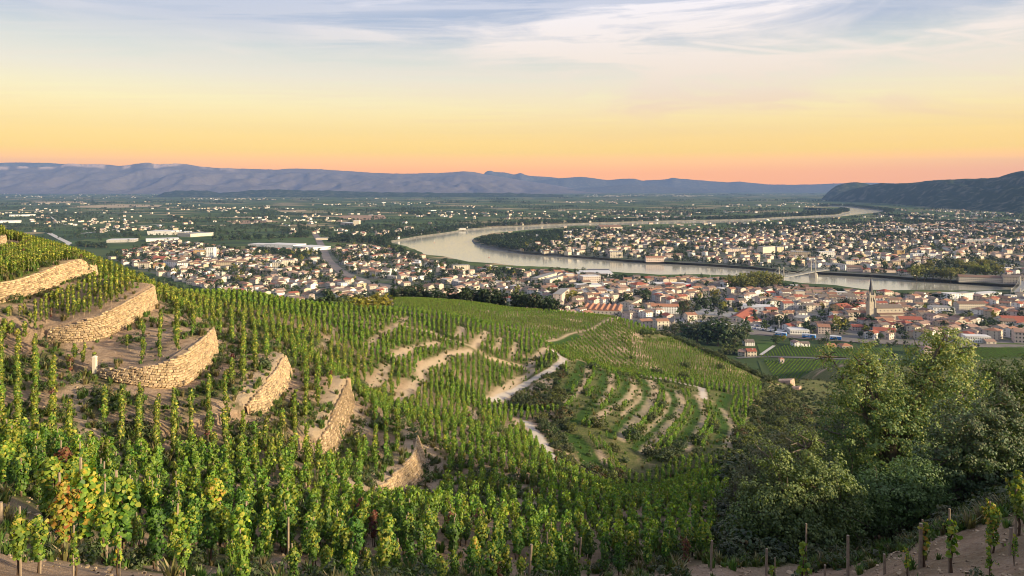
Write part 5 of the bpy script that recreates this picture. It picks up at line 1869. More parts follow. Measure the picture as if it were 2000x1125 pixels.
T_OAK = [(0.092, 0.145, 0.042), (0.116, 0.170, 0.050), (0.140, 0.190, 0.058), (0.076, 0.124, 0.038), (0.115, 0.165, 0.062)]
T_OAK_SUNLIT = [(0.20, 0.22, 0.055), (0.25, 0.25, 0.06), (0.16, 0.20, 0.050), (0.28, 0.26, 0.07)]  # golden sunlight on the upper crown, painted into the leaf colours
T_GREY = [(0.100, 0.160, 0.070), (0.085, 0.138, 0.058), (0.125, 0.185, 0.080), (0.070, 0.118, 0.048)]
big_tree("oak_tree", "big olive green oak with two ragged sunlit golden tops rising over the town", "tree", 1745, 44, 1010,
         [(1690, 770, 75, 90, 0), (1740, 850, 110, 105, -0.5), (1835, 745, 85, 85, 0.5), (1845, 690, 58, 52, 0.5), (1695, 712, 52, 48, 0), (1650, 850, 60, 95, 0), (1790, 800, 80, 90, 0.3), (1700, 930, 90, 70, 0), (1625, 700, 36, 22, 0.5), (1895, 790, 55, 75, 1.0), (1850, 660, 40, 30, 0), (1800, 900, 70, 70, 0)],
         1150, 44, 0.125, T_OAK, T_OAK_SUNLIT, 5, 0.26, 0.46, 60)
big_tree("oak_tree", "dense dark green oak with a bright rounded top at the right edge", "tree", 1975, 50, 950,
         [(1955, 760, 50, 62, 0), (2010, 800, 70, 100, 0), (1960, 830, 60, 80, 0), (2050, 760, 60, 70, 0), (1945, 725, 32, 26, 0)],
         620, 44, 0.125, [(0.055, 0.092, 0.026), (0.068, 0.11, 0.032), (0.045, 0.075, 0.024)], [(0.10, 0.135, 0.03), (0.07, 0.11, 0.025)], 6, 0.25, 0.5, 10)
big_tree("holm_oak", "grey green oak spreading low on the right above the bare bank", "tree", 1900, 37, 960,
         [(1890, 850, 75, 75, 0), (1960, 860, 70, 85, 0), (1850, 900, 60, 55, 0), (1985, 800, 40, 50, 0.5), (1930, 925, 85, 55, 0), (2030, 880, 50, 70, 0), (1860, 960, 60, 45, 0), (1970, 950, 60, 40, 0)],
         800, 44, 0.115, T_GREY, [(0.11, 0.125, 0.055)], 7, 0.2, 0.42, 26)
big_tree("holm_oak", "dark shaggy shrub oak at the foot of the big oak, before the gully", "tree", 1560, 34, 1080,
         [(1530, 985, 75, 70, 0), (1600, 960, 70, 75, 0.5), (1480, 1000, 55, 55, 0), (1560, 1050, 95, 60, 0), (1450, 1060, 45, 50, 0), (1640, 1010, 55, 70, 0), (1510, 900, 40, 28, 0.5), (1590, 890, 40, 40, 1)],
         900, 44, 0.105, T_OAK, T_OAK_SUNLIT[2:3], 8, 0.15, 0.40, 50)
big_tree("tall_shrub", "pale feathery shrub standing left of the big oak", "shrub", 1520, 42, 1000,
         [(1520, 905, 55, 50, 0), (1470, 935, 40, 40, 0), (1565, 880, 45, 45, 0), (1440, 970, 30, 32, 0)], 420, 36, 0.10, [(0.11, 0.12, 0.05), (0.13, 0.13, 0.055), (0.09, 0.10, 0.045)], [(0.16, 0.14, 0.07)], 9, 0.10, 0.40, 50)
big_tree("tall_shrub", "grey green shrub filling the gap between the oaks", "shrub", 1760, 36, 1000,
         [(1720, 970, 60, 55, 0), (1790, 960, 60, 60, 0), (1680, 1000, 50, 45, 0), (1830, 985, 45, 30, 0)], 560, 40, 0.105, T_OAK, None, 10, 0.10, 0.40, 30)
# ------------------------------------------------------------------ the two towns
PLASTER = [("cream", (0.60, 0.53, 0.43)), ("pale pink", (0.58, 0.47, 0.41)), ("white", (0.72, 0.69, 0.65)), ("beige", (0.48, 0.42, 0.35)), ("sand", (0.54, 0.44, 0.31)), ("grey", (0.42, 0.40, 0.38))]
ROOFS = [("brown", (0.20, 0.125, 0.090)), ("red", (0.30, 0.095, 0.062)), ("orange", (0.36, 0.17, 0.10)), ("pinkish", (0.30, 0.195, 0.15)), ("grey brown", (0.165, 0.135, 0.115)), ("terracotta", (0.30, 0.155, 0.10))]


def mat_tint(name, rough, var, scale, ribs=False):
    m = NT(name)
    p = m.pos()
    a = m.attr("tint").outputs["Color"]
    n1 = m.noise(p, scale, 4, 0.65)
    s = m.n("ShaderNodeVectorMath", operation="SCALE")
    m.l(a, s.inputs[0])
    m.l(m.remap(n1, 0.25, 0.75, 1 - var, 1 + var), s.inputs["Scale"])
    m.l(s.outputs[0], m.b.inputs["Base Color"])
    m.b.inputs["Roughness"].default_value = rough
    m.b.inputs["Specular IOR Level"].default_value = 0.2
    return m.mat


M_WALLT = mat_tint("plaster_tinted", 0.9, 0.14, 0.35)
M_ROOFT = mat_tint("roof_tiles_tinted", 0.9, 0.32, 0.9)
M_PLAS = {k: mat_simple("plaster_" + k.replace(" ", "_"), c, 0.9, 0.13, 0.4) for k, c in PLASTER}
M_ROOF = {k: mat_simple("tiles_" + k.replace(" ", "_"), c, 0.9, 0.32, 0.9) for k, c in ROOFS}
M_PLAS["ochre"] = mat_simple("plaster_ochre", (0.55, 0.36, 0.17), 0.9, 0.12, 0.4)
M_PLAS["stone"] = mat_simple("plaster_stone", (0.46, 0.40, 0.32), 0.9, 0.2, 0.6)
M_PLAS["bright white"] = mat_simple("plaster_bright_white", (0.76, 0.75, 0.73), 0.8, 0.06, 0.3)
M_PLAS["red"] = mat_simple("cladding_red", (0.45, 0.02, 0.025), 0.6, 0.1, 0.3)
M_PLAS["black"] = mat_simple("cladding_black", (0.035, 0.035, 0.04), 0.5, 0.1, 0.3)
M_ROOF["flat grey"] = mat_simple("roof_felt", (0.26, 0.25, 0.245), 0.9, 0.2, 0.3)
M_ROOF["flat white"] = mat_simple("roof_white", (0.58, 0.56, 0.54), 0.8, 0.12, 0.2)
M_ROOF["slate"] = mat_simple("roof_slate", (0.085, 0.085, 0.095), 0.6, 0.2, 0.8)
M_GLASS = mat_simple("window_glass", (0.035, 0.040, 0.048), 0.25, 0.2, 0.5, 0.5)
M_SHUT = mat_simple("window_frame", (0.45, 0.40, 0.36), 0.7, 0.1, 0.5)
M_DKWIN = mat_simple("dark_window", (0.05, 0.05, 0.055), 0.4, 0.2, 0.3)

mb = MB()
mb.slot = 1
mb.box(-0.58, 0.58, -0.05, 0.02, -0.75, 0.75)
mb.slot = 0
mb.box(-0.46, 0.46, -0.062, -0.03, -0.62, 0.62)
WIN = mb.mesh("window", [M_GLASS, M_SHUT])
mb = MB()
mb.box(-0.35, 0.35, -0.3, 0.3, -0.4, 1.1)
CHIM = {k: mb.mesh("chimney", [M_PLAS[k]]) for k in ("beige", "pale pink")}


def roof_mesh(kind, w, d, mat, pitch=0.34, over=0.35, th=0.18, teeth=6):
    """Roof sitting on a w x d box (centred, ridge along x), eaves at z = 0."""
    mb = MB()
    x, y = w / 2 + over, d / 2 + over
    if kind == "flat":
        mb.box(-w / 2 - 0.1, w / 2 + 0.1, -d / 2 - 0.1, d / 2 + 0.1, 0.0, 0.5)
    elif kind == "hip":
        h = pitch * d / 2
        r = max(w / 2 - d / 2, 0.3)
        vs = [(-x, -y, -0.1), (x, -y, -0.1), (x, y, -0.1), (-x, y, -0.1), (-r, 0, h), (r, 0, h)]
        mb.add(vs, [(0, 1, 5, 4), (1, 2, 5), (2, 3, 4, 5), (3, 0, 4), (3, 2, 1, 0)])
    elif kind == "saw":
        t = w / teeth
        for i in range(teeth):
            a = -w / 2 + i * t
            vs = [(a, -y, 0), (a + t, -y, 0), (a + t * 0.5, -y, t * 0.32), (a, y, 0), (a + t, y, 0), (a + t * 0.5, y, t * 0.32)]
            mb.add(vs, [(0, 1, 2), (3, 5, 4), (0, 2, 5, 3), (2, 1, 4, 5), (0, 3, 4, 1)])
    elif kind == "shed":
        h = 0.2 * d
        vs = [(-x, -y, 0), (x, -y, 0), (x, y, h), (-x, y, h), (-x, -y, -th), (x, -y, -th), (x, y, -th), (-x, y, -th)]
        mb.add(vs, [(0, 1, 2, 3), (4, 5, 1, 0), (5, 6, 2, 1), (6, 7, 3, 2), (7, 4, 0, 3), (7, 6, 5, 4)])
    else:
        h = pitch * d / 2
        e = -over * pitch
        vs = [(-x, -y, e), (x, -y, e), (x, 0, h), (-x, 0, h), (x, y, e), (-x, y, e), (-x, -y, e - th), (x, -y, e - th), (x, 0, h - th), (-x, 0, h - th), (x, y, e - th), (-x, y, e - th)]
        mb.add(vs, [(0, 1, 2, 3), (3, 2, 4, 5), (7, 6, 9, 8), (8, 9, 11, 10), (6, 7, 1, 0), (10, 11, 5, 4), (1, 7, 8, 2), (2, 8, 10, 4), (6, 0, 3, 9), (9, 3, 5, 11)])
    return mb.mesh("roof", [mat])


def wall_mesh(w, d, h, mat, gable=0.0):
    mb = MB()
    x, y = w / 2, d / 2
    mb.add([(-x, -y, -1), (x, -y, -1), (x, y, -1), (-x, y, -1), (-x, -y, h), (x, -y, h), (x, y, h), (-x, y, h)], [(0, 1, 5, 4), (1, 2, 6, 5), (2, 3, 7, 6), (3, 0, 4, 7), (4, 5, 6, 7)])
    if gable:
        mb.add([(-x, -y, h), (-x, y, h), (-x, 0, h + gable), (x, -y, h), (x, y, h), (x, 0, h + gable)], [(1, 0, 2), (3, 4, 5)])
    return mb.mesh("wall", [mat])


def building(name, label, cat, A, B, h, depth, wall, roof, rcol, storeys=2, group=None, cols=None, win=True, side_win=True, chimney=False, teeth=6, name_px=True):
    """A building by the two foot corners of the front it shows (metres), its height, depth behind that front."""
    ax, ay = A
    bx, by = B
    w = math.hypot(bx - ax, by - ay)
    rz = math.atan2(by - ay, bx - ax)
    nx, ny = -math.sin(rz), math.cos(rz)
    cx, cy_ = (ax + bx) / 2 + nx * depth / 2, (ay + by) / 2 + ny * depth / 2
    g = empty(name, (cx, cy_, PZ), rz)
    tag(g, label, cat, group)
    ridge_y = roof == "gable_end"
    gw, gd = (depth, w) if ridge_y else (w, depth)
    gab = 0.34 * gd / 2 if roof.startswith("gable") else 0
    link("wall", wall_mesh(gw, gd, h, M_PLAS[wall], gab * 0.96), g, rot=(0, 0, math.pi / 2 if ridge_y else 0))
    rf = link("roof", roof_mesh("gable" if roof.startswith("gable") else roof, gw, gd, M_ROOF[rcol], teeth=teeth), g, (0, 0, h + (0.02 if roof == "flat" else 0.05)), (0, 0, math.pi / 2 if ridge_y else 0))
    if chimney:
        link("chimney", CHIM[random.choice(list(CHIM))], rf, (gw * random.uniform(-.3, .3), gd * random.uniform(-.25, .25), 0.34 * gd * 0.25))
    if win:
        n = cols or max(2, int(w / 3.0))
        sh = h / storeys
        for s in range(storeys):
            for i in range(n):
                link("window", WIN, g, ((i + 0.5) / n * w - w / 2, -depth / 2, sh * (s + 0.55)), scale=(min(1.2, w / n * 0.45), 1, min(1.1, sh * 0.36)))
        if side_win:
            n2 = max(1, int(depth / 4))
            side = 1 if cx < 0 else -1
            # the end that faces the viewer
            side = 1 if (-cx * math.cos(rz) - cy_ * math.sin(rz)) > 0 else -1
            for s in range(storeys):
                for i in range(n2):
                    link("window", WIN, g, (side * w / 2, (i + 0.5) / n2 * depth - depth / 2, sh * (s + 0.55)), (0, 0, side * math.pi / 2), (1, 1, min(1.1, sh * 0.36)))
    return g


# landmarks: name, label, category, foot corners in the photograph, wall height px, depth m, wall, roof kind, roof colour, storeys, columns
LM = [
    ("apartment_block", "long cream apartment block set obliquely near the river", "apartment block", (1052, 557), (1088, 546), 13, 12, "cream", "flat", "flat grey", 4, 12),
    ("apartment_block", "shorter cream apartment block right of the oblique one", "apartment block", (1074, 561), (1100, 553), 14, 11, "cream", "flat", "flat grey", 4, 8),
    ("apartment_block", "tall pale apartment slab beside the end of the cypress screen", "apartment block", (1097, 597), (1112, 584), 21, 11, "pale pink", "flat", "flat grey", 6, 8),
    ("school_building", "pinkish white flat block standing over a low white annex", "building", (1139, 557), (1173, 556), 16, 22, "pale pink", "flat", "flat white", 4, 8),
    ("school_annex", "low white flat roofed annex in front of the pinkish block", "building", (1128, 567), (1175, 566), 9, 20, "bright white", "flat", "flat white", 1, 8),
    ("market_hall", "large low white hall on the river bank", "hall", (1128, 541), (1198, 541), 6, 48, "bright white", "flat", "flat white", 1, 9),
    ("swimming_hall", "dark domed flat hall roof behind the white hall", "hall", (1150, 533), (1192, 533), 4, 24, "black", "flat", "slate", 1, 4),
    ("factory", "old factory under a row of orange sawtooth roofs", "factory", (1134, 613), (1212, 616), 8, 42, "beige", "saw", "orange", 1, 10),
    ("town_house", "pale square house with a red hipped roof by the modern hall", "house", (1243, 568), (1268, 566), 11, 18, "cream", "hip", "red", 3, 6),
    ("modern_school", "low modern black and white building with red ends", "building", (1268, 561), (1340, 562), 6, 24, "black", "flat", "flat white", 1, 10),
    ("modern_wing", "red clad end wing of the low modern building", "building", (1340.5, 563), (1350, 562), 7, 22, "red", "flat", "flat white", 1, 1),
    ("long_house", "long cream house set obliquely with a grey tiled roof", "house", (1233, 601), (1268, 583), 8, 16, "cream", "gable", "grey brown", 2, 10),
    ("hospital", "white four storey building with rows of small windows by the station", "building", (1272, 612), (1326, 613), 14, 13, "bright white", "gable", "orange", 4, 11),
    ("goods_shed", "long low goods shed with a dark roof along the railway", "shed", (1256, 631), (1316, 634), 6, 14, "beige", "gable", "slate", 1, 8),
    ("workshop", "cream flat roofed industrial hall with a grey roof", "factory", (1357, 623), (1402, 625), 8, 40, "cream", "flat", "flat grey", 1, 6),
    ("workshop", "pinkish flat roofed industrial hall beside the red gabled factory", "factory", (1403, 626), (1438, 629), 8, 34, "pale pink", "flat", "flat grey", 1, 5),
    ("factory", "factory with a long bright red gabled roof and cream end", "factory", (1453, 630), (1479, 613), 7, 17, "cream", "gable", "red", 1, 6),
    ("warehouse", "big plain white flat block behind the red gabled factory", "warehouse", (1448, 609), (1505, 612), 10, 24, "bright white", "flat", "flat white", 2, 7),
    ("shed", "low shed with a crimson roof right of the red gabled factory", "shed", (1466, 631), (1488, 628), 3, 18, "pale pink", "gable", "red", 1, 4),
    ("villa", "beige villa under the dark trees by the river", "villa", (1357, 564), (1374, 564), 8, 12, "beige", "hip", "brown", 2, 4),
    ("villa", "white three storey villa left of the plane trees", "villa", (1386, 567), (1408, 567), 9, 13, "bright white", "gable", "grey brown", 3, 6),
    ("town_house", "tall yellow house with a red roof in the old town", "house", (1641, 613), (1663, 611), 14, 14, "ochre", "gable", "red", 4, 6),
    ("town_house", "grey house with a wide red roof left of the church", "house", (1664, 611), (1681, 609), 10, 16, "grey", "gable", "red", 3, 4),
    ("town_house", "tall cream house with a red hip roof right of the church", "house", (1728, 586), (1745, 585), 16, 14, "cream", "hip", "red", 4, 4),
    ("apartment_block", "plain white cube block near the river", "apartment block", (1855, 590), (1877, 589), 15, 14, "bright white", "flat", "flat white", 5, 4),
    ("apartment_block", "white and grey block with dark bays beside the white cube", "apartment block", (1878, 587), (1902, 585), 13, 12, "white", "flat", "flat grey", 4, 6),
    ("modern_block", "stepped bright white building at the bridge end", "building", (1915, 586), (1957, 583), 11, 16, "bright white", "flat", "flat white", 3, 8),
    ("apartment_block", "new white apartment block with square windows and a grey roof", "apartment block", (1823, 615), (1866, 616), 14, 16, "bright white", "flat", "flat grey", 3, 7),
    ("terrace_houses", "long cream street front with three rows of windows", "houses", (1873, 606), (1926, 606), 13, 12, "cream", "gable", "brown", 3, 14),
    ("town_house", "big house with a bright orange red roof and white end wall", "house", (1757, 633), (1803, 635), 10, 14, "pale pink", "gable", "red", 3, 9),
    ("supermarket", "wide building with a large red roof at the right edge", "building", (1968, 636), (2040, 638), 4, 34, "cream", "gable", "red", 1, 10),
    ("office_building", "white banded modern building beside the railway", "building", (1886, 669), (1936, 671), 12, 11, "bright white", "flat", "flat white", 2, 11),
    ("apartment_block", "white riverside row with grey bays across the river", "apartment block", (1611, 523), (1651, 528), 10, 12, "bright white", "flat", "flat grey", 4, 12),
    ("apartment_block", "long cream flat block behind the riverside row", "apartment block", (1652, 518), (1705, 517), 8, 11, "cream", "flat", "flat grey", 3, 14),
    ("town_house", "pinkish block with tall windows on the far quay", "house", (1655, 531), (1685, 532), 10, 14, "pale pink", "gable", "brown", 3, 8),
    ("town_house", "small pink house right of the pinkish block on the far quay", "house", (1685.5, 533), (1701, 533), 7, 12, "pale pink", "gable", "red", 2, 5),
    ("long_house", "long low pink building with a red roof on the far quay", "house", (1711, 533), (1750, 533), 6, 14, "pale pink", "gable", "brown", 2, 10),
    ("long_house", "pale long house with red roof left of the park", "house", (1751, 536), (1782, 539), 7, 14, "cream", "gable", "red", 2, 8),
    ("school_building", "long classical cream school front along the far quay", "school", (1873, 550), (1959, 553), 10, 15, "cream", "gable", "brown", 3, 22),
    ("school_building", "grey stone school front at the right edge of the far quay", "school", (1960, 554), (2040, 557), 14, 15, "stone", "gable", "grey brown", 3, 14),
    ("apartment_block", "cream block with many flats at the back of the far town", "apartment block", (1600, 455), (1674, 454), 6, 16, "cream", "flat", "flat grey", 3, 12),
    ("apartment_block", "tall cream tower block left of the far street", "apartment block", (1490, 498), (1514, 496), 15, 14, "cream", "flat", "flat grey", 5, 6),
    ("apartment_block", "ochre block right of the far street", "apartment block", (1518, 493), (1531, 492), 10, 14, "sand", "flat", "flat grey", 4, 4),
    ("apartment_block", "wide cream and ochre block on the far bank", "apartment block", (1545, 503), (1583, 504), 11, 13, "sand", "flat", "flat grey", 4, 9),
    ("apartment_block", "white stepped block right of the wide ochre block", "apartment block", (1600, 502), (1631, 502), 10, 13, "white", "flat", "flat white", 4, 8),
    ("apartment_block", "long pale pink block low on the far bank", "apartment block", (1415, 494), (1464, 493), 7, 12, "pale pink", "flat", "flat grey", 3, 11),
    ("apartment_block", "grey white wide block at the back right of the far town", "apartment block", (1885, 478), (1940, 478), 9, 14, "grey", "flat", "flat white", 4, 12),
    ("warehouse", "white warehouse at the back of the far town", "warehouse", (1760, 454), (1804, 453), 5, 50, "bright white", "flat", "flat white", 1, 6),
    ("warehouse", "long white warehouse right of the other at the back", "warehouse", (1820, 454), (1880, 453), 4, 50, "bright white", "flat", "flat white", 1, 8),
    ("long_house", "pink long house with a brown roof by the far bank", "house", (1300, 504), (1337, 504), 7, 13, "pale pink", "gable", "brown", 2, 8),
    ("apartment_block", "small ochre block left of the park", "apartment block", (1752, 497), (1767, 497), 8, 12, "ochre", "flat", "flat grey", 3, 4),
    ("apartment_block", "bright white long block above the park", "apartment block", (1783, 504), (1810, 504), 8, 12, "bright white", "flat", "flat white", 3, 6),
    ("apartment_block", "second bright white block above the park", "apartment block", (1812, 504), (1836, 504), 7, 12, "bright white", "flat", "flat white", 3, 6),
    ("apartment_block", "cream stepped block on the wooded river bend", "apartment block", (1192, 504), (1216, 504), 12, 13, "cream", "flat", "flat grey", 4, 5),
    ("long_house", "big pinkish house with a tiled roof by the river bend", "house", (1262, 511), (1297, 511), 8, 15, "pale pink", "gable", "terracotta", 2, 8),
    ("apartment_block", "cream slab on the near bank beside the wide water", "apartment block", (885, 530), (917, 529), 11, 12, "cream", "flat", "flat grey", 5, 9),
    ("warehouse", "long brown roofed depot on the spit of land", "warehouse", (1174, 448), (1216, 447), 4, 40, "beige", "gable", "brown", 1, 5),
    ("warehouse", "low white sheds by the tip of the spit", "warehouse", (1018, 463), (1054, 462), 3, 30, "white", "flat", "flat white", 1, 5),
    ("warehouse", "cream depot behind the trees of the spit", "warehouse", (1100, 456), (1140, 455), 4, 30, "cream", "flat", "flat grey", 1, 5),
    ("tower_block", "white tower block above the western suburb", "apartment block", (402, 504), (417, 504), 20, 15, "bright white", "flat", "flat white", 8, 4),
    ("apartment_block", "orange ochre block left of the white tower", "apartment block", (378, 497), (401, 497), 9, 12, "ochre", "flat", "flat grey", 3, 5),
    ("sports_hall", "hall with a bright red roof at the suburb edge", "hall", (292, 512), (316, 512), 3, 40, "cream", "gable", "red", 1, 4),
    ("apartment_block", "white block right of the red roofed hall", "apartment block", (318, 520), (344, 523), 11, 12, "bright white", "gable", "grey brown", 4, 7),
    ("apartment_block", "second white block right of the red roofed hall", "apartment block", (346, 524), (367, 523), 10, 12, "bright white", "gable", "grey brown", 4, 6),
    ("apartment_block", "cream block at the suburb's lower edge", "apartment block", (270, 525), (292, 525), 11, 12, "cream", "gable", "brown", 3, 5),
    ("town_house", "ochre house before the red roofed hall", "house", (299, 524), (317, 524), 8, 12, "ochre", "gable", "terracotta", 2, 4),
    ("apartment_block", "cream twin block left part in mid suburb", "apartment block", (531, 526), (549, 526), 13, 12, "cream", "flat", "flat grey", 5, 5),
    ("apartment_block", "cream twin block right part in mid suburb", "apartment block", (551, 521), (576, 520), 12, 12, "cream", "flat", "flat grey", 5, 7),
    ("apartment_block", "long sand coloured row in the suburb", "apartment block", (421, 519), (461, 519), 7, 12, "sand", "gable", "brown", 3, 10),
    ("apartment_block", "short sand coloured block at the end of the row", "apartment block", (463, 517), (482, 516), 7, 12, "sand", "gable", "brown", 3, 5),
    ("warehouse", "large white warehouse at the back of the suburb", "warehouse", (287, 459), (335, 459), 7, 70, "white", "flat", "flat white", 1, 5),
    ("warehouse", "cream warehouse adjoining the large white one", "warehouse", (336, 459), (362, 459), 5, 60, "cream", "flat", "flat white", 1, 3),
    ("warehouse", "long cream warehouse right of the large white one", "warehouse", (372, 463), (417, 460), 6, 60, "cream", "flat", "flat grey", 1, 5),
    ("warehouse", "low white hall in front of the large warehouse", "warehouse", (285, 472), (350, 470), 4, 50, "white", "flat", "flat white", 1, 6),
    ("warehouse", "grey white hall at the left end of the works", "warehouse", (208, 474), (262, 473), 5, 50, "grey", "flat", "flat white", 1, 5),
    ("warehouse", "small white shed left of the long white sheds", "warehouse", (484, 481), (515, 482), 4, 40, "white", "flat", "flat white", 1, 3),
    ("warehouse", "long white shed in the fields by the railway", "warehouse", (516, 483), (573, 485), 6, 50, "bright white", "flat", "flat white", 1, 7),
    ("warehouse", "last white shed before the straight railway", "warehouse", (574, 487), (612, 490), 6, 50, "bright white", "flat", "flat white", 1, 5),
    ("grain_store", "tall cream grain store in the plain", "building", (690, 441), (701, 441), 10, 30, "cream", "flat", "flat white", 1, 2),
    ("warehouse", "low pale works left of the grain store", "warehouse", (665, 439), (688, 440), 4, 40, "beige", "flat", "flat white", 1, 3),
    ("warehouse", "white works on the left of the plain", "warehouse", (18, 423), (70, 422), 3, 60, "white", "flat", "flat white", 1, 5),
    ("warehouse", "white sheds at the left edge of the plain", "warehouse", (-8, 436), (40, 435), 4, 60, "white", "flat", "flat white", 1, 5),
    ("farmhouse", "white house with a dark roof under the trees by the spur", "house", (1456, 676), (1474, 676), 8, 10, "bright white", "gable", "grey brown", 2, 4),
    ("cottage", "small beige cottage left of the red roofed house", "house", (1441, 695), (1455, 697), 9, 8, "beige", "gable", "pinkish", 2, 2),
    ("farmhouse", "pale house with a bright red roof beside the lane", "house", (1460, 697), (1478, 697), 11, 9, "cream", "gable", "red", 2, 3),
    ("cottage", "white cottage showing its gable above the level vineyard", "house", (1552, 678), (1567, 678), 8, 10, "bright white", "gable_end", "pinkish", 2, 2),
    ("garage", "low white garage joined to the white cottage", "garage", (1567.5, 677), (1582, 677), 6, 8, "bright white", "gable", "grey brown", 1, 2),
    ("vineyard_hut", "tiny pink tower hut with an orange roof beside the lane", "hut", (1524, 711), (1532, 711), 10, 4, "pale pink", "hip", "orange", 1, 1),
    ("cottage", "orange roofed cottage half hidden by oak twigs", "house", (1618, 681), (1634, 681), 5, 9, "beige", "gable", "orange", 1, 2),
    ("cottage", "second orange roofed cottage half hidden by oak twigs", "house", (1645, 682), (1666, 682), 6, 10, "beige", "hip", "orange", 1, 3),
    ("farmhouse", "pink house glimpsed behind the top of the big oak", "house", (1804, 696), (1826, 696), 15, 11, "pale pink", "hip", "pinkish", 2, 3),
    ("station_building", "flat white station hall behind the blue wagons", "station", (1543, 653), (1581, 654), 8, 14, "white", "flat", "flat white", 1, 8),
    ("apartment_block", "cream four storey block behind the station trees", "apartment block", (1572, 640), (1582, 634), 17, 12, "cream", "flat", "flat grey", 4, 3),
    ("town_house", "pale house with red roof behind the railway, left of the gold tree", "house", (1598, 652), (1622, 653), 14, 12, "pale pink", "gable", "terracotta", 3, 4),
    ("town_house", "pink house with red roof right of the gold tree", "house", (1665, 646), (1690, 647), 8, 11, "pale pink", "gable", "red", 2, 5),
    ("town_house", "wide white house with a pink roof behind the railway trees", "house", (1706, 655), (1750, 658), 10, 14, "white", "gable", "red", 2, 7),
    ("town_house", "pale block with shops at the right edge behind the railway", "house", (1955, 640), (1985, 641), 13, 12, "cream", "gable", "brown", 3, 6),
    ("town_house", "pale tall gabled house at the right frame edge", "house", (1982, 670), (2010, 672), 22, 14, "pale pink", "gable", "pinkish", 3, 4),
    ("cottage", "small house with a pinkish roof right of the banded building", "house", (1927, 673), (1946, 673), 6, 9, "beige", "gable", "pinkish", 1, 2),
]
FOOT = []      # (x, y, radius) to keep clear
for (nm, lab, cat, A, B, hp, dp, wall, rk, rc, st, cols) in LM:
    a, b = plain_pt(*A, PZ), plain_pt(*B, PZ)
    Ym = (a[1] + b[1]) / 2
    h = hp * Ym / F
    building(nm, lab, cat, a, b, h, dp, wall, rk, rc, st, None, cols, chimney=rk.startswith("gable") and st > 1, teeth=7)
    w = math.hypot(b[0] - a[0], b[1] - a[1])
    rz = math.atan2(b[1] - a[1], b[0] - a[0])
    n = max(1, int(w / 10))
    for i in range(n + 1):
        for q in np.arange(0, dp + 0.1, 8):
            FOOT.append((a[0] + (b[0] - a[0]) * i / n - math.sin(rz) * q, a[1] + (b[1] - a[1]) * i / n + math.cos(rz) * q, 9.0))

# --- church with its spire
cxw, cyw = plain_pt(1701, 624, PZ)
g = empty("church", (cxw, cyw, PZ), math.radians(4))
tag(g, "stone church with a tall pointed spire in the old town", "church")
S_ = M_PLAS["stone"]
mb = MB()
mb.box(-3.0, 3.0, -3.0, 3.0, -1, 27)
for sx in (-3.0, 3.0):
    for sy in (-3.0, 3.0):
        mb.box(sx - .5, sx + .5, sy - .5, sy + .5, -1, 22)
mb.box(-3.4, 3.4, -3.4, 3.4, 26, 27.3)
tw = mb.build("tower", S_, g)
mb = MB()
n = 8
ring = [(2.7 * math.cos((k + .5) * math.pi / 4), 2.7 * math.sin((k + .5) * math.pi / 4), 27.3) for k in range(8)]
mb.add(ring + [(0, 0, 48)], [(k, (k + 1) % 8, 8) for k in range(8)])
mb.tube([(0, 0, 47.5), (0, 0, 50.5)], 0.12, 5)
mb.box(-0.7, 0.7, -0.08, 0.08, 49.3, 49.6)
mb.build("spire", M_ROOF["slate"], g)
for sx in (-2.7, 2.7):
    for sy in (-2.7, 2.7):
        mb = MB()
        mb.add([(sx - .8, sy - .8, 27.3), (sx + .8, sy - .8, 27.3), (sx + .8, sy + .8, 27.3), (sx - .8, sy + .8, 27.3), (sx, sy, 32)], [(0, 1, 4), (1, 2, 4), (2, 3, 4), (3, 0, 4)])
        mb.build("pinnacle", S_, g)
for fx, fy, rz in ((0, -3.02, 0), (3.02, 0, math.pi / 2), (-3.02, 0, -math.pi / 2)):
    for o_ in (-1.3, 1.3):
        mb = MB()
        pts = [(-.55, 0, 0), (.55, 0, 0), (.55, 0, 3.6), (0, 0, 4.8), (-.55, 0, 3.6)]
        mb.add([(x, -0.03, z) for x, _, z in pts] + [(x, 0.2, z) for x, _, z in pts], [(0, 1, 2, 3, 4)] + [(i, i + 5, (i + 1) % 5 + 5, (i + 1) % 5) for i in range(5)])
        mb.build("belfry_opening", M_DKWIN, g, (fx + o_ * math.cos(rz), fy + o_ * math.sin(rz), 20.2), rot=(0, 0, rz))
link("nave_wall", wall_mesh(30, 13, 13, S_, 3.2), g, (19, 2, 0))
link("nave_roof", roof_mesh("gable", 30, 13, M_ROOF["grey brown"], 0.5), g, (19, 2, 13.05))
link("aisle_wall", wall_mesh(28, 5, 7, S_), g, (19, -7, 0))
link("aisle_roof", roof_mesh("shed", 28, 5, M_ROOF["brown"]), g, (19, -7, 7.05))
for i in range(6):
    link("window", WIN, g, (8 + i * 4.4, -4.5, 10.4), scale=(0.9, 1, 1.3))
for i in range(5):
    link("window", WIN, g, (8.5 + i * 4.9, -9.5, 3.6), scale=(0.9, 1, 1.2))
FOOT += [(cxw + q, cyw + r, 8) for q in (-4, 4, 12, 20, 28, 36) for r in (-6, 2)]

# --- suspension footbridge
M_BRIDGE = mat_simple("bridge_stone", (0.50, 0.45, 0.38), 0.9, 0.15, 0.5)
M_STEEL = mat_simple("bridge_steel", (0.30, 0.31, 0.31), 0.6, 0.15, 0.5)
M_DECK = mat_simple("bridge_deck", (0.24, 0.235, 0.23), 0.8, 0.15, 0.3)


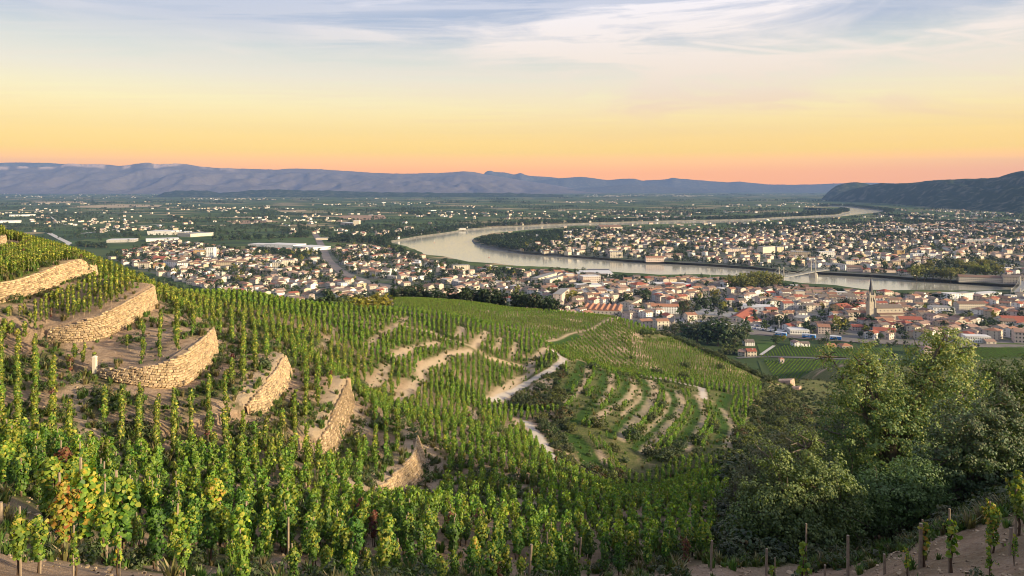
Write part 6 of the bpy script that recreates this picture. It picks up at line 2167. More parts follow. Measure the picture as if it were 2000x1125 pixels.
def suspension(name, label, P0, P1, P2, z, w, th, tower_h, heights):
    """Deck from P0 over a pier at P1 to P2; towers at P0 and P1."""
    g = empty(name, (P1[0], P1[1], 0))
    tag(g, label, "bridge")
    o = Vector((P1[0], P1[1], 0))
    pts = [Vector((*P0, z)) - o, Vector((*P1, z + 0.8)) - o, Vector((*P2, z)) - o]
    d = (pts[2] - pts[0]).normalized()
    nr = Vector((-d.y, d.x, 0))
    mb = MB()
    for a, b in ((pts[0] - d * 12, pts[1]), (pts[1], pts[2] + d * 6)):
        vs = []
        for p in (a, b):
            for s, dz in ((-1, -th), (1, -th), (1, 0), (-1, 0)):
                vs.append(tuple(p + nr * (s * w / 2) + Vector((0, 0, dz))))
        mb.add(vs, [(0, 1, 5, 4), (1, 2, 6, 5), (2, 3, 7, 6), (3, 0, 4, 7), (3, 2, 1, 0), (4, 5, 6, 7)])
    mb.build("deck", M_DECK, g)
    tops = {}
    for k, (p, hh) in enumerate(((pts[0], heights[0]), (pts[1], heights[1]))):
        for s in (-1, 1):
            q = p + nr * (s * (w / 2 + 0.8))
            mb = MB()
            mb.tube([(q.x, q.y, -4), (q.x, q.y, z + hh * 0.4), (q.x, q.y, z + hh)], [1.15, 0.9, 0.62], 8)
            mb.box(q.x - .9, q.x + .9, q.y - .9, q.y + .9, z + hh, z + hh + 0.8)
            mb.build("tower", M_BRIDGE, g)
            tops[(k, s)] = Vector((q.x, q.y, z + hh))
    mb = MB()
    q = pts[1]
    vs = []
    for zz, k in ((-4, 1.25), (z - th - 0.4, 1.0)):
        for a in range(10):
            t = a / 10 * 6.283
            c = q + d * (math.cos(t) * 3.2 * k) + nr * (math.sin(t) * (w / 2 + 3.5) * k)
            vs.append((c.x, c.y, zz))
    mb.add(vs, [(a, (a + 1) % 10, 10 + (a + 1) % 10, 10 + a) for a in range(10)] + [tuple(range(10, 20))])
    mb.build("pier", M_BRIDGE, g)
    for s in (-1, 1):
        ends = [pts[0] - d * 40 + nr * (s * (w / 2 + .8)), tops[(0, s)], tops[(1, s)], pts[2] + d * 3 + nr * (s * (w / 2 + .8))]
        for i in range(3):
            mb = MB()
            a, b = ends[i], ends[i + 1]
            sag = (min(a.z, b.z) - z - 1.5) if i == 1 else 0.8
            P = []
            for k in range(15):
                t = k / 14
                p = a.lerp(b, t)
                p.z -= sag * 4 * t * (1 - t)
                P.append(p)
            mb.tube(P, 0.16, 5)
            cb = mb.build("cable", M_STEEL, g)
            if i:
                mb = MB()
                for p in P[1:-1]:
                    mb.box(p.x - .05, p.x + .05, p.y - .05, p.y + .05, z - 0.2, p.z)
                h_ = mb.build("hanger", M_STEEL, cb)
                h_["kind"] = "stuff"
    for s in (-1, 1):
        mb = MB()
        for a, b in ((pts[0] - d * 10, pts[1]), (pts[1], pts[2])):
            for zz in (0.5, 1.1):
                mb.tube([a + nr * (s * w / 2) + Vector((0, 0, zz)), b + nr * (s * w / 2) + Vector((0, 0, zz))], 0.08, 4)
        mb.build("railing", M_STEEL, g)
    return g


suspension("footbridge", "slender suspension footbridge between the two towns", plain_pt(1526, 548.5, PZ), plain_pt(1588.5, 541.5, 0), plain_pt(1614, 532.5, PZ), 9.0, 6.0, 1.3, 18, (15.5, 19.5))
p0 = plain_pt(1984, 579, PZ)
p1 = plain_pt(1996, 571.5, 0)
suspension("road_bridge", "suspension road bridge cut by the right edge of the frame", p0, (p1[0] + 6, p1[1] + 4), (p1[0] + 75, p1[1] + 110), 9.0, 8.0, 1.5, 14, (5.0, 13.0))

# --- railway carriages, cars, lamp, channel markers
M_BLUE = mat_simple("blue_paint", (0.035, 0.22, 0.60), 0.5, 0.15, 0.5, 0.4)
M_WHITE = mat_simple("white_paint", (0.72, 0.72, 0.72), 0.5, 0.06, 0.5, 0.4)
M_DARK = mat_simple("dark_metal", (0.04, 0.04, 0.045), 0.5, 0.1, 0.5, 0.4)


def carriage(A, B, label):
    a, b = plain_pt(*A, PZ), plain_pt(*B, PZ)
    w = math.hypot(b[0] - a[0], b[1] - a[1])
    g = empty("railway_carriage", ((a[0] + b[0]) / 2, (a[1] + b[1]) / 2, PZ + 0.6), math.atan2(b[1] - a[1], b[0] - a[0]))
    tag(g, label, "railway carriage", "blue railway carriages by the station")
    mb = MB()
    mb.box(-w / 2, w / 2, -1.4, 1.4, 0.9, 3.4)
    bd = mb.build("body", M_BLUE, g)
    mb = MB()
    vs = []
    for x in (-w / 2, w / 2):
        vs += [(x, -1.42, 3.4), (x, -1.0, 4.0), (x, 1.0, 4.0), (x, 1.42, 3.4)]
    mb.add(vs, [(0, 4, 5, 1), (1, 5, 6, 2), (2, 6, 7, 3), (3, 2, 1, 0), (4, 5, 6, 7)])
    mb.build("roof", M_WHITE, g)
    mb = MB()
    mb.box(-w / 2 + .05, w * 0.1, -1.43, -1.39, 2.0, 3.38)
    mb.build("white_panel", M_WHITE, bd)
    n = max(2, int(w / 3.2))
    for i in range(n):
        link("window", WIN, bd, ((i + .5) / n * w - w / 2, -1.44, 2.5), scale=(1.1, 1, .5))
    for s in (-0.35, 0.35):
        mb = MB()
        mb.box(s * w - 1.4, s * w + 1.4, -1.1, 1.1, 0.3, 0.9)
        for q in (-0.8, 0.8):
            for yy in (-0.75, 0.75):
                mb.tube([(s * w + q, yy - .08, 0.42), (s * w + q, yy + .08, 0.42)], 0.42, 8)
        mb.build("bogie", M_DARK, g)


carriage((1514, 656.5), (1536, 659), "blue and white railway carriage, left of the station hall")
carriage((1567, 660), (1593, 663), "blue and white railway carriage, in front of the station hall")
carriage((1621, 664), (1643, 666), "blue and white railway carriage behind the oak twigs")
CARCOL = {"white": M_WHITE, "silver": mat_simple("silver_paint", (0.42, 0.43, 0.45), 0.35, 0.05, 1, 0.5), "dark": M_DARK, "blue": mat_simple("car_blue", (0.05, 0.10, 0.28), 0.35, 0.05, 1, 0.5), "red": mat_simple("car_red", (0.35, 0.03, 0.03), 0.35, 0.05, 1, 0.5)}
CARM = {}
for k, mt in CARCOL.items():
    mb = MB()
    prof = [(-2.1, .35), (-2.1, .85), (-1.2, .95), (1.9, .9), (2.1, .75), (2.1, .35)]
    mb.add([(x, -.85, z) for x, z in prof] + [(x, .85, z) for x, z in prof], [tuple(range(6)), tuple(range(11, 5, -1))] + [(i, i + 6, (i + 1) % 6 + 6, (i + 1) % 6) for i in range(6)])
    body = mb.mesh("body", [mt])
    mb = MB()
    mb.add([(-1.3, -.8, .93), (1.75, -.8, .9), (1.75, .8, .9), (-1.3, .8, .93), (-.5, -.65, 1.45), (1.2, -.65, 1.45), (1.2, .65, 1.45), (-.5, .65, 1.45)], [(0, 1, 5, 4), (1, 2, 6, 5), (2, 3, 7, 6), (3, 0, 4, 7)])
    glass = mb.mesh("windows", [M_GLASS])
    mb = MB()
    mb.box(-.52, 1.22, -.67, .67, 1.44, 1.5)
    roof = mb.mesh("roof", [mt])
    CARM[k] = (body, glass, roof)
mb = MB()
mb.tube([(0, -.12, 0), (0, .12, 0)], 0.33, 10)
WHEEL = mb.mesh("wheel", [M_DARK])
spots = [(1333 + 5.2 * i, 625.5 + 0.55 * i) for i in range(12)] + [(1470 + 5.0 * i, 642.5 + 0.75 * i) for i in range(9)] + [(1474 + 5.2 * i, 637.5 + 0.7 * i) for i in range(7)]
seq = ["white", "white", "silver", "dark", "white", "blue", "silver", "red"]
for i, (px, py) in enumerate(spots):
    x, y = plain_pt(px, py, PZ)
    k = seq[(i * 5 + i // 3) % 8]
    g = empty("parked_car", (x, y, PZ + 0.5), math.radians(68 + random.uniform(-4, 4)))
    part = ("beside the goods shed", "in the front row of the station car park", "in the back row of the station car park")[0 if i < 12 else 1 if i < 21 else 2]
    j = i if i < 12 else i - 12 if i < 21 else i - 21
    tag(g, f"{k} car parked {part}, {ordinal(j)} from the left", "car", "cars parked by the station")
    for nm, me in zip(("body", "windows", "roof"), CARM[k]):
        link(nm, me, g)
    for sx in (-1.35, 1.35):
        for sy in (-.78, .78):
            link("wheel", WHEEL, g, (sx, sy, .33))
for px, base, hp, lab in ((1521.5, 646, 20, "tall pale lamp mast in the station car park"), (1690, 662, 12, "thin mast beside the railway behind the oak"), (1387, 548, 12, "thin flagpole by the river, left of the plane trees")):
    x, y = plain_pt(px, base, PZ)
    g = empty("lamp_mast", (x, y, PZ))
    tag(g, lab, "mast")
    h = hp * y / F
    mb = MB()
    mb.tube([(0, 0, -.5), (0, 0, h)], [0.28, 0.2], 6)
    mb.build("pole", M_WHITE, g)
    mb = MB()
    mb.box(-1.1, 1.1, -.3, .3, h, h + .35)
    mb.build("lamp_head", M_SHUT, g)
for px, base, hp, lab in ((955, 503, 7, "slim navigation post standing in the river bend"), (848, 474, 6, "slim navigation post far out in the wide water")):
    x, y = plain_pt(px, base, 0)
    g = empty("channel_marker", (x, y, 0))
    tag(g, lab, "marker post")
    h = hp * y / F
    mb = MB()
    mb.tube([(0, 0, -2), (0, 0, h)], [0.6, 0.4], 6)
    mb.build("post", M_SHUT, g)
    mb = MB()
    mb.tube([(0, 0, -0.6), (0, 0, 0.9)], [1.4, 1.1], 8)
    mb.build("float", mat_simple("marker_red", (0.30, 0.08, 0.05), 0.7), g)

# --- ordinary houses on jittered plots
FA = np.array(FOOT)
RAILS = [[plain_pt(a, b, PZ) for a, b in l] for l in ([(612, 455), (617, 459), (630, 484), (640, 508), (657, 524), (675, 536), (720, 552), (790, 566)], [(1190, 622), (1240, 628), (1330, 637), (1450, 648), (1560, 659), (1700, 668), (1850, 674), (2100, 680)])]
PARKS = [[(1425, 575), (1415, 545), (1525, 540), (1530, 565)], [(1778, 545), (1790, 520), (1965, 505), (1965, 545), (1880, 550)], [(1310, 630), (1540, 628), (1540, 665), (1310, 650)], [(1325, 612), (1340, 585), (1420, 575), (1425, 608)], [(1815, 628), (1820, 610), (1900, 608), (1900, 628)],
         [(925, 470), (965, 454), (1100, 450), (1100, 470), (1010, 482), (1000, 494), (940, 482)]]
HOUSES = []


def plots(poly, cw, cd, ang0, fill, size, hgt, zone, yscale=1.0):
    P = [plain_pt(a, b, PZ) for a, b in poly]
    A = np.array(P)
    c = A.mean(0)
    R = np.hypot(*(A - c).T).max() + 20
    ca, sa = math.cos(ang0), math.sin(ang0)
    gx_ = np.arange(-R, R, cw)
    gy_ = np.arange(-R, R, cd)
    GX_, GY_ = np.meshgrid(gx_, gy_)
    # a lane every few plots
    row = np.repeat(np.arange(len(gy_))[:, None], len(gx_), 1)
    GY2 = GY_ + (row // 2) * cd * 0.35 - R * 0.17
    X = c[0] + GX_ * ca - GY2 * sa
    Y = c[1] + GX_ * sa + GY2 * ca
    wx_ = (fbm(X / 170, Y / 170, 2, 41) - .5) * 90
    wy_ = (fbm(X / 170, Y / 170, 2, 43) - .5) * 90
    X, Y = X + wx_ + RNG.normal(0, cw * .10, X.shape), Y + wy_ + RNG.normal(0, cd * .10, X.shape)
    X, Y = X.reshape(-1), Y.reshape(-1)
    ok = in_poly(X, Y, P) & (RNG.random(len(X)) < fill) & (Y > 400)
    colm = np.repeat(np.arange(len(gx_))[None], len(gy_), 0).reshape(-1)
    ok &= (colm % 9) != 0
    gap = fbm(X / 60, Y / 60, 3, 57)
    ok &= gap < 0.66
    X, Y = X[ok], Y[ok]
    px, py = to_px(X, Y, PZ)
    ok = (px > -60) & (px < 2060)
    ok &= height(X, Y, False) < PZ - 1.0
    ok &= ~in_poly(X, Y, RIVER)
    for l in RAILS:
        ok &= seg_dist(X, Y, l)[0] > 19
    d = np.hypot(*(np.array([(X - r[0]) for r in RIVER]), np.array([(Y - r[1]) for r in RIVER]))).min(0)
    ok &= d > 14
    for pk in PARKS:
        ok &= ~in_poly(px, py, pk)
    X, Y, px, py = X[ok], Y[ok], px[ok], py[ok]
    for s in range(len(X)):
        if (np.hypot(FA[:, 0] - X[s], FA[:, 1] - Y[s]) < FA[:, 2] + size[0] * 0.42).any():
            continue
        a = ang0 + (fbm(np.array([X[s] / 140]), np.array([Y[s] / 140]), 2, 71)[0] - .5) * 1.5 + random.choice((0, 0, 0, 0, math.pi / 2) if zone == "tain" else (0, math.pi / 2)) + random.gauss(0, 0.04)
        HOUSES.append([X[s], Y[s], a, random.uniform(size[0], size[1]), random.uniform(size[2], size[3]), random.uniform(*hgt), zone])


plots(TAIN, 11.5, 13.0, 0.25, 0.90, (9.5, 13.5, 9, 12), (4.6, 9.2), "tain")
plots(TAIN_W, 18.0, 17.0, 0.9, 0.72, (10, 15, 8, 11), (4.0, 7.5), "west")
plots(TOURNON, 22.0, 20.0, 0.4, 0.60, (10, 17, 8, 12), (4.0, 9.0), "tournon")
H = np.array([h[:6] for h in HOUSES], float)
hz_ = np.array([h[6] for h in HOUSES])
# drop those standing inside each other's plot or wholly behind the hill
hpx_, hpy_ = to_px(H[:, 0], H[:, 1], PZ + H[:, 5] + 2)
ixh = np.clip(((hpx_ + 200) / 2400 * 299).round().astype(int), 0, 299)
vis_ = hpy_ < RUN[-1, ixh] + 2
NB = sorted([p for p in RIVER_PX[:24]])
NBX, NBY = np.array([p[0] for p in NB]), np.array([p[1] for p in NB])


def hides_water(px, top, foot, tol):
    """True for what would stand up in front of the near shore."""
    r = np.zeros(np.shape(px), bool)
    for q in (0.25, 0.55, 0.85):
        r |= in_poly(px, top + q * (foot - top) + 0 * tol, RIVER_PX)
    return r


vis_ &= ~hides_water(hpx_, hpy_, to_px(H[:, 0], H[:, 1], PZ)[1], 1.5)
keep = []
cell = {}
for i in np.argsort(H[:, 1]):
    if not vis_[i]:
        continue
    kx, ky = int(H[i, 0] // 20), int(H[i, 1] // 20)
    bad = False
    for dx in (-1, 0, 1):
        for dy in (-1, 0, 1):
            for j in cell.get((kx + dx, ky + dy), ()):
                if math.hypot(H[i, 0] - H[j, 0], H[i, 1] - H[j, 1]) < 0.36 * (H[i, 3] + H[j, 4]):
                    bad = True
    if bad:
        continue
    cell.setdefault((kx, ky), []).append(i)
    keep.append(i)
print("houses", len(HOUSES), "kept", len(keep))
inv = [i for i in keep if 8 < hpx_[i] < 1992]
single = inv[:262]
sset = set(single)
for r in range(0, len(single), 25):
    row = sorted(single[r:r + 25], key=lambda i: H[i, 0] / H[i, 1])
    for k, i in enumerate(row):
        x, y, a, w, d, h = H[i]
        wk = random.choice(["cream"] * 4 + ["pale pink"] * 4 + ["white"] * 4 + ["beige"] * 3 + ["sand", "grey"])
        rk = random.choice(["brown"] * 5 + ["red"] * 2 + ["pinkish"] * 4 + ["grey brown"] * 3 + ["terracotta"] * 3)
        st = 2 if h < 7.5 else 3
        # turn so that the local front faces the viewer
        if math.cos(a) < 0:
            a += math.pi
        ca, sa = math.cos(a), math.sin(a)
        A_ = (x - ca * w / 2 + sa * d / 2, y - sa * w / 2 - ca * d / 2)
        B_ = (x + ca * w / 2 + sa * d / 2, y + sa * w / 2 - ca * d / 2)
        lab = f"{wk} house with {rk} roof, {ordinal(k)} from left in {ordinal(r // 25)} row behind railway"
        building("house", lab, "house", A_, B_, h, d, wk, "hip" if random.random() < 0.2 else "gable", rk, st, "houses of the old town nearest the railway", max(2, int(w / 3.4)), chimney=random.random() < 0.6)

# the other houses, past counting: walls, roofs and windows of one stuff object
restH = [i for i in keep if i not in sset]
# hamlets and farms scattered over the plain
far = []
rf = random.Random(8)
for c in range(90):
    py = 377 + 75 * rf.random() ** 1.5
    px = rf.uniform(-40, 2040)
    x, y = plain_pt(px, py, PZ)
    n = rf.choice((1, 2, 3, 4, 6, 10, 18)) if rf.random() < 0.8 else 30
    spread = 22 * n ** 0.55
    for _ in range(n):
        far.append((x + rf.gauss(0, spread * 1.6), y + rf.gauss(0, spread * 1.6), rf.uniform(0, 3), rf.uniform(9, 18), rf.uniform(7, 11), rf.uniform(3.5, 7)))
for px0, py0, n, sx, sy in ((1250, 381, 170, 60, 2.0), (1420, 379, 140, 70, 1.6), (1190, 395, 40, 26, 2), (520, 374.5 + 8, 60, 60, 2), (130, 434, 90, 60, 4), (60, 412, 40, 60, 3), (1780, 424, 100, 60, 4), (1930, 422, 120, 60, 5), (420, 414, 40, 60, 3), (250, 448, 60, 60, 4), (960, 418, 70, 80, 4), (560, 430, 80, 60, 4), (720, 455, 80, 50, 4), (1860, 440, 120, 90, 4), (1500, 440, 60, 120, 3), (60, 384, 120, 120, 3), (300, 379, 120, 200, 2), (1560, 378, 80, 60, 1.4)):
    for _ in range(int(n * 0.5)):
        x, y = plain_pt(rf.gauss(px0, sx), max(376.2, rf.gauss(py0, sy)), PZ)
        far.append((x, y, rf.uniform(0, 3), rf.uniform(8, 17), rf.uniform(7, 11), rf.uniform(3.5, 7)))
FH = np.array(far)
fpx, fpy = to_px(FH[:, 0], FH[:, 1], PZ)
ok = ~in_poly(FH[:, 0], FH[:, 1], RIVER)
for pl in (TAIN, TAIN_W, TOURNON):
    ok &= ~in_poly(fpx, fpy, pl)
ok &= (FH[:, 1] < 15000) & (fpy < 500)
ok &= ~((fpx > 1600) & (fpy < 420 - (2000 - fpx) * 0.08))
FH = FH[ok]
big = (RNG.random(len(FH)) < 0.07)
FH[big, 3] *= 2.6
FH[big, 4] *= 2.2
ALLH = np.concatenate([H[restH], FH])
flat = np.concatenate([RNG.random(len(restH)) < 0.10, big | (RNG.random(len(FH)) < 0.1)])
n = len(ALLH)
wc = np.array([c for _, c in PLASTER])[RNG.choice(6, n, p=[.25, .2, .25, .15, .1, .05])] * RNG.uniform(0.85, 1.12, (n, 1))
rc = np.array([c for _, c in ROOFS])[RNG.choice(6, n, p=[.30, .07, .05, .26, .20, .12])] * RNG.uniform(0.8, 1.2, (n, 1))
rc[flat] = np.array([(0.42, 0.40, 0.38)]) * RNG.uniform(0.6, 1.4, (flat.sum(), 1))
ca, sa = np.cos(ALLH[:, 2]), np.sin(ALLH[:, 2])
w2, d2, hh = ALLH[:, 3] / 2, ALLH[:, 4] / 2, ALLH[:, 5]


def local(lx, ly, lz):
    return np.stack([ALLH[:, 0] + lx * ca - ly * sa, ALLH[:, 1] + lx * sa + ly * ca, PZ + lz], 1)


rid = np.where(flat, 0.0, 0.34 * d2)
o_ = 0.4
VV = np.stack([local(-w2, -d2, -1 + 0 * hh), local(w2, -d2, -1 + 0 * hh), local(w2, d2, -1 + 0 * hh), local(-w2, d2, -1 + 0 * hh), local(-w2, -d2, hh), local(w2, -d2, hh), local(w2, d2, hh), local(-w2, d2, hh), local(-w2, 0 * d2, hh + rid), local(w2, 0 * d2, hh + rid),
               local(-w2 - o_, -d2 - o_, hh - 0.05), local(w2 + o_, -d2 - o_, hh - 0.05), local(w2 + o_, 0 * d2, hh + rid + 0.12), local(-w2 - o_, 0 * d2, hh + rid + 0.12), local(w2 + o_, d2 + o_, hh - 0.05), local(-w2 - o_, d2 + o_, hh - 0.05)], 1)
base = (np.arange(n) * 16)[:, None]
q4 = np.concatenate([base + np.array(f)[None] for f in ((0, 1, 5, 4), (1, 2, 6, 5), (2, 3, 7, 6), (3, 0, 4, 7))])
q3 = np.concatenate([base + np.array(f)[None] for f in ((4, 8, 7), (5, 6, 9))])
r4 = np.concatenate([base + np.array(f)[None] for f in ((10, 11, 12, 13), (13, 12, 14, 15))])
CC = np.concatenate([np.repeat(wc[:, None], 10, 1), np.repeat(rc[:, None], 6, 1)], 1).reshape(-1, 3)
VV = VV.reshape(-1, 3)
faces = [q4, r4, q3]
fm = np.concatenate([np.zeros(len(q4)), np.ones(len(r4)), np.zeros(len(q3))])
# window openings as thin dark boxes on both long fronts of the houses near enough to show them
near = np.where(ALLH[:, 1] < 1750)[0]
wv, wf_ = [], []
for i in near:
    x, y, a, w, d, h = ALLH[i]
    st = 1 if h < 5 else 2 if h < 8 else 3
    nc = max(2, int(w / 3.6))
    for sgn_ in (-1, 1):
        # only the fronts that can be seen
        nx_, ny_ = -sgn_ * -math.sin(a), sgn_ * math.cos(a)
        if nx_ * -x + ny_ * -y < 0:
            continue
        for s in range(st):
            for k in range(nc):
                lx = (k + .5) / nc * w - w / 2
                lz = (s + .55) * h / st
                b0 = len(wv)
                for qx, qz in ((-.5, -.65), (.5, -.65), (.5, .65), (-.5, .65)):
                    for off in (0.06,):
                        X_, Y_ = lx + qx, sgn_ * (d / 2 + off)
                        wv.append((x + X_ * math.cos(a) - Y_ * math.sin(a), y + X_ * math.sin(a) + Y_ * math.cos(a), PZ + lz + qz))
                wf_.append((b0, b0 + 1, b0 + 2, b0 + 3))
if wv:
    b = len(VV)
    VV = np.concatenate([VV, np.array(wv)])
    CC = np.concatenate([CC, np.ones((len(wv), 3))])
    faces = [np.concatenate([q4, np.array(wf_) + b]), r4, q3]
    fm = np.concatenate([np.zeros(len(q4)), np.full(len(wf_), 2), np.ones(len(r4)), np.zeros(len(q3))])
tag(link("houses", new_mesh("houses", VV, faces, [M_WALLT, M_ROOFT, M_DKWIN], fm, CC)), "thousands of pale houses with tiled roofs crowding both banks and dotting the plain", kind="stuff")
print("stuff houses", n, "windows", len(wf_))

# --- the other trees: gardens, hedgerows, orchards, river woods
tp, th_, tk = [], [], []


def addt(x, y, h, k):
    tp.append((x, y, PZ - 0.2))
    th_.append(h)
    tk.append(k)


KI = {"dark": 0, "green": 1, "gold": 2, "poplar": 3, "conifer": 4}
rt = random.Random(21)
for poly, n, hr in ((TAIN, 620, (6, 12)), (TAIN_W, 1900, (6, 13)), (TOURNON, 3600, (7, 14))):
    P = [plain_pt(a, b, PZ) for a, b in poly]
    A = np.array(P)
    lo, hi = A.min(0), A.max(0)
    X, Y = RNG.uniform(lo[0], hi[0], n * 4), RNG.uniform(lo[1], hi[1], n * 4)
    ok = in_poly(X, Y, P) & (fbm(X / 60, Y / 60, 3, 57) > RNG.uniform(0.3, 0.6, len(X)))
    X, Y = X[ok][:n], Y[ok][:n]
    for x, y in zip(X, Y):
        addt(x, y, rt.uniform(*hr), KI[rt.choice(["dark"] * 6 + ["green"] * 3 + ["gold", "conifer"])])
# river woods
R2 = np.array(RIVER)
for i in range(len(RIVER)):
    x, y = RIVER[i]
    px, py = to_px(x, y, 0)
    far_side = i > len(RIVER) * 0.42
    dens = 5 if py > 470 else 4
    j = (i + 1) % len(RIVER)
    L = math.hypot(RIVER[j][0] - x, RIVER[j][1] - y)
    if L > 600 or py > 566:
        continue
    quay = (1500 < px < 2100 and far_side and py > 520)
    for k in range(int(L / (6 if not quay else 40)) * (1 if py > 500 else 2)):
        t = rt.random()
        s = rt.uniform(4, 14 if py > 500 else 60)
        ex, ey = RIVER[j][0] - x, RIVER[j][1] - y
        nx_, ny_ = -ey / (L + 1e-6), ex / (L + 1e-6)
        addt(x + ex * t - nx_ * s * sgn, y + ey * t - ny_ * s * sgn, rt.uniform(5, 12) if py > 500 else rt.uniform(8, 18), KI[rt.choice(["dark"] * 4 + ["green"] * 2)])
# spit of land inside the bend
P = [plain_pt(a, b, PZ) for a, b in PARKS[-1]]
A = np.array(P)
X, Y = RNG.uniform(*A[:, 0][[A[:, 0].argmin(), A[:, 0].argmax()]], 1200), RNG.uniform(A[:, 1].min(), A[:, 1].max(), 1200)
ok = in_poly(X, Y, P)
for x, y in zip(X[ok], Y[ok]):
    addt(x, y, rt.uniform(7, 14), KI[rt.choice(["dark", "dark", "green"])])
# planes and hedges lining the near quay
for _ in range(520):
    px = rt.uniform(1000, 1990)
    b_ = float(np.interp(px, NBX, NBY))
    py = b_ + rt.uniform(2, 13)
    x, y = plain_pt(px, py, PZ)
    addt(x, y, min(9.0, (py - b_ + rt.uniform(-1, 1.5)) * y / F), KI[rt.choice(["dark"] * 3 + ["green"] * 2)])
# hedgerows and copses over the plain
for c in range(480):
    py = 377.5 + 88 * rt.random() ** 1.3
    px = rt.uniform(-60, 2060)
    x, y = plain_pt(px, py, PZ)
    L = rt.uniform(60, 420)
    a = 0.5 + rt.choice((0, math.pi / 2)) + rt.gauss(0, 0.12)
    st = 9 if y < 5000 else 16
    for q in np.arange(-L / 2, L / 2, st):
        if rt.random() < 0.8:
            addt(x + q * math.cos(a) + rt.gauss(0, 2), y + q * math.sin(a) + rt.gauss(0, 2), rt.uniform(6, 13) * (1 if y < 6000 else 1.3), KI[rt.choice(["dark"] * 5 + ["green"] * 2 + ["poplar"])])
for c in range(260):
    py = 378 + 88 * rt.random() ** 1.3
    x, y = plain_pt(rt.uniform(-60, 2060), py, PZ)
    n = rt.randint(8, 45)
    s = rt.uniform(20, 90)
    for _ in range(n):
        addt(x + rt.gauss(0, s * 1.6), y + rt.gauss(0, s), rt.uniform(7, 15) * (1 if y < 6000 else 1.3), KI[rt.choice(["dark"] * 5 + ["green"] * 2)])
for line, n, hr in (([(640, 473), (700, 474), (780, 468)], 70, (10, 16)), ([(420, 470), (520, 466), (600, 463)], 90, (9, 16)), ([(480, 488), (600, 500)], 70, (8, 13)), ([(150, 480), (205, 484)], 40, (8, 14)), ([(225, 530), (300, 552), (380, 575), (470, 590)], 110, (5, 10)), ([(1700, 432), (1900, 436), (2040, 440)], 160, (8, 14)), ([(1450, 446), (1700, 440)], 110, (8, 14)), ([(1570, 410), (1660, 413)], 90, (12, 18)), ([(1560, 418), (1640, 414), (1655, 411)], 120, (12, 18)), ([(1700, 420), (1830, 428)], 120, (10, 16)),
                    ([(640, 462), (760, 470)], 60, (9, 15)), ([(1590, 668), (1760, 674), (1900, 680)], 46, (4, 7)), ([(1880, 645), (2010, 660)], 26, (5, 8)), ([(1630, 572), (1850, 578)], 44, (5, 7)), ([(1560, 560), (1640, 566)], 22, (5, 7)), ([(1210, 541), (1400, 548)], 40, (4, 8))):
    P = np.array([plain_pt(a, b, PZ) for a, b in line])
    for _ in range(n):
        t = rt.random() * (len(P) - 1)
        i = min(int(t), len(P) - 2)
        q = P[i] + (P[i + 1] - P[i]) * (t - i)
        addt(q[0] + rt.gauss(0, 4), q[1] + rt.gauss(0, 8), rt.uniform(*hr), KI[rt.choice(["dark"] * 4 + ["green"] * 3)])
T = np.array(tp)
ok = ~in_poly(T[:, 0], T[:, 1], RIVER) & (T[:, 1] > 350)
tpx, tpy = to_px(T[:, 0], T[:, 1], PZ)
ok &= (tpx > -80) & (tpx < 2080)
ok &= height(T[:, 0], T[:, 1], False) < PZ
tth = np.array(th_)
ok &= ~hides_water(tpx, to_px(T[:, 0], T[:, 1], PZ + tth)[1], tpy, np.random.default_rng(9).choice([1.0, 1.0, 2.0, 5.0], len(T)))
for l in RAILS:
    ok &= seg_dist(T[:, 0], T[:, 1], l)[0] > 12
T, th_, tk = T[ok], np.array(th_)[ok], np.array(tk)[ok]
# keep garden trees out of house walls
HC = ALLH[:, :2]
FM = []
for kind in ("dark", "green", "gold", "poplar", "conifer"):
    cr, tr = TREE_KIND[kind][0]
    FM.append(cr)
rngt = np.random.default_rng(77)
FM = []
for kind, pal, lob in (("dark", T_DARK, lobes_round(rngt, 1, 0.95)), ("green", T_MID, lobes_round(rngt, 1, 0.95)), ("gold", T_GOLD, lobes_round(rngt, 1, 0.95)), ("poplar", T_MID[:2], [(0, 0, 0.55, 0.19, 0.19, 0.42)]), ("conifer", T_DARK, [(0, 0, 0.25, 0.28, 0.28, 0.2), (0, 0, 0.55, 0.18, 0.18, 0.25), (0, 0, 0.82, 0.08, 0.08, 0.18)])):
    V, Q, C = clump_crown(rngt, lob, 26, 7, 0.14, pal, None)
    tv, tq, tc, tm = stick(0.4, 0.03, (1, 1, 1))
    V, Q, C, M_ = proto("", [(V, Q, C, 0), (tv, tq, tc, 1)])
    FM.append(new_mesh("tree_source", V, Q, [M_LEAF, M_TRUNK], M_, C))
wd = np.random.default_rng(5).uniform(0.8, 1.15, len(T))
scatter("trees", FM, T, np.random.default_rng(6).random(len(T)) * 6.28, np.stack([th_ * wd, th_ * wd, th_], 1), tk, None, "dark trees in gardens, hedgerows and river woods across the plain")
print("tree scatter", len(T))
# ------------------------------------------------------------------ weeds, tufts, stones and low scrub on the hill
rg = np.random.default_rng(91)


def hill_points(n, y0, y1, u0=-0.74, u1=0.74, p=2.0):
    """Points over the hill, denser nearby."""
    y = np.exp(rg.uniform(math.log(y0), math.log(y1), n))
    u_ = rg.uniform(u0, u1, n)
    x = u_ * y
    z = height(x, y)
    qx, qy = to_px(x, y, z)
    gxi = np.clip(((qx + 200) / 2400 * 299).round().astype(int), 0, 299)
    gyi = np.clip(np.searchsorted(gY, y) - 1, 0, len(gY) - 1)
    ok = (qy - 6 < RUN[gyi, gxi]) & (z > 8)
    ok &= cover(x, y, TRACKS, 0.1) < 0.05
    return x[ok], y[ok], z[ok], qx[ok], qy[ok]


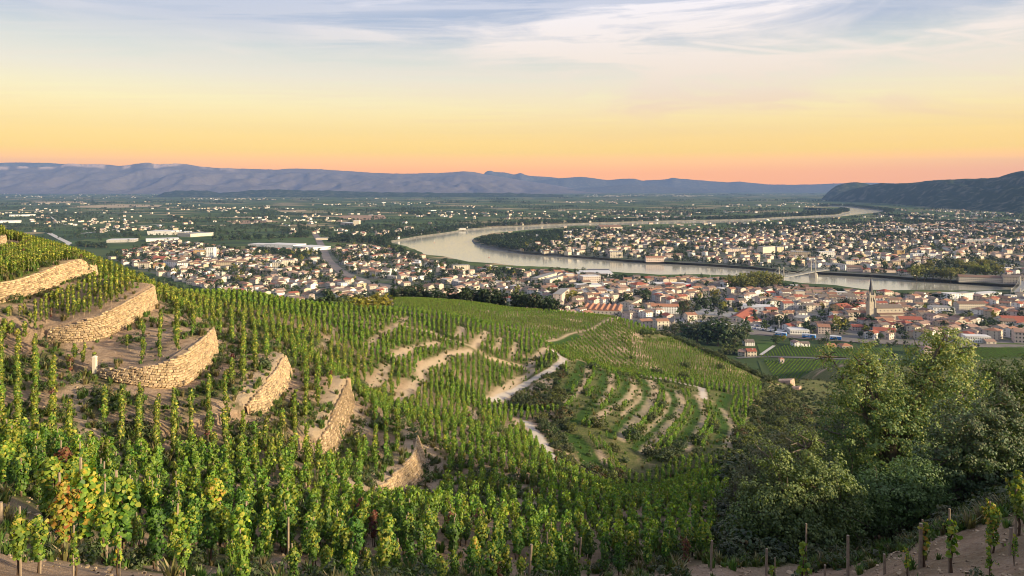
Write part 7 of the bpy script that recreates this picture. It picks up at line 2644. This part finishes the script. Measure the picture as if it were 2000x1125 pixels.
def tuft_mesh(seed, n, h, pal):
    r = np.random.default_rng(seed)
    a = r.random(n) * 6.28
    lean = r.uniform(0.1, 0.8, n)
    ln = h * r.uniform(0.5, 1.1, n)
    c = np.stack([np.cos(a), np.sin(a), np.zeros(n)], 1)
    s = np.stack([-np.sin(a), np.cos(a), np.zeros(n)], 1)
    p0 = c * r.uniform(0, 0.10, n)[:, None]
    p1 = p0 + c * (lean * ln * 0.35)[:, None] + np.array([0, 0, 1]) * (ln * 0.6)[:, None]
    p2 = p0 + c * (lean * ln)[:, None] + np.array([0, 0, 1]) * ln[:, None]
    w = 0.028
    V = np.stack([p0 - s * w, p0 + s * w, p1 + s * w * 0.9, p1 - s * w * 0.9, p2], 1).reshape(-1, 3)
    b = (np.arange(n) * 5)[:, None]
    Q = [b + np.array((0, 1, 2, 3))[None], b + np.array((3, 2, 4))[None]]
    C = np.repeat(np.array(pal)[r.integers(0, len(pal), n)] * r.uniform(.8, 1.2, (n, 1)), 5, 0)
    return V, Q, C


GP = [(0.075, 0.135, 0.025), (0.105, 0.16, 0.030), (0.14, 0.17, 0.045), (0.055, 0.105, 0.022)]
DP = [(0.22, 0.17, 0.08), (0.28, 0.22, 0.11), (0.14, 0.13, 0.05)]
TM = []
for k, (n, h, pal) in enumerate(((34, 0.30, GP), (26, 0.22, GP + DP[2:]), (28, 0.36, DP), (22, 0.18, GP[:2]))):
    V, Q, C = tuft_mesh(300 + k, n, h, pal)
    TM.append(new_mesh("tuft_source", V, Q, [M_LEAF], None, C))
V, Q, C = clump_crown(np.random.default_rng(311), [(0, 0, .20, .30, .30, .20)], 16, 14, 0.07, T_MID, T_OLIVE, 0.12)
TM.append(new_mesh("weed_source", V, Q, [M_LEAF], None, C))
x, y, z, qx, qy = hill_points(60000, 10, 190)
wd_ = fbm(x / 9, y / 9, 4, 31) * 0.65 + fbm(x / 1.7, y / 1.7, 3, 77) * 0.5
rb = in_poly(qx, qy, [(1380, 1200), (1380, 1110), (1630, 1105), (1800, 1060), (2100, 980), (2100, 1300), (1380, 1300)])
pr = np.clip((wd_ - 0.50) * 7, 0.10, 1.0) * np.where(rb, 0.12, 1.0)
edge_ = in_poly(qx, qy, [(1560, 1125), (1630, 1090), (1800, 1040), (2000, 975), (2000, 1000), (1800, 1064), (1640, 1112)])
pr = np.where(edge_, 1.0, pr)
for t_ in ([(80, 640), (300, 560), (310, 600), (250, 640)], [(190, 735), (420, 640), (430, 700), (350, 745), (240, 745)]):
    pr = np.where(in_poly(qx, qy, t_), pr * 0.4, pr)
k = rg.random(len(x)) < pr * np.interp(y, [10, 18, 30, 60, 120], [0.05, 0.12, 0.35, 0.8, 0.9]) * np.where(edge_, 2.5, 1)
x, y, z = x[k], y[k], z[k]
wh_ = rg.choice(5, len(x), p=[.30, .28, .14, .18, .10])
s_ = rg.uniform(0.6, 1.5, len(x)) * np.interp(y, [10, 25, 60, 190], [0.8, 1.0, 1.3, 1.8])
scatter("grass", TM, np.c_[x, y, z - 0.02], rg.random(len(x)) * 6.28, np.stack([s_] * 3, 1), wh_, None, "tufts of grass and weeds between the vines")

SM = [new_mesh("pebble_source", v, [tuple(reversed(f)) for f in fs], [M_STONE], None, np.full((12, 3), 0.95)) for v, fs, _ in STONES[:4]]
x, y, z, qx, qy = hill_points(26000, 11, 120)
st_ = np.maximum(cover(x, y, BANKS, 0.5), 0.28)
k = rg.random(len(x)) < st_
x, y, z = x[k], y[k], z[k]
s_ = rg.uniform(0.03, 0.13, len(x)) * np.interp(y, [10, 40, 120], [0.45, 1.0, 1.8]) * np.where(rg.random(len(x)) < 0.05, 2.0, 1)
scatter("stones_scatter", SM, np.c_[x, y, z], rg.random(len(x)) * 6.28, np.stack([s_ * rg.uniform(.8, 1.6, len(x)), s_, s_ * 0.8], 1), rg.integers(0, 4, len(x)), None, "loose pale stones strewn over the vineyard soil")

# low scrub in the gully, along banks and on the far flank
BM = []
for k, (pal, top) in enumerate(((T_MID + T_DARK, T_OLIVE), (T_OLIVE, None), (T_DARK + T_MID[:1], None), (T_RUST + T_OLIVE, None))):
    V, Q, C = clump_crown(np.random.default_rng(330 + k), [(0, 0, .35, .5, .5, .34), (.3, .1, .28, .32, .32, .26)], 30, 12, 0.13, pal, top, 0.18)
    BM.append(new_mesh("scrub_source", V, Q, [M_LEAF], None, C))
x, y, z, qx, qy = hill_points(30000, 30, 420, -0.2, 0.74)
ins = np.zeros(len(x), bool)
for p_ in SCRUB:
    ins |= in_poly(qx + rg.normal(0, 8, len(x)), qy + rg.normal(0, 4, len(x)), p_)
fl = in_poly(qx, qy, [(1040, 700), (1250, 735), (1450, 770), (1460, 900), (1200, 930), (1060, 820)]) & (cover(x, np.maximum(y, 1), [(w_ + 2.4, l_) for w_, l_ in STRIPS], 0.1) < 0.1)
dens = np.clip(fbm(x / 7, y / 7, 3, 12) * 2 - 0.4, 0, 1)
k = (rg.random(len(x)) < np.where(ins, 0.65 * dens + .15, np.where(fl, 0.30 * dens, 0.0)))
k &= cover(x, y, STRIPS, 0.1) < 0.1
k &= (cover(x, y, STRIP_EDGES, 0.1) < 0.3) | (rg.random(len(x)) < 0.3)
x, y, z = x[k], y[k], z[k]
s_ = rg.uniform(0.5, 1.5, len(x))
scatter("undergrowth", BM, np.c_[x, y, z - 0.05], rg.random(len(x)) * 6.28, np.stack([s_, s_, s_ * rg.uniform(.7, 1.1, len(x))], 1), rg.choice(4, len(x), p=[.4, .25, .25, .1]), None, "low scrub and brambles filling the gully and the terrace edges")

# level vineyards on the plain below the hill: hedged rows
VM = PM[7:11]
pts = []
for poly, a_, sp in (([(1482, 699), (1532, 677), (1738, 684), (1718, 692), (1640, 698), (1520, 697)], 0.25, 2.6), ([(1490, 706), (1560, 704), (1760, 708), (1790, 750), (1520, 752)], 0.55, 2.6), ([(1775, 685), (2060, 678), (2060, 740), (1800, 716)], 0.3, 2.8), ([(165, 504), (232, 513), (247, 527), (177, 519)], 0.2, 5.0)):
    P = [plain_pt(a, b, PZ) for a, b in poly]
    A = np.array(P)
    c = A.mean(0)
    R = np.hypot(*(A - c).T).max()
    S_, T_ = np.meshgrid(np.arange(-R, R, sp), np.arange(-R, R, 1.5))
    d = np.array((math.sin(a_), math.cos(a_)))
    nn = np.array((d[1], -d[0]))
    xy = c + S_.reshape(-1, 1) * nn + T_.reshape(-1, 1) * d
    ok = in_poly(xy[:, 0], xy[:, 1], P) & (height(xy[:, 0], xy[:, 1], False) < PZ)
    pts.append(xy[ok])
pts = np.concatenate(pts)
s_ = rg.uniform(0.85, 1.1, len(pts))
scatter("level_vineyard", VM, np.c_[pts, np.full(len(pts), PZ + 0.3)], rg.random(len(pts)) * 6.28, np.stack([s_ * 1.3, s_ * 1.3, s_], 1), rg.choice(4, len(pts), p=[.4, .4, .1, .1]), None, "hedged vine rows on the level ground below the hill")

# --- small single things on the hill
fx = [cast(px, 961) for px in (1242, 1252, 1262, 1272, 1282, 1292)]
g = empty("fence", (fx[0][0], fx[0][1], 0))
tag(g, "low white fence at the bottom of the gully", "fence")
tops = []
for x, y in fx:
    z = terrain_z(x, y)
    mb = MB()
    mb.box(-.06, .06, -.06, .06, -.3, .95)
    mb.build("post", M_WHITE, g, (x - fx[0][0], y - fx[0][1], z))
    tops.append(Vector((x - fx[0][0], y - fx[0][1], z)))
for dz in (0.45, 0.85):
    mb = MB()
    mb.tube([t + Vector((0, -.08, dz)) for t in tops], 0.05, 4)
    mb.build("rail", M_WHITE, g)
x, y = cast(185, 729)
z = terrain_z(x, y)
g = empty("stone_pillar", (x, y, z))
tag(g, "short pale stone pillar at the left end of the bare terrace", "pillar")
mb = MB()
mb.box(-.12, .12, -.11, .11, -.3, .85)
mb.build("shaft", M_PLAS["cream"], g)
mb = MB()
mb.add([(-.15, -.14, .85), (.15, -.14, .85), (.15, .14, .85), (-.15, .14, .85), (-.06, -.06, .96), (.06, -.06, .96), (.06, .06, .96), (-.06, .06, .96)], [(0, 1, 5, 4), (1, 2, 6, 5), (2, 3, 7, 6), (3, 0, 4, 7), (4, 5, 6, 7), (3, 2, 1, 0)])
mb.build("cap", M_PLAS["cream"], g)
x, y = cast(108, 582)
plant("rustbush", x, y - 0.5, terrain_z(x, y - 0.5), 1.5, 1.1, "bush", "dry brown bush growing against the uppermost long wall", "bush")
x, y = cast(1190, 945)
plant("olivebush", x, y, terrain_z(x, y), 2.6, 0.8, "bush", "pale thin bush beside the white fence in the gully", "bush")
for px, py, s_, lab in ((1535, 749, 3.2, "larger pinkish rock outcrop at the end of the spur"), (1556, 760, 1.8, "small pinkish rock outcrop right of the larger one at the spur")):
    x, y = cast(px, py)
    r_ = random.Random(px)
    vs, fs, _m = STONES[px % 10]
    me = new_mesh("rock_outcrop", vs * np.array([2.0, 1.2, 0.9]), [tuple(reversed(f)) for f in fs], [mat_simple("pink_rock", (0.42, 0.29, 0.22), 0.95, 0.35, 0.8)])
    tag(link("rock_outcrop", me, None, (x, y, terrain_z(x, y) + 0.2 * s_), (0.1, 0.15, r_.uniform(2, 4)), s_), lab, "rock")
